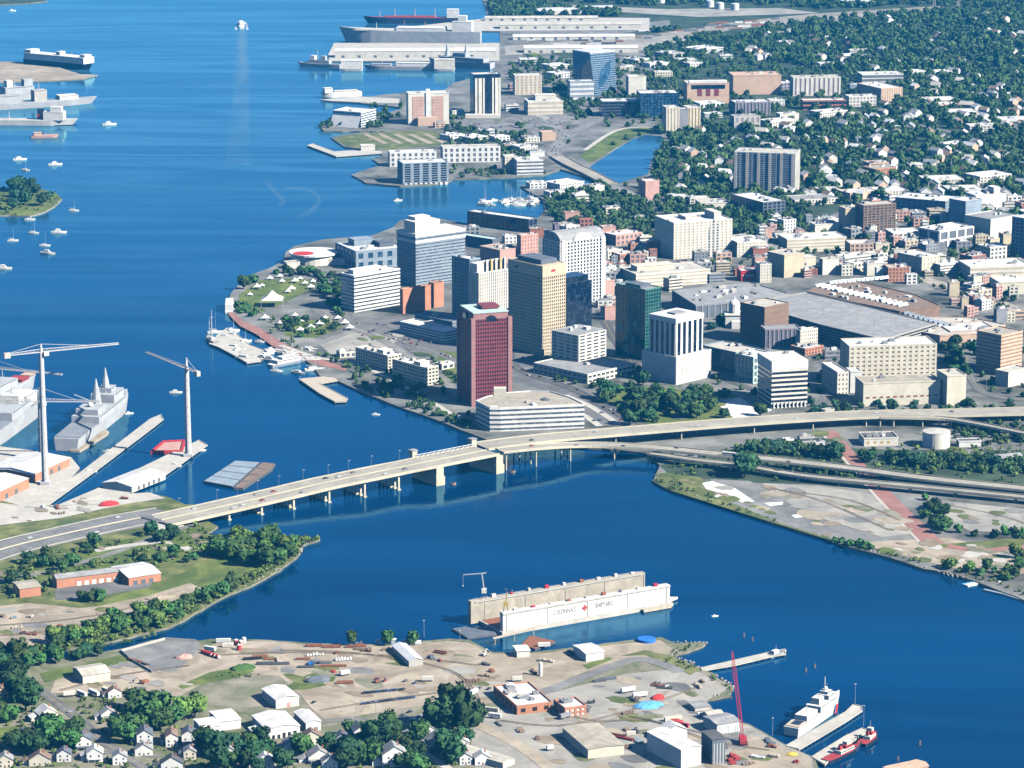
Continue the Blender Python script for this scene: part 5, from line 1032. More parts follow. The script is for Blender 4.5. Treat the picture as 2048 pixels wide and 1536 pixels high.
for x, y, w_, hm, wl, rf in (
    (1432, 528, 32, 14, 'peach', 'roof_tan'), (1240, 534, 34, 16, 'orange_brick', 'roof_white'), (1200, 556, 38, 12, 'ivory', 'roof_white'), (1216, 518, 30, 10, 'ivory', 'roof_white'),
    (1300, 500, 22, 8, 'grey', 'roof_grey'), (1700, 512, 48, 16, 'peach', 'roof_white'), (1645, 550, 34, 20, 'ivory', 'roof_cream'), (1690, 534, 56, 12, 'ivory', 'roof_white'), (1734, 552, 42, 16, 'ivory', 'roof_white'),
    (1776, 564, 44, 18, 'orange_brick', 'roof_cream'), (1790, 536, 22, 16, 'brick', 'roof_brown'), (1752, 508, 60, 10, 'white', 'roof_white'), (1786, 482, 62, 10, 'white', 'roof_white'), (1880, 552, 54, 14, 'ivory', 'roof_white'),
    (1630, 470, 52, 14, 'ivory', 'roof_white'), (1610, 440, 64, 12, 'ivory', 'roof_white'), (1560, 456, 36, 8, 'white', 'roof_white'), (1530, 478, 20, 14, 'pink', 'roof_brown'), (1546, 446, 16, 10, 'white', 'roof_white'),
    (1590, 412, 90, 8, 'ivory', 'roof_grey'), (1700, 398, 60, 8, 'peach', 'roof_white'), (1740, 392, 80, 6, 'ivory', 'roof_white'), (1900, 392, 70, 8, 'ivory', 'roof_white'), (1640, 392, 44, 8, 'white', 'roof_white'),
    (1380, 408, 40, 8, 'ivory', 'roof_white'), (1400, 418, 60, 8, 'ivory', 'roof_cream'), (1340, 404, 36, 8, 'white', 'roof_white'), (1212, 428, 30, 8, 'cream', 'roof_white'), (1270, 446, 22, 8, 'ivory', 'roof_white'), (1150, 404, 28, 10, 'ivory', 'roof_white'),
    (1100, 396, 30, 8, 'white', 'roof_white'), (1120, 380, 50, 8, 'white', 'roof_white'), (1180, 384, 30, 8, 'ivory', 'roof_white'), (1060, 378, 34, 8, 'white', 'roof_white'), (1130, 440, 30, 10, 'pink', 'roof_brown'), (1160, 462, 26, 16, 'brick', 'roof_brown'),
    (1110, 468, 40, 12, 'purple_grey', 'roof_dark'), (1010, 488, 24, 10, 'white', 'roof_grey'), (930, 470, 30, 10, 'grey', 'roof_grey'), (1060, 476, 28, 12, 'brick', 'roof_brown'),
    (1980, 520, 44, 16, 'ivory', 'roof_white'), (2000, 548, 52, 10, 'ivory', 'roof_white'), (1960, 468, 26, 14, 'blue_grey', 'roof_grey'), (2000, 640, 50, 10, 'peach', 'roof_white'), (1950, 700, 24, 8, 'white', 'roof_white'),
    (1650, 720, 30, 10, 'grey', 'roof_grey'), (1638, 760, 36, 12, 'blue_grey', 'roof_grey'), (1610, 712, 40, 8, 'orange_brick', 'roof_white'), (1660, 690, 30, 8, 'white', 'roof_white'), (1700, 690, 40, 6, 'white', 'roof_white'),
    (1190, 640, 34, 10, 'ivory', 'roof_white'), (1200, 666, 40, 12, 'white', 'roof_white'), (1030, 736, 26, 6, 'peach', 'roof_white'), (1196, 616, 30, 8, 'white', 'roof_white'), (884, 740, 24, 6, 'ivory', 'roof_white'), (650, 720, 24, 5, 'white', 'roof_white'), (640, 690, 26, 5, 'white', 'roof_white'),
    (680, 716, 32, 6, 'ivory', 'roof_cream'), (704, 690, 30, 5, 'white', 'roof_white'), (740, 660, 26, 6, 'grey', 'roof_grey'), (1650, 840, 20, 10, 'pale_concrete', 'roof_tan'), (720, 706, 20, 6, 'grey', 'roof_white'),
    (900, 282, 30, 8, 'white', 'roof_white'), (940, 286, 36, 8, 'ivory', 'roof_white'), (990, 284, 30, 8, 'white', 'roof_white'), (1020, 262, 24, 8, 'white', 'roof_cream'), (1050, 286, 30, 8, 'ivory', 'roof_white'), (960, 270, 30, 8, 'white', 'roof_white'), (1040, 306, 36, 9, 'ivory', 'roof_white'),
    (1010, 300, 26, 8, 'peach', 'roof_white'), (1060, 314, 30, 8, 'white', 'roof_tan'), (905, 232, 24, 9, 'ivory', 'roof_white'), (1012, 222, 26, 10, 'white', 'roof_white'), (870, 256, 20, 8, 'peach', 'roof_white'),
    (1100, 140, 40, 8, 'white', 'roof_white'), (1180, 130, 34, 9, 'ivory', 'roof_white'), (1040, 128, 36, 9, 'white', 'roof_white'), (1110, 158, 30, 10, 'white', 'roof_white'), (1300, 136, 40, 8, 'white', 'roof_white'), (1240, 142, 30, 8, 'ivory', 'roof_white'),
    (1350, 128, 44, 8, 'ivory', 'roof_white'), (1400, 108, 50, 8, 'white', 'roof_white'), (1330, 116, 40, 8, 'pale_concrete', 'roof_grey'), (1270, 128, 30, 8, 'white', 'roof_white'), (1310, 154, 36, 9, 'cream', 'roof_white'), (1380, 136, 30, 8, 'ivory', 'roof_white'),
    (1440, 120, 26, 9, 'white', 'roof_white'), (1500, 216, 44, 9, 'ivory', 'roof_white'), (1540, 212, 30, 10, 'white', 'roof_white'), (1560, 240, 40, 10, 'ivory', 'roof_white'), (1400, 216, 50, 7, 'white', 'roof_white'), (1410, 236, 36, 7, 'white', 'roof_white'),
    (1540, 256, 60, 10, 'ivory', 'roof_white'), (1640, 236, 60, 9, 'ivory', 'roof_white'), (1700, 244, 24, 14, 'pale_concrete', 'roof_white'), (1560, 180, 30, 12, 'purple_grey', 'roof_white'), (1700, 180, 40, 9, 'blue_grey', 'roof_white'),
    (1020, 180, 24, 10, 'pink', 'roof_white'), (1080, 30, 90, 7, 'ivory', 'roof_white'), (1180, 24, 60, 7, 'ivory', 'roof_white'), (1500, 52, 60, 7, 'white', 'roof_white'), (1460, 60, 50, 7, 'ivory', 'roof_cream'), (1700, 14, 60, 9, 'white', 'roof_white'),
    (1850, 210, 70, 8, 'ivory', 'roof_white'), (1900, 236, 60, 9, 'cream', 'roof_white'), (1990, 250, 80, 8, 'ivory', 'roof_white'), (1940, 262, 60, 8, 'ivory', 'roof_white'), (1880, 222, 40, 10, 'peach', 'roof_white'), (1820, 156, 50, 8, 'ivory', 'roof_white'),
    (1870, 152, 50, 8, 'white', 'roof_white'), (1680, 120, 40, 8, 'white', 'roof_white'), (1560, 92, 34, 7, 'white', 'roof_white'), (1700, 108, 44, 7, 'ivory', 'roof_white'), (1640, 136, 36, 8, 'white', 'roof_white'), (1850, 372, 80, 9, 'ivory', 'roof_white'), (1960, 366, 70, 9, 'ivory', 'roof_white'),
    (1740, 340, 40, 10, 'peach', 'roof_cream'), (1750, 352, 46, 10, 'orange_brick', 'roof_tan'), (1870, 360, 60, 8, 'white', 'roof_grey'), (1820, 340, 30, 8, 'ivory', 'roof_white'), (1900, 300, 40, 8, 'ivory', 'roof_white'),
    (1550, 900, 26, 3.5, 'tan', 'roof_tan'), (1570, 888, 18, 4, 'white', 'roof_white'), (1600, 885, 30, 5, 'pale_concrete', 'roof_grey'), (1630, 893, 20, 4, 'white', 'roof_white'), (1640, 872, 16, 4, 'white', 'roof_white')):
    low(x, y, w_, hm, wl, rf)
# scattered extra blocks between the listed ones
poly_t = [(1090, 470), (1210, 480), (1420, 500), (1640, 440), (1800, 410), (2048, 410), (2048, 660), (1930, 640), (1850, 580), (1700, 555), (1450, 560), (1280, 600), (1200, 660), (1180, 560)]
k = 0
while k < 620:
    x, y = RB.uniform(1090, 2048), RB.uniform(410, 660)
    k += 1
    if inside(x, y, poly_t): low(x, y, RB.uniform(12, 32), RB.uniform(7, 18), RB.choice(['ivory', 'white', 'cream', 'pink', 'tan', 'brick', 'grey']), RB.choice(['roof_white', 'roof_white', 'roof_cream', 'roof_grey', 'roof_tan']))
# ================================================================== ships, boats, cranes, the floating dock
def hull(b, A, Bw, beam, free, z0=-.5, mi=0, flare=1.15, bowlen=.28, sternw=.85, sheer=0.0, n=14):
    """closed hull from stern point A to bow point Bw (water level)"""
    A, Bw = Vector((A.x, A.y, 0)), Vector((Bw.x, Bw.y, 0)); d = Bw - A; L = d.length; d /= L; s = Vector((-d.y, d.x, 0))
    low_, top_ = [], []
    for side in (1, -1):
        rng = range(n + 1) if side == 1 else range(n, -1, -1)
        for i in rng:
            f = i / n
            w1 = 1.0 if f < 1 - bowlen else max(0.0, 1 - ((f - 1 + bowlen) / bowlen) ** 1.9)
            w1 *= sternw + (1 - sternw) * min(1, f / .2)
            zt = free * (1 + sheer * max(0, (f - .6) / .4) ** 2)
            p = A + d * (L * f); ext = d * (L * .02 * max(0, f - .8) / .2)
            low_.append(p + s * side * w1 * beam / 2 / flare + Vector((0, 0, z0)) - ext * 1.5); top_.append(p + ext + s * side * max(w1, .02) * beam / 2 + Vector((0, 0, zt)))
    m = len(low_)
    b.add(low_ + top_, [(i, (i + 1) % m, m + (i + 1) % m, m + i) for i in range(m)] + [tuple(range(m, 2 * m)), tuple(reversed(range(m)))], mi)
    return A, d, s, L
def fix_normals(o):
    import bmesh
    bm = bmesh.new(); bm.from_mesh(o.data); bmesh.ops.recalc_face_normals(bm, faces=bm.faces); bm.to_mesh(o.data); bm.free(); return o
def ship(name, label, A, Bw, beam, free, hullm, blocks=(), masts=(), deckm='deck_grey', cat='ship', group=None, boot=None, sheer=.25, stripes=(), radomes=(), bowlen=.28):
    """blocks: (from, to, width fraction, z0 above deck, height, material, name); masts: (f, height, radius, material)"""
    c = (A + Bw) / 2; t = thing(name, label, cat, (c.x, c.y, 0), group)
    b = MB(); A, d, s, L = hull(b, A, Bw, beam, free, 0 if boot else -.6, sheer=sheer, bowlen=bowlen); fix_normals(b.build('hull', hullm, t))
    if boot:
        b = MB(); hull(b, A, Bw, beam * .87, .9, -.6, bowlen=bowlen, flare=1.0); fix_normals(b.build('boot_top', boot, t))
    b = MB(); hull(b, A + d * L * .01, A + d * L * .96, beam * .9, free + .25, free - .3, flare=1.0, sheer=sheer * .75, bowlen=bowlen); fix_normals(b.build('deck', deckm, t))
    for f0, f1, wf, z0, hh, mm, nm in blocks:
        m = MB(); m.obox(A + d * L * (f0 + f1) / 2, d, s, L * (f1 - f0), beam * wf, free + z0, free + z0 + hh); o = m.build(nm, mm, t)
        if hh > 2.2 and L > 40 and nm in ('superstructure', 'bridge', 'deckhouse'):
            w_ = MB(); w_.obox(A + d * L * (f0 + f1) / 2, d, s, L * (f1 - f0) * .9 + .1, beam * wf + .12, free + z0 + hh - 1.3, free + z0 + hh - .5); w_.build('window_band', 'glass', o)
    for f, hh, r_, mm in masts:
        m = MB(); p = A + d * L * f; m.tube(p + Vector((0, 0, free)), p + Vector((0, 0, free + hh)), r_, r_ * .4, 6)
        m.bar(p + Vector((0, 0, free + hh * .75)) - s * r_ * 3, p + Vector((0, 0, free + hh * .75)) + s * r_ * 3, r_ * .6); m.build('mast', mm, t)
    for f, z_, r_ in radomes:
        m = MB(); p = A + d * L * f + Vector((0, 0, free + z_))
        for k in range(6): m.tube(p + Vector((0, 0, -r_ * math.cos(R(30 * k)))), p + Vector((0, 0, -r_ * math.cos(R(30 * (k + 1))))), max(.05, r_ * math.sin(R(30 * k))), max(.05, r_ * math.sin(R(30 * (k + 1)))), 10)
        m.build('radome', 'white', t)
    for f, w_, mm in stripes:
        m = MB()
        for sd_ in (1, -1):
            p = A + d * L * f + s * sd_ * beam * .5; q = [p - d * w_ / 2, p + d * w_ / 2, p + d * w_ * .9 + s * sd_ * .5 + Vector((0, 0, free)), p - d * w_ * .1 + s * sd_ * .5 + Vector((0, 0, free))]
            q = [x_ + s * sd_ * .12 for x_ in q]; m.add(q, [(0, 1, 2, 3)])
        m.build('hull_stripe', mm, t)
    return t, A, d, s, L
W0 = lambda x, y: at(x, y, 0.0)
# amphibious warship in the shipyard
t, A, d, s, L = ship('warship', 'large grey amphibious warship with two angular masts moored in the shipyard', W0(133, 902), W0(252, 806), 30, 13, 'navy_grey', [
    (.02, .30, .92, .1, .6, 'deck_grey', 'flight_deck'), (.31, .78, .98, .1, 7, 'navy_grey', 'superstructure'), (.34, .46, .8, 7, 6, 'navy_grey', 'hangar'), (.60, .77, .85, 7, 9, 'navy_grey', 'bridge'),
    (.64, .72, .5, 16, 5, 'navy_grey', 'bridge')], [(.48, 10, .8, 'crane_grey'), (.9, 7, .4, 'crane_grey')], sheer=.15, radomes=[(.40, 15, 3)])
for f, hh in ((.50, 38), (.66, 42)):
    p = A + d * L * f; m = MB(); m.tube(p + Vector((0, 0, 18)), p + Vector((0, 0, 13 + hh * .72)), 6.5, 3.0, 8); m.tube(p + Vector((0, 0, 13 + hh * .72)), p + Vector((0, 0, 13 + hh)), 2.8, .6, 8); m.build('enclosed_mast', 'navy_grey', t)
m = MB(); p = A + d * L * .56 + s * 6; m.bar(p + Vector((0, 0, 22)), p + s * 22 + Vector((0, 0, 30)), 1.2); m.build('boat_crane', 'crane_grey', t)
ship('dock_barge', 'pale flat barge between the warship and the finger pier', W0(150, 905), W0(212, 866), 13, 2.2, 'pale_wood', cat='barge', deckm='sand', bowlen=.1)
ship('grey_ship', 'grey ship under repair wrapped in staging at the shipyard edge', W0(-40, 900), W0(78, 812), 34, 16, 'navy_grey', [(.3, .62, .9, .1, 9, 'navy_grey', 'superstructure'), (.62, .78, .7, .1, 12, 'white', 'superstructure'), (.5, .58, .6, 9, 9, 'white', 'stack')], [(.55, 26, 1.0, 'crane_grey')], sheer=.1)
ship('grey_ship', 'second grey ship beyond the wrapped one with cluttered deck', W0(-60, 830), W0(70, 768), 26, 12, 'navy_grey', [(.3, .6, .8, .1, 9, 'navy_grey', 'superstructure'), (.68, .8, .7, .1, 4, 'hull_red', 'deckhouse'), (.85, .93, .5, .1, 3, 'peach', 'deckhouse')], [(.5, 20, .8, 'crane_grey')])
# white cutter
t, A, d, s, L = ship('patrol_cutter', 'white patrol cutter with red hull slash moored at the fendered pier', W0(1582, 1474), W0(1676, 1408), 14.5, 7.5, 'white', [
    (.02, .16, .8, .1, .6, 'pale_wood', 'flight_deck'), (.2, .42, .7, .1, 4.2, 'white', 'hangar'), (.46, .82, .86, .1, 5, 'white', 'superstructure'), (.5, .6, .45, 5, 5, 'ivory', 'stack'), (.66, .8, .7, 5, 3.6, 'white', 'bridge'), (.68, .76, .45, 8.6, 2.4, 'white', 'bridge')],
    [(.7, 22, .7, 'white'), (.32, 9, .5, 'white'), (.86, 8, .4, 'white')], deckm='pale_concrete', boot='hull_navy', sheer=.45, stripes=[(.76, 4.0, 'red'), (.735, 1.2, 'blue')], radomes=[(.72, 12.5, 1.6)])
m = MB(); m.obox(A + d * L * .12, d, s, 10, 7, 7.9, 8.3); m.build('deck_tarpaulin', 'hull_navy', t)
# tugs
def tug(label, A, Bw, lo):
    t, A, d, s, L = ship('tugboat', label, A, Bw, 9.5, 2.6, lo, [(.35, .72, .62, .1, 2.6, 'ivory', 'deckhouse'), (.5, .68, .5, 2.7, 2.4, 'red', 'deckhouse'), (.54, .66, .42, 5.1, 2.4, 'ivory', 'wheelhouse'), (.38, .45, .2, 2.7, 3.2, 'hull_red', 'funnel'), (.4, .47, .2, 5.9, .8, 'black', 'funnel_cap')], [(.6, 13, .25, 'ivory')], deckm='hull_red', cat='tugboat', sheer=.6, bowlen=.4)
    m = MB()
    for k in range(10):
        for sd_ in (1, -1):
            p = A + d * L * (.15 + .06 * k) + s * sd_ * 4.9; m.tube(p + Vector((0, 0, 1.2)), p + Vector((0, 0, 2.3)), .55, n=8)
    tag(m.build('tyre_fenders', 'tyre', t), kind='stuff')
tug('red and white tugboat lying along the tug pier', W0(1650, 1527), W0(1722, 1494), 'hull_navy')
tug('dark hulled tugboat rafted outside its sister at the tug pier end', W0(1722, 1494), W0(1752, 1472), 'hull_navy')
ship('deck_barge', 'rusty brown barge corner at the foot of the harbour', W0(1775, 1545), W0(1850, 1530), 16, 2, 'peach', cat='barge', deckm='peach', bowlen=.06)
ship('workboat', 'small workboat moored at the end of the long pale jetty', W0(1538, 1316), W0(1572, 1305), 6, 2, 'ivory', [(.2, .5, .6, .1, 3, 'white', 'deckhouse')], [(.4, 7, .2, 'white')], cat='boat')
# barges by the bridge
for lab, px, mm in (('wide flat grey barge moored off the bridge', [(407, 962), (470, 921), (520, 924), (466, 973)], 'blue_grey'), ('tan decked narrow barge beside the grey one off the bridge', [(468, 975), (524, 924), (551, 927), (544, 938), (486, 976)], 'roof_brown')):
    P = [at(x, y, 2.4) for x, y in px]; c = sum(P, Vector()) / len(P); t = thing('flat_barge', lab, 'barge', (c.x, c.y, 0)); m = MB(); m.prism(P, -.6, 2.2); m.build('hull', 'dark_grey', t)
    m = MB(); m.prism(inset(ccw([(p.x, p.y) for p in P]), .8), 2.1, 2.5); m.build('deck', mm, t)
    for k in range(3):
        q = P[0].lerp(P[1], .25 + .25 * k); e = P[-1].lerp(P[2], .25 + .25 * k); m = MB(); ribbon(m, side_of([q, e], -.5), side_of([q, e], .5), .45, .0); m.build('coaming', 'slate', t)
c = at(337, 897, 0); t = thing('red_barge', 'red rimmed work barge beside the hammerhead crane', 'barge', (c.x, c.y, 0)); P = [at(x, y, 3) for x, y in ((301, 903), (326, 882), (372, 880), (366, 902))]
m = MB(); m.prism(P, -.6, 2); m.build('hull', 'hull_red', t)
m = MB(); q2 = ccw([(p.x, p.y) for p in P]); qi = inset(q2, 2.5)
for i in range(4): m.prism([q2[i], q2[(i + 1) % 4], qi[(i + 1) % 4], qi[i]], 2, 3.6)
m.build('rim', 'red', t); m = MB(); m.prism(inset(q2, 2.6), 1.9, 2.2); m.build('deck', 'pink', t)

# ---- floating dry dock
A_ = at(1003, 1268, 0); Bx = at(1336, 1210, 0); d = (Bx - A_); d.z = 0; L = d.length; d.normalize(); nv = Vector((-d.y, d.x, 0))
Hn = hz(at(1336, 1210, 0), 1168); gap = 36.0
c = A_ + d * L / 2 + nv * gap / 2; t = thing('floating_dock', 'white floating dry dock with two tall wing walls and shipyard lettering', 'dry dock', (c.x, c.y, 0))
m = MB(); m.obox(c, d, nv, L + 4, gap + 10, -2, 3.0); m.build('pontoon', 'pale_concrete', t)
m = MB(); m.obox(c, d, nv, L, gap - 6, 3.0, 3.2); m.build('dock_floor', 'rust', t)
for k, off in enumerate((0, gap)):
    cc = A_ + d * (L / 2 - (6 if k else 0)) + nv * off; m = MB(); m.obox(cc, d, nv, L + (8 if k else 0), 5.0, 1.0, Hn + (2 if k else 0)); w_ = m.build('wing_wall', 'roof_tan' if k else 'white', t)
    m = MB(); m.obox(cc, d, nv, L + .6, 6.6, Hn + (2 if k else 0) - 1.6, Hn + (2 if k else 0) - .9); m.build('walkway', 'pale_concrete', w_)
    m = MB()
    zt = Hn + (2 if k else 0)
    for sd_ in (-3.2, 3.2):
        for z_ in (.5, 1.1): m.bar(cc - d * L / 2 + nv * sd_ + Vector((0, 0, zt + z_ - 1)) , cc + d * L / 2 + nv * sd_ + Vector((0, 0, zt + z_ - 1)), .12)
    tag(m.build('railing', 'white', w_), kind='stuff')
    for j in range(9):
        m = MB(); p = A_ + d * L * (.08 + .105 * j) + nv * off; sz = RB.uniform(1.6, 4); m.obox(p, d, nv, sz, 2.2, zt, zt + RB.uniform(1, 2.8)); m.build('deck_locker', RB.choice(['white', 'rust', 'ivory', 'grey', 'pale_concrete', 'crane_red']), w_)
    for j in range(5):
        m = MB(); p = A_ + d * L * (.02 + .24 * j) + nv * (off - 2.7); m.obox(p, d, nv, .35, .5, 1.2, zt - 1.6); m.build('fender_rib', 'pale_concrete', w_)
m = MB(); m.obox(A_ + d * L / 2 - nv * 2.9, d, nv, L, .9, .2, 2.2); m.build('rubbing_strake', 'dark_grey', t)
m = MB(); m.obox(A_ + d * L * .9 - nv * 6, d, nv, L * .17, 7, .4, 2.4); m.build('work_float', 'pale_wood', t)
m = MB(); e = A_ + d * (L + 8) + nv * 6; m.add([A_ + d * (L + 1) + nv * 2 + Vector((0, 0, 3)), A_ + d * (L + 1) + nv * 16 + Vector((0, 0, 3)), A_ + d * (L + 15) + nv * 8 + Vector((0, 0, 3))] + [A_ + d * (L + 1) + nv * 2 + Vector((0, 0, 1)), A_ + d * (L + 1) + nv * 16 + Vector((0, 0, 1)), A_ + d * (L + 15) + nv * 8 + Vector((0, 0, 1))], [(0, 2, 1), (0, 3, 5, 2), (2, 5, 4, 1)]); m.build('bow_apron', 'ivory', t)
def lettering(txt, centre, ux, size, mat, parent, name='lettering', up=Vector((0, 0, 1)), cond=.66):
    cu = bpy.data.curves.new('txt', 'FONT'); cu.body = txt; cu.size = size; cu.align_x = 'CENTER'; cu.align_y = 'CENTER'; cu.extrude = .04; cu.resolution_u = 2
    o = bpy.data.objects.new('txt', cu); S.collection.objects.link(o); dg = bpy.context.evaluated_depsgraph_get(); me = bpy.data.meshes.new_from_object(o.evaluated_get(dg)); S.collection.objects.unlink(o); bpy.data.objects.remove(o)
    n = ux.cross(up); off = parent.location if parent.parent is None else parent.parent.location
    for vv in me.vertices:
        p = centre + ux * vv.co.x * cond + up * vv.co.y + n * vv.co.z - off; vv.co = p
    me.materials.clear(); me.materials.append(M[mat]); o = bpy.data.objects.new(name, me); S.collection.objects.link(o); o.parent = parent; return o
mt('faded_letter', (.11, .10, .105), var=.15)
mt('faded_red', (.42, .07, .07), var=.15)
fc = A_ - nv * 2.62
lettering("COLONNA'S", fc + d * L * .36 + Vector((0, 0, Hn * .6)), d, 6.0, 'faded_letter', t)
lettering("SHIPYARD", fc + d * L * .60 + Vector((0, 0, Hn * .6)), d, 6.0, 'faded_letter', t)
m = MB(); e = fc + d * L * .482 + Vector((0, 0, Hn * .6)); z_ = Vector((0, 0, 1))
for r0, r1 in ((3.0, 2.0),):
    k_ = 4 if r0 > 3 else 5; q = []
    for i in range(8): q.append(e - nv * .08 + (d * math.cos(R(45 * i)) + z_ * math.sin(R(45 * i))) * (r0 if i % 2 == 0 else r1))
    m.add(q, [tuple(range(8))])
m.build('emblem', 'faded_red', t)
# dock cranes
def portal_crane(label, base, z0, hh, reach, dirv, mm='ivory'):
    t = thing('dock_crane', label, 'crane', (base.x, base.y, z0)); x, y = Vector((1, 0, 0)), Vector((0, 1, 0)); B0 = Vector((base.x, base.y, z0))
    m = MB()
    for sx in (-2, 2):
        for sy in (-2, 2): m.bar(B0 + Vector((sx, sy, 0)), B0 + Vector((sx * .6, sy * .6, 5)), .5)
    m.build('portal', 'dark_grey', t)
    m = MB(); m.box(B0.x, B0.y, 4, 4, z0 + 5, z0 + 8.5); m.build('cab', mm, t)
    m = MB(); T = B0 + dirv * 2 + Vector((0, 0, hh)); m.bar(B0 + Vector((0, 0, 8)), T, 1.1); m.build('boom', mm, t)
    m = MB(); E = T + dirv * reach + Vector((0, 0, 1.5)); m.bar(T, E, .9); m.bar(T - dirv * 4, T, 1.2); m.build('jib', 'grey', t)
    m = MB(); m.bar(E, E - Vector((0, 0, 9)), .15); m.box(E.x, E.y, .8, .8, E.z - 10, E.z - 9); m.build('hook', 'white', t)
portal_crane('luffing dock crane on the far wing wall reaching over the water', A_ - d * -4 + nv * gap, Hn + 2, 22, 18, -d)
portal_crane('short dock crane on the lettered wing wall', A_ + d * 4, Hn, 19, 6, nv * -1 + d * .2, 'gold')
for lab, px, mm in (('dark pointed landing float at the open end of the dry dock', [(903, 1257), (930, 1252), (985, 1254), (994, 1268), (935, 1276)], 'slate'), ):
    P = [at(x, y, 1.6) for x, y in px]; c = sum(P, Vector()) / 5; t = thing('landing_float', lab, 'float', (c.x, c.y, 0)); m = MB(); m.prism(P, -.5, 1.2); m.build('hull', 'dark_grey', t); m = MB(); m.prism(inset(ccw([(p.x, p.y) for p in P]), .6), 1.1, 1.6); m.build('deck', mm, t)
P = [at(x, y, 2.2) for x, y in ((1040, 1290), (1060, 1270), (1112, 1282), (1070, 1297))]; c = sum(P, Vector()) / 4; t = thing('rusty_float', 'rusty brown work float below the dry dock lettering', 'float', (c.x, c.y, 0)); m = MB(); m.prism(P, -.5, 1.8); m.build('hull', 'dark_grey', t); m = MB(); m.prism(inset(ccw([(p.x, p.y) for p in P]), .6), 1.7, 2.2); m.build('deck', 'rust', t)
P0, P1 = at(986, 1276, 6), at(1072, 1256, 9); c = (P0 + P1) / 2; t = thing('gangway', 'tan footbridge from the yard to the floating dry dock', 'gangway', (c.x, c.y, LAND)); m = MB(); ribbon(m, side_of([P0, P1], -1.6), side_of([P0, P1], 1.6), 0, -.7); m.build('walkway', 'pale_wood', t)
for f in (.05, .5, .95):
    p = P0.lerp(P1, f); m = MB(); m.bar(p + Vector((0, 0, -.5)), Vector((p.x, p.y, -1)), .9); m.build('post', 'barrier', t)

# ---- hammerhead cranes
def hammerhead(label, bx, by, ty, tipA, tipB, jy, zbase=2.2):
    B0 = at(bx, by, zbase); zt = hz(B0, ty); zj = hz(B0, jy); t = thing('hammerhead_crane', label, 'crane', tuple(B0), 'shipyard hammerhead cranes')
    m = MB(); m.box(B0.x, B0.y, 9, 9, zbase, zbase + 3); m.build('base', 'crane_grey', t)
    m = MB(); m.tube(B0 + Vector((0, 0, 2.5)), Vector((B0.x, B0.y, zj - 1)), 3.3, 2.4, 10); m.build('mast', 'crane_grey', t)
    m = MB()
    for k in range(int((zj - 8) / 9)): m.tube(Vector((B0.x, B0.y, 8 + k * 9)), Vector((B0.x, B0.y, 8.7 + k * 9)), 3.5 - k * .07, n=10)
    m.build('mast_ring', 'pale_concrete', t)
    m = MB(); m.tube(Vector((B0.x, B0.y, zj - 1)), Vector((B0.x, B0.y, zt)), 1.8, .9, 8); m.build('tower_head', 'crane_grey', t)
    C = Vector((B0.x, B0.y, zj)); Ta, Tb = at(*tipA, zj), at(*tipB, zj)
    dv = (Tb - Ta).normalized(); sv = Vector((-dv.y, dv.x, 0)); proj = lambda q: C + dv * (q - C).dot(dv)
    Ta, Tb = proj(Ta), proj(Tb)
    for T, nm, hh in ((Tb, 'jib', 3.0), (Ta, 'counter_jib', 3.0)):
        m = MB(); n = max(6, int((T - C).length / 4)); cb = (T - C) / n
        for off in (-1.3, 1.3): m.bar(C + sv * off, T + sv * off, .75)
        m.bar(C + Vector((0, 0, hh)), T + Vector((0, 0, 1.2)), .75)
        for k in range(n):
            p, q = C + cb * k, C + cb * (k + 1); zp = hh + (1.2 - hh) * (k + .5) / n; mid = (p + q) / 2 + Vector((0, 0, zp))
            for off in (-1.3, 1.3): m.bar(p + sv * off, mid, .35); m.bar(mid, q + sv * off, .35)
            m.bar(q + sv * 1.3, q - sv * 1.3, .3)
        m.obox(C + (T - C) * .5, dv, sv, (T - C).length, 2.2, zj - .2, zj + .2)
        m.build(nm, 'crane_grey', t)
    m = MB(); m.obox(C + (Ta - C) * .9, dv, sv, 6, 4, zj - 2.5, zj + 2.5); m.build('counterweight', 'pale_concrete', t)
    m = MB(); top = Vector((B0.x, B0.y, zt)); m.bar(top, C + (Tb - C) * .6 + Vector((0, 0, 2)), .45); m.bar(top, C + (Ta - C) * .85 + Vector((0, 0, 2)), .45); m.build('tie_rod', 'crane_grey', t)
    m = MB(); m.obox(C + dv * 4 - sv * 2.5, dv, sv, 5, 4, zj - 3.4, zj + .4); m.build('cab', 'ivory', t)
hammerhead('tallest grey hammerhead crane standing by the brick pier sheds', 91, 968, 688, (10, 714), (241, 690), 704)
hammerhead('grey hammerhead crane at the end of the red barge pier', 377, 912, 716, (404, 747), (299, 704), 738)
hammerhead('grey hammerhead crane half hidden behind the tallest one', 84, 918, 775, (10, 804), (200, 805), 803)
hammerhead('grey hammerhead crane whose jib reaches in from beyond the sheds', -60, 930, 700, (-140, 722), (131, 747), 732)
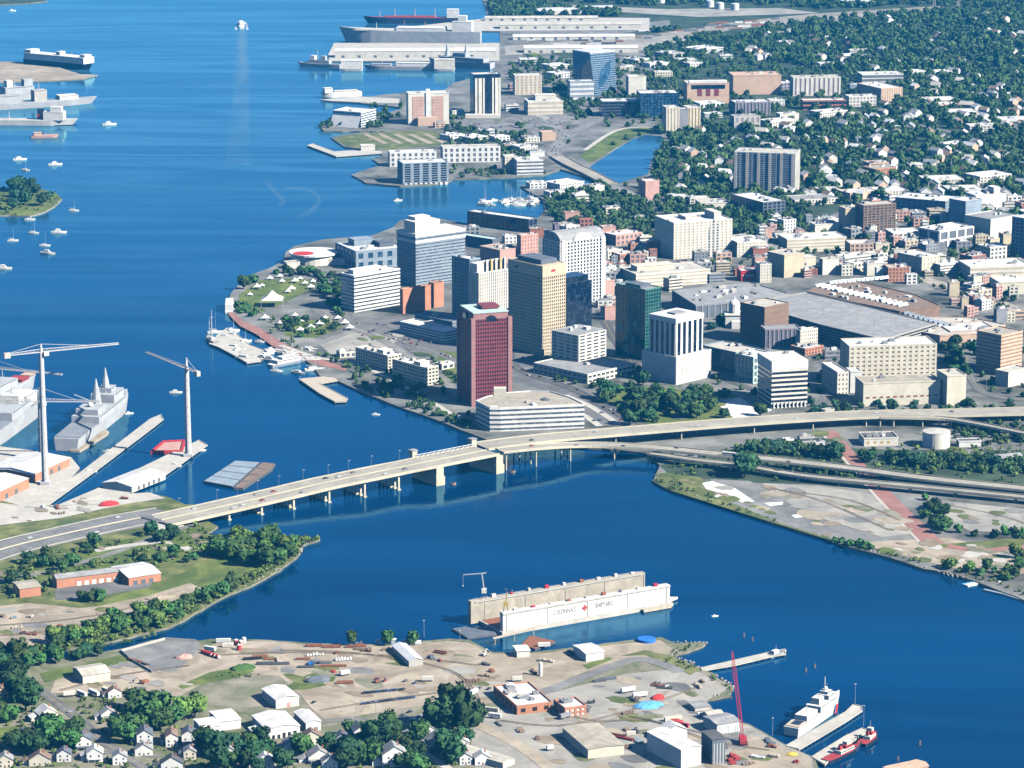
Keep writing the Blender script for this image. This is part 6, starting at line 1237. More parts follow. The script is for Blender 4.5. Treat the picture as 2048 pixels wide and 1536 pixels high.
# red crawler crane
B0 = at(1486, 1488, LAND); t = thing('crawler_crane', 'red lattice boom crawler crane on the repair yard quay', 'crane', tuple(B0))
for s_ in (-2.6, 2.6):
    m = MB(); m.box(B0.x + s_, B0.y, 1.4, 8.5, LAND, LAND + 1.6); m.build('track', 'tyre', t)
m = MB(); m.box(B0.x, B0.y, 5, 9, LAND + 1.6, LAND + 5.2); m.build('body', 'crane_red', t)
m = MB(); m.box(B0.x - 1.8, B0.y + 4, 1.8, 2.6, LAND + 2, LAND + 5.6); m.build('cab', 'red', t)
m = MB(); m.box(B0.x, B0.y - 5, 5.4, 2.4, LAND + 1.8, LAND + 4.6); m.build('counterweight', 'hull_red', t)
F0 = B0 + Vector((0, 4, 3)); tipg = B0 + Vector((-7.2, 26, 0)); zt = hz(tipg, 1303); T = Vector((tipg.x, tipg.y, zt)); bd = (T - F0); n = 26; a_ = Vector((1, 0, 0)) * 1.15; b_ = bd.normalized().cross(Vector((1, 0, 0))) * 1.15
m = MB()
wf = lambda k: 1.0 if 2 < k < n - 4 else (.45 if k <= 1 or k >= n - 1 else .75)
for k in range(n):
    p, q = F0 + bd * (k / n), F0 + bd * ((k + 1) / n); w0_, w1_ = wf(k), wf(k + 1)
    cs0 = [p + a_ * w0_ + b_ * w0_, p - a_ * w0_ + b_ * w0_, p - a_ * w0_ - b_ * w0_, p + a_ * w0_ - b_ * w0_]; cs1 = [q + a_ * w1_ + b_ * w1_, q - a_ * w1_ + b_ * w1_, q - a_ * w1_ - b_ * w1_, q + a_ * w1_ - b_ * w1_]
    for i in range(4): m.bar(cs0[i], cs1[i], .42); m.bar(cs0[i], cs1[(i + 1) % 4], .26)
m.build('boom', 'crane_red', t)
m = MB(); m.bar(B0 + Vector((0, -4, 9)), T, .16); m.bar(B0 + Vector((0, -4, 4)), B0 + Vector((0, -4, 9)), .5); m.bar(T, T + Vector((0, 1.5, -zt * .55)), .12); m.build('pendant_line', 'crane_red', t)
m = MB(); m.tube(T + Vector((0, 1.5, -zt * .55 - 1.6)), T + Vector((0, 1.5, -zt * .55)), .5, .5, 8); m.build('hook_block', 'rust', t)
# far harbour ships
ship('vehicle_carrier', 'white topped car carrier with dark hull beyond the sand spit', W0(56, 128), W0(182, 140), 32, 12, 'hull_navy', [(.02, .97, .96, .1, 12, 'white', 'superstructure'), (.02, .12, .8, 12, 6, 'white', 'deckhouse'), (.5, .56, .5, 12, 7, 'white', 'stack'), (.88, .96, .6, 12, 5, 'white', 'bridge')], [(.2, 18, .5, 'white'), (.7, 18, .5, 'white')], deckm='white', sheer=0)
ship('cargo_ship', 'big grey sealift ship lying along the terminal pier', W0(962, 88), W0(684, 84), 34, 26, 'navy_grey', [(.06, .2, .9, .1, 20, 'white', 'superstructure'), (.1, .16, .4, 20, 12, 'white', 'stack'), (.25, .6, .96, .1, 7, 'white', 'superstructure'), (.62, .9, .9, .1, 2, 'ivory', 'deckhouse')], [(.4, 20, .8, 'peach'), (.55, 20, .8, 'peach'), (.75, 16, .8, 'white')], boot='hull_navy', deckm='roof_cream')
ship('cargo_ship', 'dark hulled freighter with orange deck cranes beyond the sealift ship', W0(930, 46), W0(730, 46), 26, 12, 'hull_navy', [(.06, .18, .8, .1, 18, 'white', 'superstructure'), (.3, .8, .7, .1, 3, 'hull_red', 'hatch')], [(.3, 20, 1, 'peach'), (.5, 20, 1, 'peach'), (.7, 20, 1, 'peach'), (.85, 16, 1, 'peach')], deckm='hull_red')
ship('naval_ship', 'grey destroyer moored off the transit shed', W0(682, 136), W0(598, 132), 18, 7, 'navy_grey', [(.25, .75, .8, .1, 7, 'navy_grey', 'superstructure'), (.35, .45, .5, 7, 8, 'navy_grey', 'stack'), (.6, .7, .6, 7, 8, 'white', 'radome_house')], [(.55, 26, .8, 'crane_grey')])
ship('berthing_barge', 'boxy white berthing barge beside the grey destroyer', W0(682, 141), W0(726, 141), 20, 4, 'white', [(.02, .98, .98, .1, 16, 'white', 'superstructure'), (.1, .5, .5, 12, 4, 'white', 'deckhouse')], deckm='white', cat='barge', bowlen=.05)
ship('naval_ship', 'long low grey ship with a white tented deck by the transit shed', W0(870, 140), W0(730, 138), 18, 7, 'navy_grey', [(.05, .55, .9, .1, 7, 'white', 'superstructure'), (.62, .9, .7, .1, 4, 'navy_grey', 'superstructure')], [(.75, 20, .7, 'crane_grey')])
ship('berthing_barge', 'boxy white accommodation barge under the grey warship masts', W0(868, 141), W0(910, 141), 22, 4, 'white', [(.02, .98, .98, .1, 18, 'ivory', 'superstructure'), (.3, .7, .5, 13, 6, 'white', 'deckhouse')], deckm='white', cat='barge', bowlen=.05)
t, A, d, s, L = ship('naval_ship', 'grey amphibious warship with tall masts near the far point', W0(985, 138), W0(860, 130), 26, 12, 'navy_grey', [(.1, .8, .95, .1, 8, 'navy_grey', 'superstructure'), (.4, .6, .7, 8, 8, 'navy_grey', 'superstructure')])
for f in (.42, .72):
    p = A + d * L * f; m = MB(); m.tube(p + Vector((0, 0, 18)), p + Vector((0, 0, 46)), 6, .6, 8); m.build('enclosed_mast', 'navy_grey', t)
ship('workboat', 'white high sided workboat at the small repair pier', W0(722, 192), W0(644, 196), 16, 9, 'white', [(.75, .95, .8, .1, 9, 'white', 'superstructure'), (.1, .7, .8, .1, 3, 'ivory', 'deckhouse')], boot='hull_navy', deckm='white')
# ships on the far west side
ship('naval_ship', 'pale grey warship row with white deckhouses at the west piers', W0(-60, 222), W0(190, 206), 30, 10, 'navy_grey', [(.1, .4, .9, .1, 14, 'navy_grey', 'superstructure'), (.5, .6, .7, .1, 20, 'pale_concrete', 'superstructure'), (.7, .85, .8, .1, 8, 'white', 'superstructure')], [(.3, 28, 1.2, 'crane_grey'), (.55, 34, 1.2, 'crane_grey')])
ship('naval_ship', 'second pale grey warship beyond the white hospital ship', W0(-40, 205), W0(75, 196), 28, 12, 'navy_grey', [(.4, .9, .9, .1, 12, 'navy_grey', 'superstructure'), (.45, .55, .5, 12, 12, 'white', 'stack'), (.75, .9, .5, 12, 12, 'navy_grey', 'stack')], [(.6, 30, 1.2, 'crane_grey')])
ship('naval_ship', 'white hulled supply ship with a black and red funnel at the west piers', W0(-70, 248), W0(152, 250), 26, 9, 'white', [(.72, .9, .9, .1, 14, 'white', 'superstructure'), (.78, .88, .6, 14, 8, 'white', 'bridge'), (.66, .71, .4, .1, 18, 'black', 'stack'), (.655, .715, .42, 5, 4, 'red', 'stack_band')], [(.4, 14, .7, 'white')], boot='hull_navy', deckm='pale_concrete')
ship('tugboat', 'pinkish low harbour craft under way off the west piers', W0(62, 276), W0(116, 274), 14, 4, 'pink', [(.1, .4, .8, .1, 5, 'peach', 'deckhouse')], cat='boat', deckm='pink')
# boats at anchor and under way
BG = {'sail': 'sailboats at anchor in the harbour', 'motor': 'small white motor boats on the harbour'}
def small_boat(x, y, ln, kind, ang, label, grp=None):
    p = at(x, y, 0); dv = Vector((math.cos(ang), math.sin(ang), 0)); A, Bw = p - dv * ln / 2, p + dv * ln / 2
    bl = [(.2, .62, .6, .1, ln * .09, 'white', 'cabin')]
    if kind == 'motor': bl.append((.3, .55, .45, ln * .09, ln * .08, 'white', 'flybridge'))
    t, A, d, s, L = ship('sailboat' if kind == 'sail' else 'motor_boat', label, A, Bw, ln * .3, ln * .1, 'white', bl, [(.55, ln * 1.25, .12, 'white')] if kind == 'sail' else [], deckm='ivory', cat='boat', group=grp, bowlen=.5)
    if kind == 'sail':
        m = MB(); m.bar(A + d * L * .55 + Vector((0, 0, ln * .28)), A + d * L * .08 + Vector((0, 0, ln * .28)), .35); m.build('boom', 'blue' if int(x) % 3 == 0 else 'white', t)
for x, y in ((40, 320), (51, 341), (111, 330), (26, 482), (68, 467), (90, 492), (60, 440), (148, 422), (118, 466), (96, 508), (8, 538)):
    big = (x, y) in ((40, 320), (118, 466), (96, 508), (8, 538), (111, 330))
    small_boat(x, y, 22 if big else 15, 'motor' if big else 'sail', RB.uniform(-.4, .4), 'white motor yacht anchored off the wooded island' if big else 'white sailboat with bare mast anchored off the wooded island', BG['motor'] if big else BG['sail'])
for x, y, ln, lab in ((219, 250, 24, 'white launch under way off the west piers'), (25, 22, 16, 'tiny white boat on the far channel'), (796, 402, 14, 'tiny white boat in the inlet off the marina'), (752, 830, 9, 'single small white boat off the promenade'), (352, 786, 14, 'small white boat beside the shipyard crane mast'),
                      (218, 905, 12, 'small white boat beside the shipyard finger pier'), (258, 828, 10, 'small white boat off the warship bow'), (180, 945, 14, 'white boat in the shipyard slip'), (400, 902, 12, 'small white skiff at the crane pier'), (350, 933, 14, 'pale launch along the crane pier'), (1430, 1233, 6, 'tiny white buoy boat east of the dry dock'), (2000, 1168, 10, 'white skiff beside the blue dock')):
    small_boat(x, y, ln, 'motor', RB.uniform(-.5, .5), lab)
MG = 'boats crowding the marina and museum pier'
for k in range(60):
    x, y = RB.choice([(RB.uniform(960, 1075), RB.uniform(398, 412)), (RB.uniform(428, 530), RB.uniform(660, 722)), (RB.uniform(540, 660), RB.uniform(700, 752)), (RB.uniform(960, 1075), RB.uniform(398, 412))])
    small_boat(x, y, RB.uniform(12, 24), RB.choice(['motor', 'sail']), RB.uniform(-.6, .8), 'white pleasure boat packed among others at the waterfront marina', MG)
ship('schooner', 'grey hulled tall ship with a single high mast at the museum pier', W0(432, 690), W0(416, 678), 9, 4, 'grey', [(.3, .6, .5, .1, 2, 'white', 'deckhouse')], [(.5, 34, .8, 'crane_grey'), (.8, 22, .5, 'crane_grey')], deckm='pale_wood')
ship('excursion_boat', 'double decked white excursion boat at the promenade', W0(540, 735), W0(606, 722), 12, 3, 'blue_grey', [(.15, .85, .85, .1, 4, 'white', 'superstructure'), (.3, .8, .8, 4, 3, 'white', 'superstructure')], cat='boat', deckm='white')
ship('excursion_boat', 'rounded white excursion boat off the park point', W0(458, 628), W0(460, 608), 11, 3, 'white', [(.1, .8, .85, .1, 7, 'white', 'superstructure')], cat='boat', deckm='white')
P0, P1 = at(1932, 1170, 1.2), at(2006, 1154, 1.2); c = (P0 + P1) / 2; t = thing('blue_dock', 'white and blue floating dock on the east shore', 'dock', (c.x, c.y, 0)); m = MB(); ribbon(m, side_of([P0, P1], -2.5), side_of([P0, P1], 2.5), 0, -1.4); m.build('deck', 'white', t); m = MB(); ribbon(m, side_of([P0, P1], -6), side_of([P0, P1], -2.6), -.3, -1.4); m.build('float', 'sky_blue', t)
P0, P1, P2 = at(1968, 1178, 1.2), at(2010, 1188, 1.2), at(2060, 1204, 1.2); c = P1; t = thing('blue_dock', 'broken line of grey floats along the east shore', 'dock', (c.x, c.y, 0)); m = MB(); ribbon(m, side_of([P0, P1, P2], -1.6), side_of([P0, P1, P2], 1.6), 0, -1.4); m.build('deck', 'blue_grey', t)
# wake of the passing boat
c = at(484, 52, 0); t, A, d, s, L = ship('speed_boat', 'white motor vessel heading away at the head of a long wake', at(484, 58, 0), at(482, 45, 0), 12, 4, 'white', [(.3, .7, .7, .1, 4, 'white', 'superstructure')], cat='boat', deckm='white')
mt('wake_foam', (.50, .62, .72), rough=.6, var=.3, scale=.05)
def foam_sheet(label, left, right, z, mat='wake_foam', soft=1):
    """thin foam on the water; soft > 1 lays narrower strips over each other so that the edges thin out"""
    A = smooth_line([at(x, y, z) for x, y in left], 4); B_ = smooth_line([at(x, y, z) for x, y in right], 4); m = MB()
    for k in range(soft):
        f = .5 * k / soft; A2 = [p.lerp(q, f) + Vector((0, 0, .02 * k)) for p, q in zip(A, B_)]; B2 = [q.lerp(p, f) + Vector((0, 0, .02 * k)) for p, q in zip(A, B_)]
        c = int(len(A) * (1 - .14 * k)); ribbon(m, A2[:c], B2[:c])
    o = m.build('wake', mat); tag(o, kind='stuff')
def thin_foam(key, col, cover, sc):
    m = bpy.data.materials.new(key); m.use_nodes = True; t = m.node_tree; b = t.nodes['Principled BSDF']; b.inputs['Base Color'].default_value = (*col, 1); b.inputs['Roughness'].default_value = .5
    geo = t.nodes.new('ShaderNodeNewGeometry'); mp = t.nodes.new('ShaderNodeMapping'); mp.inputs['Scale'].default_value = sc; n = t.nodes.new('ShaderNodeTexNoise'); n.inputs['Scale'].default_value = 1; n.inputs['Detail'].default_value = 5
    t.links.new(geo.outputs['Position'], mp.inputs[0]); t.links.new(mp.outputs[0], n.inputs['Vector']); mr = t.nodes.new('ShaderNodeMapRange'); mr.inputs[1].default_value = .25; mr.inputs[2].default_value = .75; mr.inputs[3].default_value = 0; mr.inputs[4].default_value = cover
    t.links.new(n.outputs['Fac'], mr.inputs[0]); t.links.new(mr.outputs[0], b.inputs['Alpha']); M[key] = m
thin_foam('thin_foam', (.32, .50, .62), .09, (.03, .004, 1)); thin_foam('bow_foam', (.8, .85, .88), 1.0, (.03, .03, 1)); thin_foam('slick', (.30, .48, .62), .07, (.01, .006, 1))
foam_sheet('', [(472, 62), (472, 90), (468, 130), (466, 180), (460, 240), (452, 330)], [(496, 62), (497, 90), (500, 130), (500, 180), (500, 240), (500, 330)], .06, 'thin_foam', 5)
foam_sheet('', [(470, 60), (471, 50), (476, 44), (482, 41), (490, 43), (495, 49), (497, 60)], [(474, 60), (475, 52), (478, 48), (482, 46), (488, 47), (491, 52), (493, 60)], .1, 'bow_foam')
# sheltered pale slicks drifting on the river
foam_sheet('', [(526, 362), (540, 380), (560, 400), (552, 410)], [(534, 360), (552, 378), (572, 402), (562, 414)], .05, 'slick', 5)
foam_sheet('', [(570, 380), (610, 382), (634, 398), (615, 420), (588, 432)], [(572, 374), (616, 375), (644, 398), (624, 426), (590, 440)], .05, 'slick', 5)
# ================================================================== the near banks: sheds, houses, yards, vehicles
# left bank and shipyard
shed('brick_pier_shed', 'long brick pier shed with a white roof beside the tallest crane', -30, 66, 140, 966, 950, 68, 'orange_brick', 'roof_white', 'u', 3, panels=6, doors=[(.3, 5, 5), (.5, 5, 5), (.7, 5, 5)])
shed('brick_pier_shed', 'second brick pier shed with a white roof nearer the highway', -100, -6, 58, 1006, 986, 68, 'orange_brick', 'roof_white', 'u', 3, panels=6, doors=[(.3, 5, 5), (.6, 5, 5)])
shed('white_warehouse', 'long white gabled warehouse standing on the crane pier', 205, 264, 331, 985, 974, 62, 'ivory', 'roof_white', 'u', 3.2, panels=7, z0=2.2, doors=[(.2 + .15 * k, 4, 4) for k in range(5)])
shed('brick_workshop', 'brick workshop with white roof and blue shade beside the long brick row', 222, 258, 322, 1172, 1156, 30, 'orange_brick', 'roof_white', 'u', 2.5, panels=4, doors=[(.2, 4, 4), (.45, 4, 4), (.7, 4, 4)])
shed('brick_row', 'long low brick row with bricked up bays on the left bank', 108, 114, 262, 1177, 1158, 24, 'orange_brick', 'roof_grey', 'u', 2, panels=6, depth=14, doors=[(.3 + .1 * k, 4, 4) for k in range(6)], doormat='white')
shed('brick_hut', 'small square brick hut by the sand lot', 26, 40, 82, 1196, 1178, 24, 'orange_brick', 'roof_tan', 'u', 1.2)
# repair yard buildings
shed('cream_shed', 'cream metal shed with a stained roof in the small yard', 146, 166, 221, 1369, 1352, 26, 'cream', 'roof_cream', 'u', 2.2, panels=4)
shed('white_workshop', 'white workshop with red patched gable in the middle of the yard', 514, 552, 598, 1418, 1400, 25, 'ivory', 'roof_white', 'v', 2.0, panels=5, depth=30, doors=[(.55, 3, 4)], doormat='pink')
shed('white_factory', 'big white factory shed with a row of dark openings', 488, 534, 600, 1480, 1460, 22, 'white', 'roof_white', 'v', 2.2, panels=6, depth=36, doors=[(.2, 2.2, 3), (.36, 2.2, 3), (.52, 2.4, 4), (.68, 2.4, 4), (.85, 2.6, 4.5)], doormat='black')
shed('white_factory_annex', 'low white lean-to against the big factory shed', 486, 512, 542, 1482, 1470, 22, 'white', 'roof_white', 'v', .8, depth=18)
shed('white_store', 'narrow white store beside the big factory shed', 578, 612, 642, 1464, 1446, 22, 'white', 'roof_white', 'v', 1.4, panels=4, depth=28, doors=[(.3, 2.4, 3), (.7, 2.4, 3)], doormat='dirt')
shed('white_boxy_shed', 'boxy white shed beside the clump of trees', 388, 404, 442, 1478, 1456, 22, 'white', 'roof_white', 'u', .8)
shed('white_boxy_shed', 'second boxy white shed touching the first behind the factory', 420, 440, 482, 1462, 1444, 22, 'white', 'roof_white', 'u', .8)
shed('tan_warehouse', 'long tan roofed warehouse with a cream end wall', 1094, 1176, 1248, 1518, 1499, 20, 'cream', 'roof_tan', 'v', .8, panels=5, depth=52)
shed('white_plant', 'tall white plant building with blue grey flank by the red crane', 1318, 1362, 1402, 1538, 1500, 30, 'white', 'roof_white', 'v', 1.4, panels=5, depth=46)
shed('plant_vault', 'rounded white annex behind the tall plant building', 1318, 1332, 1374, 1488, 1464, 22, 'white', 'roof_white', 'v', 4)
shed('green_frame_hall', 'dark green corrugated hall with white ribs beside the crane', 1416, 1424, 1450, 1530, 1480, 20, 'slate', 'roof_dark', 'u', .5, depth=20, doors=[(.15 + .23 * k, .5, 16) for k in range(4)], doormat='white')
shed('quay_shed', 'white panelled quay shed with grey roof near the water', 1406, 1434, 1480, 1470, 1450, 26, 'white', 'roof_grey', 'u', 1.5, panels=5, doors=[(.1 + .1 * k, .4, 6) for k in range(9)], doormat='blue_grey')
shed('quay_store', 'small cream store by the grassy shore', 1406, 1416, 1446, 1442, 1430, 22, 'ivory', 'roof_cream', 'u', 1)
shed('quay_store', 'small flat grey store at the grassy shore corner', 1384, 1390, 1420, 1424, 1416, 22, 'pale_concrete', 'roof_grey', 'u', .6, depth=14)
B('brick_office', 'red brick yard office with white roof and dark openings', 1000, 1034, 1104, 1430, 1414, 20, 'orange_brick', 'black', (6, .5, 9, .6, .3), roof='roof_white', units=8, depth=52)
t = B('brick_office', 'red brick yard office wing nearer the east yard', 1108, 1130, 1172, 1436, 1418, 22, 'orange_brick', 'white', (4, .5, 4, .4, .3), roof='roof_white', units=4)[0]
shed('pale_shed', 'pale green white shed on the dockside lot', 1146, 1172, 1208, 1324, 1308, 24, 'white', 'roof_white', 'u', 1.0)
shed('grey_warehouse', 'long grey roofed shed standing in the open yard', 786, 818, 846, 1334, 1322, 20, 'pale_concrete', 'metal_roof', 'v', 1.8, panels=6, depth=44)
shed('long_cream_barn', 'long narrow cream barn roof beside the dark trees', 956, 1006, 1036, 1538, 1526, 50, 'cream', 'roof_cream', 'v', 1.6, panels=6, depth=60, width=13)
shed('white_cabin', 'square white site cabin beside the dry dock', 1026, 1034, 1060, 1316, 1303, 12, 'ivory', 'roof_white', 'u', .5)
# blue round tank cover on the point, tarpaulins
c = at(1293, 1282); t = thing('blue_pool', 'round bright blue tank on the sandy point', 'tank', tuple(c)); m = MB(); m.tube(c, c + Vector((0, 0, 2.2)), 7.6, 7.6, 28); m.build('wall', 'blue', t); m = MB(); m.tube(c + Vector((0, 0, 2.2)), c + Vector((0, 0, 2.4)), 7.4, 7.0, 28); m.build('cover', 'blue', t)
def pile(label, x, y, sx, sy, hh, mat, name='tarpaulin_heap', cat='heap', a=20):
    c = at(x, y); t = thing(name, label, cat, tuple(c)); m = MB(); n, k = 14, 5; rnd = random.Random(int(x * y)); vs, fs = [], []
    dx, dy = Vector((math.cos(R(a)), math.sin(R(a)), 0)), Vector((-math.sin(R(a)), math.cos(R(a)), 0))
    for j in range(k):
        f = j / (k - 1); r_ = math.cos(f * 1.45); 
        for i in range(n):
            q = 2 * math.pi * i / n; w_ = r_ * rnd.uniform(.85, 1.1); p = c + dx * math.cos(q) * sx / 2 * w_ + dy * math.sin(q) * sy / 2 * w_; vs.append((p.x, p.y, LAND + hh * math.sin(f * 1.5) * rnd.uniform(.85, 1.1)))
    for j in range(k - 1):
        for i in range(n): fs.append((j * n + i, j * n + (i + 1) % n, (j + 1) * n + (i + 1) % n, (j + 1) * n + i))
    fs.append(tuple(range((k - 1) * n, k * n))); m.add(vs, fs); m.build('heap', mat, t)
pile('sky blue tarpaulin spread over stored hull parts', 1296, 1412, 26, 16, 3, 'sky_blue'); pile('red tarpaulin heap beside the sky blue one', 1316, 1397, 13, 9, 3.2, 'red', a=40)
pile('dark red scrap heap in the fenced compound', 368, 1316, 16, 11, 3, 'pink'); pile('grassy green mound beside the lawn', 486, 1338, 22, 12, 4, 'leaf_mid'); pile('grey gravel mound on the lawn', 636, 1362, 22, 12, 4.5, 'slate')
pile('red and white buoy heap at the shipyard', 218, 1010, 20, 10, 4, 'red'); pile('brown scrap heap near the orange digger', 290, 1364, 9, 6, 2, 'rust')
pile('sand heap on the left bank sand lot', 320, 1196, 28, 9, 2.5, 'sand'); pile('concrete rubble heap beside the round water tank', 1862, 915, 22, 9, 2, 'gravel'); pile('pale rubble heap along the tank yard', 1895, 918, 14, 7, 2.2, 'pale_concrete')
pile('red and white float heap on the yard edge', 1350, 1446, 14, 10, 3, 'hull_red'); pile('yellow floats heaped at the pier root', 1584, 1510, 10, 6, 2, 'yellow')
# marquees in the waterfront park
MQ = 'white marquees in the waterfront park'
def marquee(x, y, s_, label='small white pointed marquee on the park lawn', grp=MQ, hh=None):
    c = at(x, y); t = thing('marquee', label, 'tent', tuple(c), grp); hh = hh or s_ * .8; h0 = hh * .45; q = [c + Vector((sx * s_ / 2, sy * s_ / 2, 0)) for sx, sy in ((-1, -1), (1, -1), (1, 1), (-1, 1))]
    m = MB(); top = c + Vector((0, 0, hh)); e = [p + Vector((0, 0, h0)) for p in q]; mid = [p.lerp(top, .55) - Vector((0, 0, hh * .08)) for p in e]
    m.add(e + mid + [top], [(i, (i + 1) % 4, 4 + (i + 1) % 4, 4 + i) for i in range(4)] + [(4 + i, 4 + (i + 1) % 4, 8) for i in range(4)]); m.build('canopy', 'white', t)
    for p in q:
        m = MB(); m.tube(p, p + Vector((0, 0, h0 + .05)), .15, n=5); m.build('pole', 'white', t)
marquee(545, 612, 26, 'largest white peaked marquee on the park lawn', None, 20)
for x, y in ((514, 578), (524, 574), (576, 586), (583, 582), (564, 566), (600, 560), (560, 556), (610, 570), (500, 592), (622, 578), (480, 622), (506, 628), (590, 634), (604, 646), (530, 640), (560, 650), (640, 652), (650, 640), (676, 640), (590, 566), (540, 560), (626, 566), (634, 612), (648, 622), (660, 630), (700, 660), (690, 650), (600, 664), (622, 660)):
    if not blocked(at(x, y).x, at(x, y).y) or y > 630: marquee(x, y, RB.uniform(6, 10))
# ------------------------------------------------------------------ houses of the near streets
HG = 'houses of the near streets'
def house(label, x, y, w_, d_, hh, a, wall, roof, grp=None, detail=True, rise=None, name='house', porch=False):
    c = at(x, y); u = Vector((math.cos(R(a)), math.sin(R(a)), 0)); v = Vector((-math.sin(R(a)), math.cos(R(a)), 0)); t = thing(name, label, 'house', tuple(c), grp)
    N = c - u * w_ / 2; foot = [N, N + u * w_, N + u * w_ + v * d_, N + v * d_]; block(foot, 1); rise = rise or w_ * .32
    m = MB(); r0, r1 = N + u * w_ / 2, N + u * w_ / 2 + v * d_; Z = lambda p, z: (p.x, p.y, z)
    m.add([Z(p, LAND - .2) for p in foot] + [Z(p, LAND + hh) for p in foot] + [Z(r0, LAND + hh + rise), Z(r1, LAND + hh + rise)], [(0, 1, 5, 8, 4), (1, 2, 6, 5), (2, 3, 7, 9, 6), (3, 0, 4, 7)]); m.build('wall', wall, t)
    m = MB(); ov = .5; ze = LAND + hh - ov * rise / (w_ / 2)
    for e0 in (-ov, w_ + ov):
        q = [N + u * e0 - v * ov, N + u * e0 + v * (d_ + ov), N + u * w_ / 2 + v * (d_ + ov), N + u * w_ / 2 - v * ov]; zz = [ze, ze, LAND + hh + rise, LAND + hh + rise]
        lo = [Z(p, z + .05) for p, z in zip(q, zz)]; up = [Z(p, z + .3) for p, z in zip(q, zz)]
        m.add(lo + up, [(0, 1, 2, 3), (7, 6, 5, 4), (0, 4, 5, 1), (1, 5, 6, 2), (2, 6, 7, 3), (3, 7, 4, 0)])
    ro = m.build('roof', roof, t)
    if detail:
        m = MB(); q = N + u * w_ * .7 + v * d_ * .6; m.obox(q, u, v, .9, .9, LAND + hh + rise * .3, LAND + hh + rise + 1.2); m.build('chimney', 'brick', ro)
        for fl in range(int(hh / 2.7)):
            for f in (.25, .75):
                m = MB(); m.obox(N + u * w_ * f - v * .05, u, v, 1.1, .14, LAND + 1 + fl * 2.8, LAND + 2.4 + fl * 2.8); m.build('window', 'glass', t)
            for f in (.2, .5, .8):
                for e, n_ in ((N + u * w_, 1), (N, -1)):
                    m = MB(); m.obox(e + v * d_ * f + u * .05 * n_, v, u, 1.1, .14, LAND + 1 + fl * 2.8, LAND + 2.4 + fl * 2.8); m.build('window', 'glass', t)
        m = MB(); m.obox(N + u * w_ * .5 - v * .06, u, v, 1.0, .16, LAND, LAND + 2.1); m.build('door', 'brown', t)
    if detail and int(x) % 3:      # side wing under a lower roof
        s_ = 1 if int(x) % 2 else -1; q = N + u * (w_ / 2 + s_ * w_ * .62) + v * d_ * .6; wh = hh * .62; m = MB(); m.obox(q, u, v, w_ * .5, d_ * .55, LAND, LAND + wh); m.build('wing', wall, t)
        m = MB(); e = [q + u * (w_ * .3) * a_ + v * (d_ * .32) * b_ for a_, b_ in ((-1, -1), (1, -1), (1, 1), (-1, 1))]; zt_ = LAND + wh; m.add([Z(p, zt_) for p in e] + [Z(q - v * d_ * .32, zt_ + 1.6), Z(q + v * d_ * .32, zt_ + 1.6)], [(0, 4, 5, 3), (1, 2, 5, 4), (0, 1, 4), (2, 3, 5)]); m.build('wing_roof', roof, t)
    if porch:
        m = MB(); m.obox(N + u * w_ / 2 - v * 1.4, u, v, w_ * .9, 2.6, LAND + 2.6, LAND + 3.0); m.build('porch_roof', roof, t)
        for f in (.1, .5, .9):
            m = MB(); q = N + u * w_ * f - v * 2.5; m.tube(q, q + Vector((0, 0, 2.65)), .12, n=5); m.build('porch_post', 'white', t)
    return t
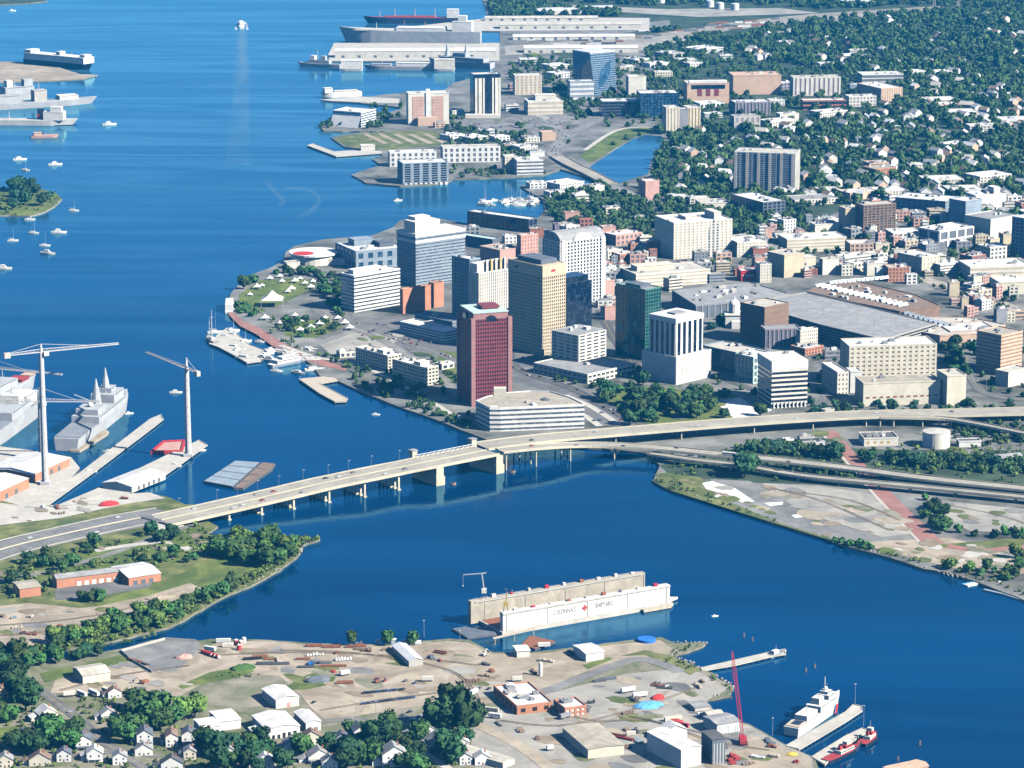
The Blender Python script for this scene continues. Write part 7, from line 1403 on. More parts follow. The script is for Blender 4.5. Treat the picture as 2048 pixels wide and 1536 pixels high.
for x, y, w_, d_, hh, a, wl, rf, pc, lab in (
    (42, 1386, 7, 10, 5.5, 20, 'white', 'roof_grey', False, 'white house with grey roof beside the street trees'), (60, 1398, 6, 8, 4, 20, 'white', 'roof_white', False, 'low white house with white roof behind the grey roofed one'),
    (4, 1402, 8, 10, 6, 18, 'peach', 'roof_brown', False, 'peach house with brown roof at the frame of trees'), (98, 1444, 11, 10, 5.5, 28, 'cream', 'roof_white', False, 'large cream house with a white flat pitched roof on the corner'),
    (230, 1396, 8, 6, 4, 18, 'white', 'roof_brown', False, 'small white house with brown roof in the scrap yard'), (218, 1440, 9, 7, 4, 18, 'white', 'roof_grey', True, 'white house with grey roof and porch facing the corner street'),
    (48, 1490, 10, 9, 5, 15, 'white', 'slate', True, 'white house with slate roof below the lawn'), (168, 1500, 9, 11, 6, 12, 'white', 'slate', True, 'white gabled house with slate roof by the street bend'),
    (290, 1492, 9, 12, 7, 8, 'white', 'slate', True, 'tall white porch house with dark slate gables'), (288, 1512, 10, 6, 4, 8, 'white', 'roof_grey', False, 'white porch wing before the tall slate house'),
    (344, 1494, 7, 13, 6.5, 8, 'white', 'roof_brown', False, 'narrow white house with rust brown roof'), (378, 1490, 8, 11, 6.5, 6, 'white', 'slate', True, 'white house with rounded grey roof next to the brown roofed one'),
    (380, 1520, 7, 9, 5, 6, 'cream', 'roof_grey', False, 'cream house with grey roof below the rounded one'), (190, 1524, 9, 9, 5.5, 8, 'white', 'roof_white', True, 'white pyramid roofed house at the street corner'),
    (80, 1532, 12, 8, 4, 6, 'cream', 'roof_brown', False, 'long cream house with tan brown roof'), (128, 1524, 8, 8, 5, 6, 'white', 'slate', False, 'white house with steep slate gable beside the tan one'), (344, 1540, 12, 7, 4, 6, 'white', 'roof_dark', False, 'white house with dark flat roof at the bottom street'),
    (584, 1510, 9, 10, 6, 10, 'white', 'roof_grey', False, 'white cottage with grey hip roof under the factory'), (624, 1490, 11, 8, 5, 10, 'ivory', 'roof_brown', False, 'ivory house with red brown roof below the factory'), (640, 1526, 13, 9, 4, 14, 'white', 'roof_grey', True, 'broad grey hip roofed house among dark trees'),
    (684, 1492, 6, 9, 5.5, 6, 'white', 'slate', False, 'small white house with dark roof beside the tall gabled one'), (722, 1486, 8, 13, 7.5, 14, 'white', 'slate', False, 'tall white house with steep dark gable by the trees'), (790, 1534, 14, 12, 8, 12, 'white', 'roof_grey', False, 'large white house with grey roof beside the angled road'),
    (850, 1482, 12, 11, 7, 20, 'white', 'roof_grey', True, 'white double house with grey roofs near the big oaks'), (880, 1500, 13, 9, 6, 16, 'white', 'roof_grey', True, 'white house with broad grey front gable below the double house'), (928, 1500, 6, 6, 5, 8, 'white', 'roof_white', False, 'tiny white house under the big oaks'),
    (932, 1530, 7, 8, 5, 8, 'white', 'roof_grey', False, 'narrow white house behind the long cream barn'), (966, 1530, 9, 7, 4.5, 10, 'white', 'roof_white', False, 'white cabin beside the long cream barn'), (460, 1520, 9, 9, 5, 8, 'white', 'roof_grey', False, 'white house half hidden in the dark trees'), (530, 1536, 10, 7, 5, 8, 'white', 'roof_white', False, 'white roofed house at the bottom edge of the trees'),
    (660, 1540, 9, 8, 5, 8, 'white', 'roof_grey', False, 'grey roofed house at the bottom of the wooded block'), (10, 1536, 9, 8, 5, 8, 'cream', 'roof_grey', False, 'cream house at the bottom of the wooded corner'), (240, 1530, 8, 8, 5, 8, 'white', 'roof_grey', False, 'white house between the two bottom streets')):
    house(lab, x, y, w_ * 1.3, d_ * 1.2, hh * 1.2, a, wl, rf, None, True, porch=pc)
# far houses among the trees: alike, told apart only by their colours
FH = 'small houses among the far treetops'
SUB = [(1300, 290), (1340, 250), (1420, 268), (1540, 258), (1700, 250), (1830, 190), (1620, 140), (1460, 110), (1430, 90), (1560, 56), (1800, 36), (2060, 30), (2060, 470), (1960, 440), (1800, 400), (1600, 410), (1470, 400), (1310, 390)]
nh = 0; tries = 0
while nh < 235 and tries < 4000:
    tries += 1
    x, y = RB.uniform(1290, 2060), 30 + 440 * RB.random() ** .8
    if not inside(x, y, SUB): continue
    p = at(x, y)
    if blocked(p.x, p.y) or blocked(p.x + 8, p.y + 8): continue
    wl, wn = RB.choice([('white', 'white'), ('white', 'white'), ('ivory', 'cream'), ('peach', 'peach')]); rf, rn = RB.choice([('roof_white', 'white'), ('roof_white', 'white'), ('roof_grey', 'grey'), ('roof_cream', 'cream'), ('roof_brown', 'brown')])
    house('small %s house with %s roof among the far treetops' % (wn, rn), x, y, RB.uniform(11, 17), RB.uniform(10, 24), RB.uniform(7, 9.5), RB.choice([5, 15, 25, 40, 60, -15]), wl, rf, FH, False); nh += 1

# ------------------------------------------------------------------ vehicles
def proto_car():
    t = thing('parked_car', 'x', 'car', (0, 0, 0)); out = []
    prof = [(-2.25, .35), (-2.25, .85), (-1.6, .95), (1.0, .95), (2.2, .75), (2.25, .35)]
    m = MB(); n = len(prof); vs = [(x, -.88, z) for x, z in prof] + [(x, .88, z) for x, z in prof]; m.add(vs, [tuple(range(n)), tuple(reversed(range(n, 2 * n)))] + [(i, n + i, n + (i + 1) % n, (i + 1) % n) for i in range(n)]); out.append(m.build('body', 'car_white', t))
    m = MB(); lo = [(-1.75, -.82, .95), (1.05, -.82, .95), (1.05, .82, .95), (-1.75, .82, .95)]; hi = [(-1.3, -.68, 1.42), (.35, -.68, 1.42), (.35, .68, 1.42), (-1.3, .68, 1.42)]; m.add(lo + hi, [(0, 1, 5, 4), (1, 2, 6, 5), (2, 3, 7, 6), (3, 0, 4, 7)]); out.append(m.build('window', 'glass', t))
    m = MB(); m.add([(x * 1.02, y * 1.02, z + .02) for x, y, z in hi] + [(x, y, 1.36) for x, y, z in hi], [(0, 1, 2, 3), (7, 6, 5, 4), (0, 4, 5, 1), (1, 5, 6, 2), (2, 6, 7, 3), (3, 7, 4, 0)]); out.append(m.build('roof', 'car_white', t))
    for x in (-1.4, 1.4):
        for y in (-.82, .82):
            m = MB(); m.tube((x, y - .1, .34), (x, y + .1, .34), .34, n=10); out.append(m.build('wheel', 'tyre', t))
    return t, out
ct_, cparts = proto_car(); CARS = {}
def colour_mesh(o, mat):
    k = (o.data.name, mat)
    if k not in CARS:
        me = o.data.copy(); me.materials.clear(); me.materials.append(M[mat]); CARS[k] = me
    return CARS[k]
first_car = [True]
def car(x, y, a, mat, label, grp, z=LAND + .6, sc=1.0):
    p = at(x, y, z); c = ct_.copy(); S.collection.objects.link(c); c.location = p; c.rotation_euler = (0, 0, R(a)); c.scale = (sc, sc, sc); c['label'] = label; c['group'] = grp
    for o in cparts:
        d = o.copy(); S.collection.objects.link(d); d.parent = c
        if not o.name.startswith(('window', 'wheel')): d.data = colour_mesh(o, mat)
CN = {'car_white': 'white', 'car_silver': 'silver', 'car_black': 'black', 'car_red': 'red', 'car_blue': 'blue', 'car_grey': 'grey'}
CG = 'cars parked in the sandy lot'
for i in range(13): car(728 + i * 6.6 + RB.uniform(-1, 1), 1386 - i * .6, 75 + RB.uniform(-6, 6), RB.choice(['car_black', 'car_black', 'car_grey', 'car_blue']), 'dark car in the double row on the sandy lot', CG)
for i in range(15): car(728 + i * 6.9 + RB.uniform(-1, 1), 1408 - i * .9, 12 + RB.uniform(-6, 6), RB.choice(['car_black', 'car_grey', 'car_black', 'car_blue']), 'dark car in the double row on the sandy lot', CG)
for x, y, k in ((628, 1405, 'car_black'), (755, 1358, 'car_red'), (770, 1362, 'car_red'), (812, 1362, 'car_grey'), (830, 1366, 'car_blue'), (938, 1382, 'car_black'), (960, 1376, 'car_grey'), (978, 1378, 'car_black'), (806, 1430, 'car_grey'), (820, 1424, 'car_black')):
    car(x, y, RB.uniform(0, 90), k, '%s car standing alone in the open yard' % CN[k], 'lone cars in the repair yard')
for x, y in ((742, 1446), (760, 1443), (786, 1440), (800, 1438), (814, 1436), (826, 1440), (838, 1434)): car(x, y, 12, RB.choice(['car_white', 'car_silver']), 'pale car parked on the kerb of the house street', 'cars on the house street')
for x, y in ((700, 1438), (855, 1428), (320, 1530), (140, 1424), (420, 1516)): car(x, y, RB.uniform(0, 40), 'car_silver', 'silver car near the houses', 'cars on the house street')
hwz = lambda i, off: side_of(ctr_s, off)[i]
for i, off, k in ((4, -12, 'car_white'), (9, 9, 'car_white'), (7, 12, 'car_white'), (14, -12, 'car_silver'), (17, -9, 'car_red'), (26, -12, 'car_black'), (28, -9, 'car_white'), (13, 9, 'car_red'), (20, 12, 'car_silver'), (34, 12, 'car_white'), (38, 9, 'car_grey'), (31, -12, 'car_grey')):
    p = hwz(min(i, len(ctr_s) - 2), off); d = ctr_s[min(i + 1, len(ctr_s) - 1)] - ctr_s[i]; c = ct_.copy(); S.collection.objects.link(c); c.location = p; c.rotation_euler = (0, 0, math.atan2(d.y, d.x)); c.scale = (1.15,) * 3; c['label'] = '%s car driving over the river bridge' % CN[k]; c['group'] = 'cars on the river bridge'
    for o in cparts:
        q = o.copy(); S.collection.objects.link(q); q.parent = c
        if not o.name.startswith(('window', 'wheel')): q.data = colour_mesh(o, k)
for P_, lab in ((UP, 'upper viaduct'), (LOW, 'lower ramp')):
    for k in range(6):
        i = 6 + k * 6
        if i >= len(P_) - 2: continue
        d = P_[i + 1] - P_[i]; c = ct_.copy(); S.collection.objects.link(c); c.location = side_of(P_, RB.choice([-4, 4]))[i]; c.rotation_euler = (0, 0, math.atan2(d.y, d.x)); kk = RB.choice(list(CN)); c['label'] = '%s car driving along the %s' % (CN[kk], lab); c['group'] = 'cars on the ramps'
        for o in cparts:
            q = o.copy(); S.collection.objects.link(q); q.parent = c
            if not o.name.startswith(('window', 'wheel')): q.data = colour_mesh(o, kk)
for i, off in ((3, 12), (8, -10), (12, 16), (15, -14), (18, 9)):
    d = pa[i + 1] - pa[i]; c = ct_.copy(); S.collection.objects.link(c); c.location = side_of(pa, off)[i]; c.rotation_euler = (0, 0, math.atan2(d.y, d.x)); c.scale = (1.15,) * 3; c['label'] = 'white car on the highway approach'; c['group'] = 'cars on the highway approach'
    for o in cparts: q = o.copy(); S.collection.objects.link(q); q.parent = c
for x, y in [(RB.uniform(1050, 1130), RB.uniform(232, 270)) for _ in range(26)] + [(RB.uniform(720, 880), RB.uniform(640, 690)) for _ in range(30)] + [(RB.uniform(1130, 1260), RB.uniform(790, 846)) for _ in range(10)] + [(RB.uniform(940, 1030), RB.uniform(242, 262)) for _ in range(14)]:
    k = RB.choice(list(CN)); car(x, y, RB.choice([20, 110]), k, '%s car in the downtown car parks' % CN[k], 'cars in the downtown car parks')
for pts, n in (([(690, 600), (700, 640), (760, 664), (830, 690), (900, 716)], 12), ([(1016, 700), (1040, 740), (1150, 780), (1240, 830)], 12), ([(1020, 720), (1090, 715), (1200, 722), (1290, 742), (1420, 752)], 14), ([(1840, 556), (1900, 574), (1980, 600), (2060, 630)], 16), ([(1216, 366), (1170, 344), (1120, 318), (1108, 300), (1140, 270), (1180, 246)], 14)):
    P = smooth_line([at(x, y, LAND + .7) for x, y in pts], 8)
    for k in range(n):
        i = RB.randint(0, len(P) - 2); d = P[i + 1] - P[i]; kk = RB.choice(list(CN)); c = ct_.copy(); S.collection.objects.link(c); c.location = side_of(P, RB.choice([-3, 3]))[i]; c.rotation_euler = (0, 0, math.atan2(d.y, d.x)); c['label'] = '%s car driving in the city streets' % CN[kk]; c['group'] = 'cars in the city streets'
        for o in cparts:
            q = o.copy(); S.collection.objects.link(q); q.parent = c
            if not o.name.startswith(('window', 'wheel')): q.data = colour_mesh(o, kk)
for o in cparts: bpy.data.objects.remove(o)
bpy.data.objects.remove(ct_)
# trailers, containers, steel
def trailer(x, y, ln, a, mat, label, hh=2.9, wd=2.5, grp=None, wheels=True, name='trailer'):
    c = at(x, y, LAND + .6); u = Vector((math.cos(R(a)), math.sin(R(a)), 0)); v = Vector((-math.sin(R(a)), math.cos(R(a)), 0)); t = thing(name, label, name.replace('_', ' '), tuple(c), grp); z0 = c.z + (1.0 if wheels else 0)
    m = MB(); m.obox(c, u, v, ln, wd, z0, z0 + hh); m.build('box', mat, t)
    m = MB()
    for k in range(int(ln / 1.2)):
        for s_ in (-1, 1): m.obox(c + u * (-ln / 2 + .6 + k * 1.2) + v * s_ * (wd / 2 + .04), u, v, .25, .08, z0 + .1, z0 + hh - .1)
    tag(m.build('side_ribs', mat, t), kind='stuff')
    if wheels:
        m = MB(); m.obox(c, u, v, ln * .96, 1.2, c.z + .7, z0); m.build('chassis', 'dark_grey', t)
        for f in (-.32, -.22, .36):
            for s_ in (-1, 1):
                m = MB(); p = c + u * ln * f + v * s_ * .95 + Vector((0, 0, .5)); m.tube(p - v * .2, p + v * .2, .5, n=10); m.build('wheel', 'tyre', t)
def truck(x, y, a, mat, label, grp=None):
    trailer(x, y, 8, a, mat, label, 2.6, 2.5, grp, True, 'box_truck'); t = S.collection.objects[-1]
    while t.parent: t = t.parent
    c = Vector(t.location); u = Vector((math.cos(R(a)), math.sin(R(a)), 0)); v = Vector((-math.sin(R(a)), math.cos(R(a)), 0)); m = MB(); m.obox(c + u * 5.2, u, v, 2.0, 2.3, c.z + .6, c.z + 2.6); m.build('cab', 'white', t); m = MB(); m.obox(c + u * 6.22, u, v, .06, 2.0, c.z + 1.6, c.z + 2.4); m.build('windscreen', 'glass', t)
TG = 'pale trailers and boxes about the repair yard'
for x, y, ln, a, mm, lab, wh in ((138, 1392, 9, 15, 'ivory', 'cream trailer at the head of the trailer row', True), (164, 1392, 11, -48, 'white', 'first slanted white trailer in the trailer row', True), (188, 1390, 12, -48, 'white', 'second slanted white trailer in the trailer row', True), (214, 1386, 11, -48, 'cream', 'third slanted cream trailer in the trailer row', True),
    (447, 1284, 12, 4, 'white', 'white container on the quay beside red tanks', False), (456, 1293, 9, 4, 'ivory', 'ivory container in front of the quay tanks', False), (756, 1286, 4, 8, 'white', 'small white box on the quay edge', False), (788, 1284, 4, 8, 'white', 'second small white box on the quay edge', False), (810, 1286, 5, 8, 'ivory', 'ivory box beside the quay bushes', False),
    (836, 1288, 5, 8, 'white', 'white box near the dry dock gangway', False), (855, 1362, 9, 5, 'ivory', 'cream truck box parked in the open yard', True), (948, 1386, 9, 60, 'white', 'tall white box beside the yard road', False), (1034, 1362, 8, 12, 'ivory', 'cream box near the white silo', True), (1256, 1384, 12, 28, 'white', 'white semi trailer in the east yard', True), (1280, 1394, 12, 22, 'white', 'second white semi trailer beside the tarpaulins', True),
    (1346, 1440, 14, 22, 'cream', 'long cream container beside the red container', False), (1360, 1452, 14, -30, 'crane_red', 'dark red container beside the plant vault', False), (1404, 1432, 7, 15, 'white', 'short white box by the quay store', False), (1262, 1470, 7, 10, 'ivory', 'cream box beside the tan warehouse', False), (1312, 1486, 6, 10, 'cream', 'small cream box next to the plant', False), (690, 1350, 8, 25, 'white', 'white box trailer by the gravel mound', True),
    (420, 1302, 10, -25, 'white', 'white trailer beside the red gas bottles', True), (1088, 1292, 10, 5, 'white', 'white container at the foot of the dry dock', False), (1130, 1436, 10, 40, 'grey', 'grey trailer behind the brick office', True), (980, 1424, 14, -20, 'pale_concrete', 'pale green flat trailer near the big oaks', True), (990, 1436, 10, -20, 'white', 'white flatbed near the big oaks', True), (1100, 1500, 5, 20, 'white', 'white van box beside the tan warehouse flank', True),
    (1636, 916, 13, -8, 'white', 'white articulated trailer passing on the lower ramp', True)):
    if 'lower ramp' in lab: continue
    trailer(x, y, ln, a, mm, lab, grp=TG, wheels=wh, name='trailer' if wh else 'container')
# coach on the lower ramp
i = 30; p = side_of(LOW, 3)[i]; d = LOW[i + 1] - LOW[i]; d.z = 0; d.normalize(); v = Vector((-d.y, d.x, 0)); t = thing('coach', 'white coach driving along the lower ramp', 'bus', tuple(p)); m = MB(); m.obox(p, d, v, 13, 2.6, p.z + .5, p.z + 3.6); m.build('body', 'white', t); m = MB(); m.obox(p, d, v, 12, 2.68, p.z + 1.9, p.z + 2.9); m.build('window', 'glass', t)
for f in (-4, -3, 4.4):
    for s_ in (-1.15, 1.15):
        m = MB(); q = p + d * f + v * s_ + Vector((0, 0, .5)); m.tube(q - v * .2, q + v * .2, .5, n=10); m.build('wheel', 'tyre', t)
# red gas tanks, silo, diggers
for x, y, k in ((472, 1290, 'red'), (482, 1292, 'pink'), (488, 1286, 'white'), (478, 1300, 'red')):
    c = at(x, y); t = thing('upright_tank', 'small upright %s tank on the quay' % {'red': 'red', 'pink': 'faded red', 'white': 'white'}[k], 'tank', tuple(c), 'upright tanks on the quay'); m = MB(); m.tube(c, c + Vector((0, 0, 4.5)), 1.8, n=12); m.build('body', k, t); m = MB(); m.tube(c + Vector((0, 0, 4.5)), c + Vector((0, 0, 5.2)), 1.8, .5, 12); m.build('cap', 'white', t)
for k in range(3):
    a_, b_ = at(404 + k * 7, 1302 + k * 2, LAND + 1.6), at(424 + k * 7, 1312 + k * 2 - 2, LAND + 1.6); t = thing('gas_tank', 'red lying tank with white end in the compound', 'tank', tuple(at(414 + k * 7, 1307 + k * 2)), 'lying red tanks'); m = MB(); m.tube(a_, b_, 1.5, n=12); m.build('body', 'red', t); m = MB(); m.tube(b_, b_ + (b_ - a_).normalized() * .6, 1.5, .8, 12); m.build('cap', 'white', t); m = MB(); m.obox((a_ + b_) / 2, (b_ - a_).normalized(), Vector((0, 1, 0)), 4, 1, LAND, LAND + .5); m.build('cradle', 'dark_grey', t)
c = at(1081, 1352); t = thing('silo', 'tall slim white silo beside the yard road', 'silo', tuple(c)); m = MB(); m.tube(c, c + Vector((0, 0, 11)), 1.5, n=14); m.build('body', 'white', t); m = MB(); m.tube(c + Vector((0, 0, 11)), c + Vector((0, 0, 12)), 1.5, .3, 14); m.build('cap', 'white', t)
def digger(x, y, a, mat, label):
    c = at(x, y); u = Vector((math.cos(R(a)), math.sin(R(a)), 0)); v = Vector((-math.sin(R(a)), math.cos(R(a)), 0)); t = thing('excavator', label, 'excavator', tuple(c))
    for s_ in (-1.2, 1.2): m = MB(); m.obox(c + v * s_, u, v, 4, .7, LAND, LAND + .9); m.build('track', 'tyre', t)
    m = MB(); m.obox(c - u * .5, u, v, 3.6, 2.6, LAND + .9, LAND + 2.6); m.build('body', mat, t); m = MB(); m.obox(c + u * .6 + v * .7, u, v, 1.5, 1.2, LAND + 2.6, LAND + 3.6); m.build('cab', 'glass', t)
    m = MB(); A1 = c + u * 1.2 + Vector((0, 0, 2)); A2 = c + u * 4 + Vector((0, 0, 5.2)); A3 = c + u * 7 + Vector((0, 0, 3)); m.bar(A1, A2, .6); m.bar(A2, A3, .45); m.build('arm', mat, t); m = MB(); m.obox(A3, u, v, 1.2, 1.2, 3.2, 4.4 + .6); m.build('bucket', 'dark_grey', t)
digger(284, 1368, 170, 'rust', 'rusty orange excavator in the small yard'); digger(755, 1366, 30, 'rust', 'rusty excavator beside the parked dark cars'); digger(968, 1312, 60, 'ivory', 'pale excavator near the dry dock gangway'); digger(622, 1330, 10, 'blue', 'blue loader among the steel beams')
SG = 'steel beams stacked in the repair yard'
for x, y, ln, a, mm in ((505, 1318, 16, 12, 'black'), (520, 1314, 14, 12, 'rust'), (545, 1318, 14, 8, 'rust'), (530, 1328, 14, 4, 'dark_grey'), (560, 1328, 16, 6, 'dark_grey'), (606, 1318, 12, 4, 'rust'), (612, 1334, 14, 2, 'dark_grey'), (666, 1332, 22, 3, 'rust'), (640, 1326, 20, 3, 'slate'), (628, 1292, 14, 3, 'rust'), (664, 1294, 16, 3, 'rust'), (726, 1298, 16, 3, 'brown'), (722, 1292, 10, 10, 'rust'),
    (1320, 1372, 14, -12, 'rust'), (1330, 1376, 12, -12, 'dark_grey'), (1216, 1358, 16, 15, 'slate'), (1200, 1362, 12, 20, 'dark_grey'), (1244, 1476, 20, -32, 'hull_red'), (1230, 1472, 20, -30, 'rust'), (270, 1322, 16, -42, 'rust'), (284, 1326, 16, -42, 'dark_grey'), (690, 1366, 14, 5, 'rust'), (880, 1306, 12, -30, 'rust'), (700, 1262 + 32, 8, 0, 'rust')):
    c = at(x, y, LAND + .6); u = Vector((math.cos(R(a)), math.sin(R(a)), 0)); v = Vector((-math.sin(R(a)), math.cos(R(a)), 0)); nm = {'black': 'black', 'rust': 'rusty', 'dark_grey': 'dark grey', 'slate': 'slate grey', 'brown': 'brown', 'hull_red': 'dark red'}[mm]
    t = thing('steel_stack', '%s steel beams stacked on the yard ground' % nm, 'steel', tuple(c), SG)
    for k in range(4):
        m = MB(); m.obox(c + v * (k * .8 - 1.2), u, v, ln * RB.uniform(.8, 1), .6, c.z, c.z + RB.uniform(.6, 1.8)); m.build('beam', mm, t)
PG = 'pallets and crates scattered over the yards'
made = 0
while made < 62:
    reg = RB.choice([[(420, 1290), (900, 1284), (930, 1330), (700, 1350), (560, 1330)], [(1090, 1420), (1240, 1370), (1400, 1350), (1440, 1380), (1300, 1460), (1180, 1450)], [(0, 1225), (180, 1222), (250, 1225), (100, 1285), (0, 1288)], [(1480, 1460), (1580, 1500), (1620, 1530), (1460, 1540)], [(60, 1012), (200, 992), (300, 990), (120, 1030), (20, 1045)], [(940, 1320), (1100, 1310), (1180, 1300), (1100, 1350), (960, 1380)], [(900, 1440), (1000, 1420), (1100, 1450), (1090, 1520), (1000, 1490)], [(1200, 1470), (1330, 1450), (1320, 1480), (1260, 1500)]])
    xs, ys = [p[0] for p in reg], [p[1] for p in reg]; x, y = RB.uniform(min(xs), max(xs)), RB.uniform(min(ys), max(ys))
    if not inside(x, y, reg): continue
    made += 1; a = RB.choice([15, 20, 105, 110, 70]); u = Vector((math.cos(R(a)), math.sin(R(a)), 0)); v = Vector((-math.sin(R(a)), math.cos(R(a)), 0)); l_, w_ = RB.uniform(2, 5.5), RB.uniform(1, 2.2); mm = RB.choice(['pale_wood', 'rust', 'slate', 'wood', 'brown', 'dark_grey', 'blue_grey', 'wood', 'hull_red', 'white', 'rust'])
    nm = {'pale_wood': 'pale wooden', 'rust': 'rusty', 'slate': 'slate grey', 'white': 'white', 'wood': 'wooden', 'hull_red': 'dark red', 'blue_grey': 'blue grey', 'brown': 'brown', 'dark_grey': 'dark grey'}[mm]
    for k in range(RB.randint(2, 6)):
        c = at(x, y, LAND + .6) + v * (k * (w_ + .5)) + u * RB.uniform(-.6, .6); hh = RB.uniform(.5, 2.0)
        if blocked(c.x, c.y) and False: continue
        t = thing('crate', '%s bundle laid in a row on the yard ground' % nm, 'crate', tuple(c), PG); m = MB(); m.obox(c, u, v, l_ * RB.uniform(.7, 1), w_, c.z, c.z + hh); m.build('body', mm, t); m = MB(); m.obox(c, u, v, l_ * .5, w_ * .8, c.z + hh, c.z + hh + .3); m.build('lid', mm, t)
# tyre tracks worn into the yards
for pts in ([(420, 1310), (600, 1304), (800, 1312), (960, 1330)], [(560, 1300), (720, 1306), (900, 1340), (960, 1400)], [(640, 1420), (760, 1400), (900, 1380), (1000, 1350)], [(1000, 1440), (1120, 1450), (1260, 1420), (1400, 1372)], [(1060, 1400), (1180, 1440), (1300, 1440), (1420, 1480), (1540, 1500)], [(1100, 1480), (1220, 1440), (1340, 1380)], [(0, 1250), (120, 1240), (240, 1220), (360, 1180)], [(0, 1270), (100, 1262), (200, 1240)], [(120, 1380), (240, 1350), (380, 1330)], [(1540, 975), (1640, 1000), (1780, 1060)], [(1560, 980), (1700, 1000), (1800, 1040)], [(1900, 1010), (2000, 1030), (2060, 1050)]):
    P = smooth_line([at(x, y, LAND + .6) for x, y in pts], 6)
    for off in (-1.1, 1.1):
        m = MB(); ribbon(m, side_of(P, off - .45), side_of(P, off + .45)); tag(m.build('tyre_track', 'dirt'), kind='structure')
# fence round the compound, light masts
fp = [at(x, y) for x, y in ((242, 1304), (330, 1280), (392, 1284))]; c = fp[1]; t = thing('concrete_fence', 'pale concrete wall round the fenced compound', 'fence', tuple(c)); 
for pts in (fp, [at(242, 1304), at(262, 1322), at(304, 1346)]):
    for i in range(len(pts) - 1):
        n = max(1, int((pts[i + 1] - pts[i]).length / 4))
        for k in range(n):
            a_, b_ = pts[i].lerp(pts[i + 1], k / n), pts[i].lerp(pts[i + 1], (k + .96) / n); m = MB(); d = (b_ - a_).normalized(); m.obox((a_ + b_) / 2, d, Vector((-d.y, d.x, 0)), (b_ - a_).length, .3, LAND, LAND + 2.2); m.build('fence_panel', 'pale_concrete', t)
LM = 'tall light masts'
for x, y, hh in ((848, 1274, 14), (920, 1290, 12), (1640, 1394 + 14, 0), (1710, 1408, 16), (1727, 1452, 16), (1545, 1472, 14), (752, 1428, 10), (712, 1428, 10), (690, 932, 0), (62, 1122, 12), (1972, 806, 26), (1600, 1100, 0)):
    if hh == 0: continue
    p = at(x, y, LAND); t = thing('light_mast', 'tall slim light mast with a lamp head', 'lamp', tuple(p), LM); m = MB(); m.tube(p, p + Vector((0, 0, hh)), .22, .14, 6); m.build('pole', 'blue_grey', t); m = MB(); m.box(p.x, p.y, 1.6, .5, p.z + hh, p.z + hh + .3); m.build('lamp_head', 'white', t)
for k in range(10):
    i = 3 + k * 4
    if i >= len(ctr_s) - 1: break
    p = side_of(ctr_s, -WD / 2 + .4)[i]; t = thing('bridge_lamp', 'slender lamp post on the far parapet of the river bridge', 'lamp', tuple(p), 'lamp posts along the river bridge'); m = MB(); m.tube(p + Vector((0, 0, 1)), p + Vector((0, 0, 11)), .18, .1, 6); m.build('pole', 'grey', t); m = MB(); m.box(p.x + .8, p.y - .8, 2, .4, p.z + 10.9, p.z + 11.2); m.build('lamp_head', 'white', t)
# mooring piles in the river
for x, y in ((1488, 1274), (1505, 1282), (1612, 1344), (1630, 1336), (1840, 1490), (1796, 1522)):
    p = at(x, y, 0); t = thing('mooring_pile', 'dark mooring pile cluster standing in open water', 'pile', tuple(p), 'mooring piles in the river'); 
    for dx, dy in ((-.5, 0), (.5, 0), (0, .7)): m = MB(); m.tube(p + Vector((dx, dy, -3)), p + Vector((dx * .4, dy * .4, 3.4)), .35, .3, 6); m.build('pile', 'wood', t)

# freight wagons on the far tracks
RG = 'freight wagons on the far tracks'
for k in range(46):
    x = RB.uniform(1060, 1560); row = RB.randint(0, 5); y = 98 - row * 3 - (x - 1030) * (.055 if x < 1250 else .075) - (0 if x < 1250 else (x - 1250) * .03)
    mm, nm = RB.choice([('rust', 'rusty'), ('slate', 'slate grey'), ('brown', 'brown'), ('white', 'white'), ('dark_grey', 'dark')])
    trailer(x, y, RB.choice([16, 18, 30]), 6 if x < 1250 else 18, mm, '%s freight wagon standing on the far rail tracks' % nm, 3.2, 3.0, RG, False, 'freight_wagon')
# pylons by the far tracks
for x, y in ((1868, 24), (1916, 26)):
    c = at(x, y); t = thing('lattice_pylon', 'tall pale lattice pylon at the end of the rail yard', 'pylon', tuple(c), 'pylons by the rail yard'); m = MB()
    for sx, sy in ((-4, -4), (4, -4), (4, 4), (-4, 4)): m.bar(c + Vector((sx, sy, 0)), c + Vector((sx * .2, sy * .2, 34)), .9)
    for j in range(6):
        z_ = 4 + j * 5; w_ = 4 * (1 - z_ / 42); m.bar(c + Vector((-w_, -w_, z_)), c + Vector((w_, -w_, z_ + 4)), .6); m.bar(c + Vector((w_, -w_, z_)), c + Vector((-w_, -w_, z_ + 4)), .6)
    m.build('tower', 'pale_concrete', t); m = MB(); m.bar(c + Vector((-9, 0, 30)), c + Vector((9, 0, 30)), .9); m.build('cross_arm', 'pale_concrete', t)
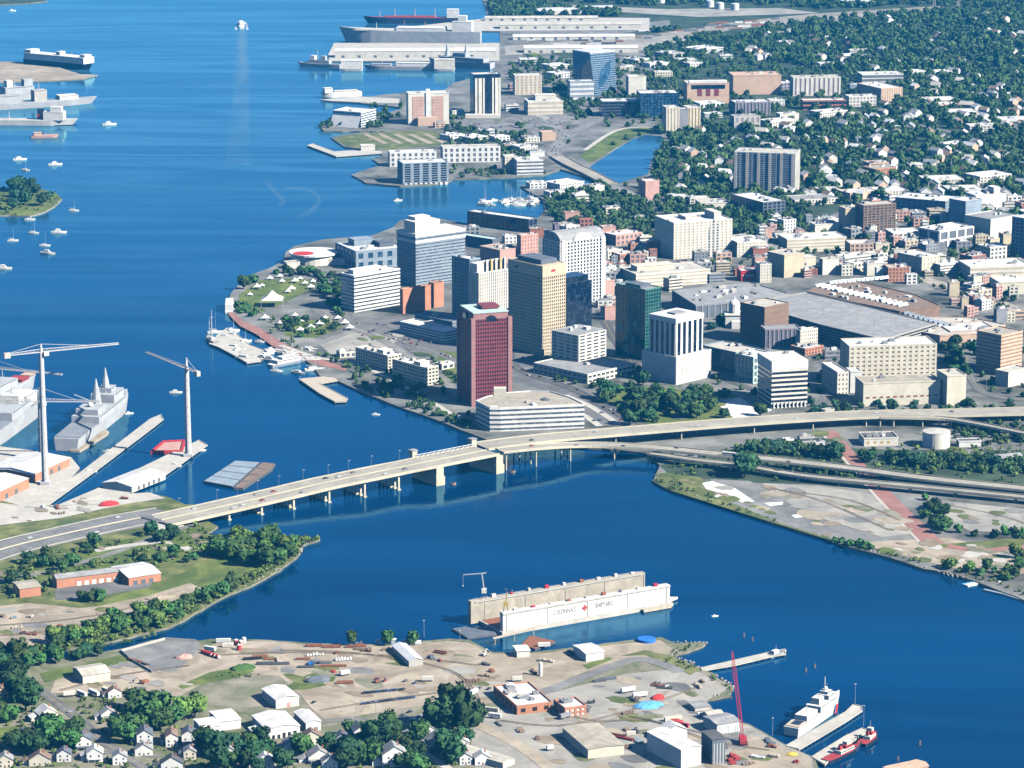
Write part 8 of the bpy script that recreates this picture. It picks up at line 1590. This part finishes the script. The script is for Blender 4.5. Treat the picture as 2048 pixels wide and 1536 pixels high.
# ================================================================== trees
def ico(sub=1):
    p = (1 + 5 ** .5) / 2; v = [(-1, p, 0), (1, p, 0), (-1, -p, 0), (1, -p, 0), (0, -1, p), (0, 1, p), (0, -1, -p), (0, 1, -p), (p, 0, -1), (p, 0, 1), (-p, 0, -1), (-p, 0, 1)]
    f = [(0, 11, 5), (0, 5, 1), (0, 1, 7), (0, 7, 10), (0, 10, 11), (1, 5, 9), (5, 11, 4), (11, 10, 2), (10, 7, 6), (7, 1, 8), (3, 9, 4), (3, 4, 2), (3, 2, 6), (3, 6, 8), (3, 8, 9), (4, 9, 5), (2, 4, 11), (6, 2, 10), (8, 6, 7), (9, 8, 1)]
    v = [np.array(q) / np.linalg.norm(q) for q in v]
    for _ in range(sub):
        nf, mid = [], {}
        def m_(a, b):
            k = (min(a, b), max(a, b))
            if k not in mid: q = v[a] + v[b]; v.append(q / np.linalg.norm(q)); mid[k] = len(v) - 1
            return mid[k]
        for a, b, c in f: x, y, z = m_(a, b), m_(b, c), m_(c, a); nf += [(a, x, z), (b, y, x), (c, z, y), (x, y, z)]
        f = nf
    return np.array(v), np.array(f)
I0, I1 = ico(0), ico(1)
def crown_arrays(seed, lobes=8, leaves=240, core=I1, leaf=.30, tall=1.0):
    """unit crown (radius about 1, base at z = 0): lumpy core plus leaf clumps"""
    r = np.random.RandomState(seed); V, F = [], []; n = 0; cs = []
    for i in range(lobes):
        a = r.uniform(0, 6.28); q = r.uniform(.2, .62) if i else 0; z = r.uniform(.42, 1.15) * tall; rad = r.uniform(.36, .58) * (1 if i else 1.25); c = np.array([q * math.cos(a), q * math.sin(a), z]); cs.append((c, rad))
        d = core[0] * rad * .86 * r.uniform(.82, 1.12, (len(core[0]), 1)) + c; V.append(d); F.append(core[1] + n); n += len(d)
    for i in range(leaves):
        c, rad = cs[r.randint(lobes)]; d = r.normal(size=3); d[2] = abs(d[2]) * .9 - .25; d /= np.linalg.norm(d); p = c + d * rad * r.uniform(.84, 1.12); nn = d + r.normal(size=3) * .55; nn /= np.linalg.norm(nn)
        t = np.cross(nn, r.normal(size=3)); t /= np.linalg.norm(t); b = np.cross(nn, t); s = leaf * r.uniform(.5, 1.1)
        V.append(np.array([p - t * s * .5 - b * s * .35, p + t * s * .45 - b * s * .5, p + t * s * .6 + b * s * .4, p - t * s * .3 + b * s * .55])); F.append(np.array([(0, 1, 2), (0, 2, 3)]) + n); n += 4
    V = np.concatenate(V); F = np.concatenate(F); V[:, 2] -= V[:, 2].min(); return V, F
def mesh_from(name, V, F, mat):
    me = bpy.data.meshes.new(name); me.vertices.add(len(V)); me.vertices.foreach_set('co', V.astype(np.float32).ravel()); me.loops.add(F.size); me.loops.foreach_set('vertex_index', F.astype(np.int32).ravel())
    me.polygons.add(len(F)); me.polygons.foreach_set('loop_start', np.arange(0, F.size, 3, dtype=np.int32)); me.update(calc_edges=True); me.materials.append(M[mat]); return me
CROWN = {}
for mk in ('leaf_bright', 'leaf_mid', 'leaf_dark', 'leaf_blue'):
    CROWN[mk] = [mesh_from('crown', *crown_arrays(11 + i, 9, 300, I1, .30, [1.0, .85, 1.2][i]), mk) for i in range(3)]
tm = MB(); tm.tube((0, 0, -.1), (0, 0, .5), .07, .05, 7); tm.tube((0, 0, .45), (.25, .1, .8), .04, .02, 5); tm.tube((0, 0, .45), (-.2, -.15, .85), .04, .02, 5); tm.tube((0, 0, .4), (.02, .22, .75), .035, .02, 5)
tme = bpy.data.meshes.new('trunk'); tme.from_pydata(tm.v, [], tm.f); tme.materials.append(M['bark'])
NT = [0]
RT = random.Random(5)
TQ = []
GROW = 1.42
def tree(x, y, dia, label, grp, mk='leaf_mid', name='tree', z=LAND, tall=1.0, p=None):
    dia *= GROW; TQ.append((dia * pxm(y), at(x, y, z), dia, label, grp, mk, tall))
def plant_trees():
    TQ.sort(key=lambda q: -q[0]); rest = {}
    for i, (px_, p, dia, label, grp, mk, tall) in enumerate(TQ):
        r_ = dia / 2
        if i < 296:
            t = bpy.data.objects.new('tree', None); S.collection.objects.link(t); t.location = p; t.scale = (r_, r_, r_ * tall); t.rotation_euler = (0, 0, RT.uniform(0, 6.28)); tag(t, label, 'tree', grp)
            c = bpy.data.objects.new('crown', RT.choice(CROWN[mk])); S.collection.objects.link(c); c.parent = t; c.location = (0, 0, .3)
            k = bpy.data.objects.new('trunk', tme); S.collection.objects.link(k); k.parent = t; NT[0] += 1
        else: rest.setdefault(mk, []).append((p.x, p.y, p.z, r_, dia * .8 * tall))
    for mk, spots in rest.items(): mass('lesser_trees', spots, FARC, mk)
def grove(poly, n, dmin, dmax, label, grp, mks=('leaf_mid', 'leaf_dark'), seed=1, sep=.55, tall=(.8, 1.1), free=False):
    rnd = random.Random(seed); xs, ys = [q[0] for q in poly], [q[1] for q in poly]; got, tr, pts = 0, 0, []
    while got < n and tr < n * 40:
        tr += 1; x, y = rnd.uniform(min(xs), max(xs)), rnd.uniform(min(ys), max(ys))
        if not inside(x, y, poly): continue
        p = at(x, y); d = rnd.uniform(dmin, dmax)
        if not free and blocked(p.x, p.y): continue
        if any((p.x - q[0]) ** 2 + (p.y - q[1]) ** 2 < ((d + q[2]) * .5 * sep) ** 2 for q in pts): continue
        pts.append((p.x, p.y, d)); tree(x, y, d, label, grp, rnd.choice(mks), tall=rnd.uniform(*tall)); got += 1
# big single trees first
for x, y, d in ((905, 1458, 24), (880, 1470, 21), (930, 1470, 20), (950, 1452, 15)): tree(x, y, d, 'massive dark oak beside the house street and the yard', 'big oaks by the yard', 'leaf_dark', tall=1.15)
for x, y, d in ((280, 1420, 17), (320, 1432, 17), (300, 1446, 16), (265, 1440, 14), (345, 1448, 15), (370, 1440, 15), (390, 1434, 14), (240, 1470, 14), (275, 1466, 16), (320, 1462, 14), (250, 1486, 13)): tree(x, y, d, 'broad green tree in the grove beside the boxy white sheds', 'grove beside the boxy sheds', 'leaf_bright' if x > 360 else 'leaf_mid', tall=.9)
for x, y, d in ((775, 1290, 9), (825, 1292, 9), (705, 1290, 8)): tree(x, y, d, 'single green tree on the quay edge', 'quay trees', 'leaf_mid', tall=1.1)
grove([(-20, 1320), (60, 1330), (40, 1372), (70, 1400), (40, 1460), (-20, 1450)], 16, 11, 17, 'green tree crowding the corner street', 'trees of the corner street', seed=2)
grove([(60, 1470), (150, 1470), (160, 1500), (90, 1520), (20, 1500)], 9, 11, 17, 'dark street tree between the slate roofed houses', 'trees of the corner street', ('leaf_mid', 'leaf_dark'), seed=3)
grove([(400, 1500), (560, 1492), (700, 1500), (760, 1490), (800, 1520), (700, 1545), (420, 1545)], 26, 9, 15, 'dark green tree packed between the factory and the houses', 'trees below the factory', ('leaf_dark', 'leaf_mid', 'leaf_blue'), seed=4)
grove([(640, 1460), (800, 1470), (860, 1470), (1000, 1490), (960, 1545), (800, 1545), (700, 1500)], 22, 9, 15, 'leafy tree shading the bottom street houses', 'trees of the bottom street', ('leaf_dark', 'leaf_mid'), seed=5)
grove([(430, 1078), (500, 1082), (560, 1086), (594, 1090), (588, 1110), (540, 1136), (470, 1130), (410, 1110)], 34, 9, 14, 'bright green tree crowding the river spit', 'trees on the river spit', ('leaf_bright', 'leaf_mid', 'leaf_mid'), seed=6, sep=.42)
grove([(200, 1240), (330, 1222), (420, 1190), (500, 1160), (560, 1128), (590, 1108), (570, 1128), (480, 1178), (400, 1216), (330, 1252), (240, 1272), (120, 1296), (60, 1296), (110, 1276)], 46, 7, 11, 'green tree in the belt along the riverbank', 'trees along the riverbank', ('leaf_bright', 'leaf_mid', 'leaf_mid'), seed=7, sep=.42)
grove([(40, 1326), (180, 1310), (250, 1300), (240, 1308), (120, 1326), (50, 1340)], 12, 7, 11, 'green tree along the creek edge', 'trees along the creek', ('leaf_mid', 'leaf_dark'), seed=8)
grove([(300, 1070), (340, 1060), (350, 1080), (300, 1085)], 5, 8, 12, 'dark tree on the lawn beneath the bridge approach', 'lawn trees', ('leaf_dark',), seed=9)
grove([(60, 1110), (150, 1088), (190, 1092), (180, 1160), (130, 1150), (40, 1176), (0, 1190), (0, 1130)], 16, 6, 10, 'green tree beside the highway approach', 'lawn trees', ('leaf_mid', 'leaf_dark'), seed=10)
grove([(255, 1110), (380, 1095), (400, 1120), (330, 1140), (270, 1130)], 9, 6, 10, 'green tree behind the brick workshop', 'lawn trees', ('leaf_mid', 'leaf_dark'), seed=12)
grove([(150, 1190), (210, 1180), (210, 1205), (160, 1212)], 6, 6, 9, 'green tree in front of the long brick row', 'lawn trees', ('leaf_mid',), seed=13)
# downtown trees
grove([(1190, 800), (1290, 770), (1420, 780), (1530, 800), (1520, 836), (1300, 850), (1220, 838)], 34, 8, 16, 'green tree in the park between white tower and viaduct', 'trees by the viaduct', ('leaf_dark', 'leaf_mid'), seed=14)
for x, y, d in ((1272, 812, 18), (1300, 824, 16), (1345, 822, 18), (1380, 816, 14), (1260, 850, 14), (1200, 772, 9), (1186, 776, 8), (1290, 762, 9)): tree(x, y, d, 'broad dark park tree near the white tower podium', 'trees by the viaduct', 'leaf_dark')
grove([(1620, 800), (1900, 812), (1960, 800), (2048, 800), (2048, 822), (1620, 828)], 26, 6, 10, 'dark tree in the row between civic block and viaduct', 'trees by the viaduct', ('leaf_dark', 'leaf_blue'), seed=15, sep=.4)
grove([(1875, 660), (1960, 668), (1955, 760), (1900, 750), (1880, 700)], 16, 9, 14, 'dark tree in the clump beside the beige tower', 'trees beside the beige tower', ('leaf_dark',), seed=16, sep=.4, free=False)
grove([(482, 576), (510, 552), (560, 540), (640, 546), (690, 560), (690, 620), (650, 640), (636, 600), (640, 566), (600, 552), (520, 556), (486, 588)], 34, 8, 13, 'dark green tree ringing the waterfront park', 'trees of the waterfront park', ('leaf_dark', 'leaf_mid'), seed=17, sep=.42)
grove([(468, 590), (490, 612), (520, 640), (500, 640), (470, 620)], 8, 6, 9, 'green tree along the park promenade', 'trees of the waterfront park', ('leaf_mid',), seed=18)
grove([(560, 644), (690, 640), (690, 664), (600, 676), (566, 668)], 14, 7, 11, 'dark green tree in the promenade garden', 'trees of the promenade garden', ('leaf_dark', 'leaf_mid'), seed=19, sep=.4)
grove([(1415, 640), (1456, 628), (1456, 655), (1420, 664)], 8, 8, 12, 'dark tree beside the domed courthouse', 'trees beside the courthouse', ('leaf_dark', 'leaf_blue'), seed=20, sep=.4)
grove([(1840, 560), (1960, 590), (2048, 620), (2048, 600), (1960, 570), (1880, 548)], 14, 7, 10, 'dark street tree along the wide avenue', 'trees along the avenue', ('leaf_dark', 'leaf_blue'), seed=21, sep=.4)
grove([(-20, 392), (30, 378), (70, 374), (112, 390), (100, 408), (60, 420), (-20, 424)], 14, 12, 18, 'dark tree on the wooded island with a sea wall', 'trees on the wooded island', ('leaf_dark', 'leaf_blue'), seed=22, sep=.35)
grove([(1490, 900), (1640, 905), (1760, 920), (1740, 926), (1560, 912), (1480, 905)], 16, 7, 12, 'dark tree between the two highway ramps', 'trees between the ramps', ('leaf_dark', 'leaf_blue'), seed=23, sep=.4)
grove([(1770, 915), (2048, 930), (2048, 945), (1900, 945), (1780, 930)], 18, 8, 12, 'dark tree behind the lower ramp by the tank yard', 'trees between the ramps', ('leaf_dark', 'leaf_blue'), seed=24, sep=.4)
for x, y, d in ((1490, 955, 20), (1500, 948, 16), (1560, 952, 8)): tree(x, y, d, 'big dark tree at the foot of the lowest ramp', 'trees between the ramps', 'leaf_dark')
grove([(1830, 995), (1860, 1000), (1920, 1066), (1880, 1070), (1850, 1040)], 16, 7, 10, 'dark green tree in the hedge beside the brick path', 'trees beside the brick path', ('leaf_mid', 'leaf_dark'), seed=25, sep=.4)
grove([(1920, 1068), (2048, 1068), (2048, 1078), (1930, 1078)], 9, 5, 8, 'small green tree along the east verge', 'trees beside the brick path', ('leaf_mid', 'leaf_dark'), seed=26)
grove([(1664, 1080), (1700, 1082), (1770, 1090), (1760, 1100), (1700, 1098), (1668, 1088)], 10, 5, 8, 'green tree at the edge of the east shore', 'trees on the east shore', ('leaf_mid',), seed=27, sep=.4)
grove([(1880, 1120), (2048, 1110), (2048, 1170), (1960, 1150), (1900, 1140)], 20, 6, 10, 'green tree thicket on the east shore', 'trees on the east shore', ('leaf_bright', 'leaf_mid'), seed=28, sep=.4)


# the rest of the greenery: far woods and shrubs that read as one mass
FARC = [crown_arrays(100 + i, 4, 46, I0, .5, [1, .8, 1.15][i % 3]) for i in range(8)]
SHR = [crown_arrays(200 + i, 3, 26, I0, .55, .7) for i in range(5)]
def mass(name, spots, protos, mat):
    """one mesh of many crowns; spots: (x, y, z, radius, height)"""
    rnd = np.random.RandomState(3); V, F, n = [], [], 0
    for (x, y, z, r_, h_) in spots:
        v, f = protos[rnd.randint(len(protos))]; a = rnd.uniform(0, 6.28); c, s = math.cos(a), math.sin(a); q = v.copy(); q[:, 0], q[:, 1] = (v[:, 0] * c - v[:, 1] * s) * r_ + x, (v[:, 0] * s + v[:, 1] * c) * r_ + y; q[:, 2] = v[:, 2] / 1.6 * h_ + z; V.append(q); F.append(f + n); n += len(q)
    o = bpy.data.objects.new(name, mesh_from(name, np.concatenate(V), np.concatenate(F), mat)); S.collection.objects.link(o); tag(o, kind='stuff'); return o
def scatter(poly, n, dmin, dmax, seed, hf=1.0, tries=3, z=LAND, gap=0):
    rnd = random.Random(seed); xs, ys = [q[0] for q in poly], [q[1] for q in poly]; out = []
    P = [at(*q) for q in poly]; X, Y = [p.x for p in P], [p.y for p in P]
    for _ in range(n):
        x, y = rnd.uniform(min(X), max(X)), rnd.uniform(min(Y), max(Y))
        if not inside(x, y, [(p.x, p.y) for p in P]): continue
        if blocked(x, y) or (gap and (blocked(x - gap, y) or blocked(x, y - gap))): continue
        d = rnd.uniform(dmin, dmax); out.append((x, y, z, d / 2, d * rnd.uniform(.75, 1.0) * hf))
    return out
plant_trees()
mt('wood_leaf', (.022, .070, .036), rough=.8, var=.6, scale=.05, spec=.1, col2=(.075, .13, .042)); mt('shrub_leaf', (.075, .14, .035), rough=.8, var=.5, scale=.08, spec=.1, col2=(.14, .20, .05))
sp = []; RR0 = random.Random(77)
sp += scatter([(1300, 290), (1340, 246), (1420, 262), (1540, 252), (1700, 246), (1830, 186), (1620, 134), (1460, 100), (1440, 84), (1560, 52), (1800, 28), (2080, 22), (2080, 480), (1960, 440), (1800, 408), (1600, 414), (1470, 404), (1300, 396)], 7600, 13, 23, 1, gap=8)
sp += scatter([(980, 2), (1080, 4), (1100, 14), (1240, 26), (1240, 34), (1100, 30), (984, 34)], 700, 13, 22, 2)
sp += scatter([(1290, 60), (1440, 62), (1420, 84), (1330, 80)], 120, 12, 18, 3)
sp += scatter([(1360, -60), (1480, 2), (1640, 6), (1860, -2), (2080, -10), (2080, -160), (1300, -160)], 1500, 14, 24, 4)
sp += scatter([(1290, 90), (1420, 90), (1400, 150), (1290, 150)], 110, 10, 16, 5)
sp += scatter([(1110, 236), (1330, 236), (1330, 262), (1200, 300), (1120, 290)], 60, 8, 12, 6)
sp += scatter([(1210, 370), (1320, 376), (1470, 396), (1620, 410), (1620, 470), (1470, 478), (1310, 480), (1210, 470), (1100, 440), (1090, 400)], 1000, 10, 17, 7, gap=4)
sp += scatter([(900, 236), (1040, 240), (1060, 320), (900, 320), (880, 270)], 220, 9, 14, 8, gap=4)
sp += scatter([(740, 214), (805, 216), (810, 250), (750, 258), (640, 256), (660, 244)], 90, 9, 14, 9)
sp += scatter([(880, 340), (1100, 334), (1090, 350), (900, 358)], 60, 7, 11, 10)
sp += scatter([(1400, 476), (1640, 470), (1800, 440), (2048, 460), (2048, 560), (1860, 550), (1640, 540), (1400, 540)], 520, 8, 14, 11, gap=3)
sp += scatter([(1100, 176), (1340, 176), (1360, 240), (1100, 236)], 260, 10, 15, 12, gap=5)
sp += scatter([(1020, 118), (1300, 118), (1300, 176), (1020, 176)], 220, 9, 14, 13, gap=5)
sp += scatter([(1620, 610), (1800, 690), (1680, 690), (1600, 650)], 40, 7, 10, 14, gap=3)
sp += scatter([(1000, 710), (1110, 716), (1160, 780), (1060, 770)], 50, 7, 10, 15, gap=3)
sp += scatter([(700, 740), (860, 780), (940, 850), (880, 846), (780, 800), (690, 764)], 130, 6, 11, 16, gap=2)
sp += scatter([(860, 690), (920, 700), (920, 780), (870, 760)], 30, 5, 8, 17, gap=2)
sp += scatter([(1640, 700), (1690, 700), (1690, 810), (1600, 810)], 36, 6, 10, 18, gap=3)
sp += scatter([(1930, 690), (2048, 690), (2048, 800), (1940, 800)], 60, 7, 11, 19, gap=3)
sp += scatter([(1290, 156), (1440, 84), (1620, 134), (1830, 186), (1700, 246), (1540, 252), (1420, 262), (1340, 246), (1300, 210)], 900, 10, 17, 21, gap=5)
sp += scatter([(970, -4), (1300, -4), (1480, 2), (1860, 0), (2080, -4), (2080, 20), (1900, 14), (1640, 18), (1480, 8), (1300, 12), (1100, 2)], 700, 14, 24, 22)
sp += scatter([(1300, 64), (1440, 62), (1450, 82), (1290, 140)], 300, 12, 20, 23, gap=4)
sp += scatter([(1480, 893), (1560, 893), (1700, 902), (1764, 924), (1700, 925), (1560, 909), (1480, 904)], 170, 7, 13, 24)
sp += scatter([(1770, 912), (1900, 922), (2060, 925), (2060, 950), (1900, 944), (1780, 930)], 240, 8, 13, 25)
sp += scatter([(1620, 828), (2048, 812), (2048, 818), (1620, 836)], 110, 6, 9, 26)
sp += scatter([(1900, 846), (2048, 850), (2048, 890), (1910, 880)], 90, 6, 10, 27)
sp += scatter([(1020, 700), (1290, 720), (1280, 790), (1160, 790), (1060, 776)], 90, 6, 10, 28, gap=3)
sp += scatter([(700, 735), (920, 735), (945, 860), (880, 845), (790, 806)], 120, 6, 10, 29, gap=2)
sp += scatter([(1580, 935), (1760, 948), (1780, 962), (1700, 958), (1580, 945)], 110, 6, 10, 30)
for line, n in (([(680, 596), (692, 642), (756, 668), (826, 696), (896, 722)], 34), ([(1008, 704), (1034, 746), (1140, 786), (1230, 836)], 30), ([(1030, 726), (1090, 722), (1200, 730), (1290, 750), (1420, 760), (1510, 790)], 46), ([(640, 716), (720, 734), (840, 794), (925, 850)], 40), ([(1830, 560), (1900, 582), (1980, 608), (2060, 638)], 40), ([(1210, 506), (1320, 536), (1480, 542), (1640, 526), (1800, 476)], 60), ([(1560, 476), (1680, 486), (1830, 526)], 36), ([(1640, 706), (1652, 760), (1632, 816)], 24)):
    P = smooth_line([at(x, y) for x, y in line], 8)
    for k in range(n):
        p = P[RR0.randint(0, len(P) - 1)] + Vector((RR0.uniform(-7, 7), RR0.uniform(-7, 7), 0))
        if not blocked(p.x, p.y): d = RR0.uniform(6, 10); sp.append((p.x, p.y, LAND, d / 2, d * .9))
mass('far_woods', sp, FARC, 'wood_leaf')
sh = []
sh += scatter([(190, 1245), (330, 1222), (430, 1182), (520, 1140), (600, 1088), (596, 1112), (450, 1192), (340, 1252), (200, 1290), (60, 1304), (80, 1290)], 2600, 3, 6.5, 31)
sh += scatter([(420, 1076), (640, 1078), (600, 1092), (560, 1130), (420, 1110)], 700, 3, 6.5, 32)
sh += scatter([(0, 1300), (120, 1300), (250, 1282), (330, 1262), (300, 1280), (120, 1316), (0, 1316)], 220, 2, 4.5, 33)
sh += scatter([(1308, 960), (1340, 980), (1500, 1028), (1660, 1076), (1740, 1102), (1900, 1144), (2048, 1196), (2048, 1180), (1900, 1132), (1740, 1092), (1560, 1040), (1400, 985), (1330, 955)], 1500, 2, 5, 34)
sh += scatter([(1340, 1300), (1410, 1286), (1400, 1292), (1345, 1312)], 60, 1.5, 3, 35)
sh += scatter([(1340, 1312), (1400, 1338), (1466, 1376), (1450, 1390), (1380, 1350), (1320, 1322)], 160, 1.5, 4, 36)
sh += scatter([(0, 1140), (400, 1050), (420, 1100), (300, 1150), (0, 1200)], 220, 1.5, 4, 37)
sh += scatter([(1320, 900), (2048, 880), (2048, 990), (1500, 960), (1340, 950)], 420, 3, 7, 38)
sh += scatter([(400, 1476), (1000, 1476), (1000, 1545), (0, 1545), (0, 1400), (200, 1400)], 620, 2, 5.5, 39)
sh += scatter([(100, 1400), (330, 1400), (300, 1440), (150, 1430)], 60, 2, 5, 40)
sh += scatter([(360, 1378), (420, 1342), (540, 1346), (470, 1362)], 40, 1.5, 3.5, 41)
sh += scatter([(-40, 380), (110, 376), (122, 398), (60, 430), (-40, 430)], 90, 3, 7, 42)
sh += scatter([(470, 600), (530, 640), (560, 668), (690, 668), (690, 640), (560, 640), (500, 612)], 160, 4, 8, 43)
sh += scatter([(530, 660), (640, 700), (700, 735), (690, 740), (600, 706), (530, 672)], 110, 3, 7, 44)
sh += scatter([(0, 1130), (180, 1092), (400, 1050), (430, 1080), (300, 1150), (100, 1190), (0, 1200)], 400, 2.5, 6, 45)
mass('shore_shrubs', sh, SHR, 'shrub_leaf')
# rocks along the natural shores
rk = []
RR = random.Random(8)
for line in ([(640, 1079), (606, 1092), (596, 1113), (560, 1141), (500, 1173), (450, 1193), (425, 1206), (380, 1233), (338, 1255)], [(1306, 963), (1345, 983), (1420, 1003), (1500, 1031), (1600, 1063), (1660, 1079), (1740, 1105), (1850, 1139), (1960, 1167), (2048, 1201)], [(1340, 1311), (1400, 1337), (1466, 1375), (1460, 1391), (1412, 1401)], [(1350, 1287), (1412, 1287), (1372, 1305)], [(124, 399), (110, 413), (88, 425), (60, 433), (20, 431)], [(640, 254), (648, 263), (720, 264), (780, 263)], [(704, 351), (732, 367), (800, 373)]):
    P = [at(x, y, 0) for x, y in line]
    for i in range(len(P) - 1):
        n = int((P[i + 1] - P[i]).length / 1.6)
        for k in range(n):
            p = P[i].lerp(P[i + 1], (k + RR.random()) / n); r_ = RR.uniform(.5, 1.5); rk.append((p.x + RR.uniform(-1.5, 1.5), p.y + RR.uniform(-1.2, 1.2), RR.uniform(-.5, .6), r_, r_ * RR.uniform(1, 1.8)))
def rock(i):
    r = np.random.RandomState(i); v = I0[0] * r.uniform(.7, 1.15, (12, 1)); v[:, 2] += 1; return v, I0[1]
mass('shore_rocks', rk, [rock(i) for i in range(6)], 'rock')
# ================================================================== the air
def haze():
    b = MB(); b.box(0, 4400, 9000, 10200, -5, 830)
    o = b.build('haze', 'white'); o.data.materials.clear()
    m = bpy.data.materials.new('haze'); m.use_nodes = True; t = m.node_tree; t.nodes.clear()
    v = t.nodes.new('ShaderNodeVolumePrincipled'); v.inputs['Color'].default_value = (.03, .44, 1.0, 1); v.inputs['Density'].default_value = HAZE_D
    v.inputs['Anisotropy'].default_value = 0.0
    out = t.nodes.new('ShaderNodeOutputMaterial'); t.links.new(v.outputs[0], out.inputs['Volume'])
    o.data.materials.append(m); tag(o, kind='stuff')
HAZE_D = 3.2e-5
haze()
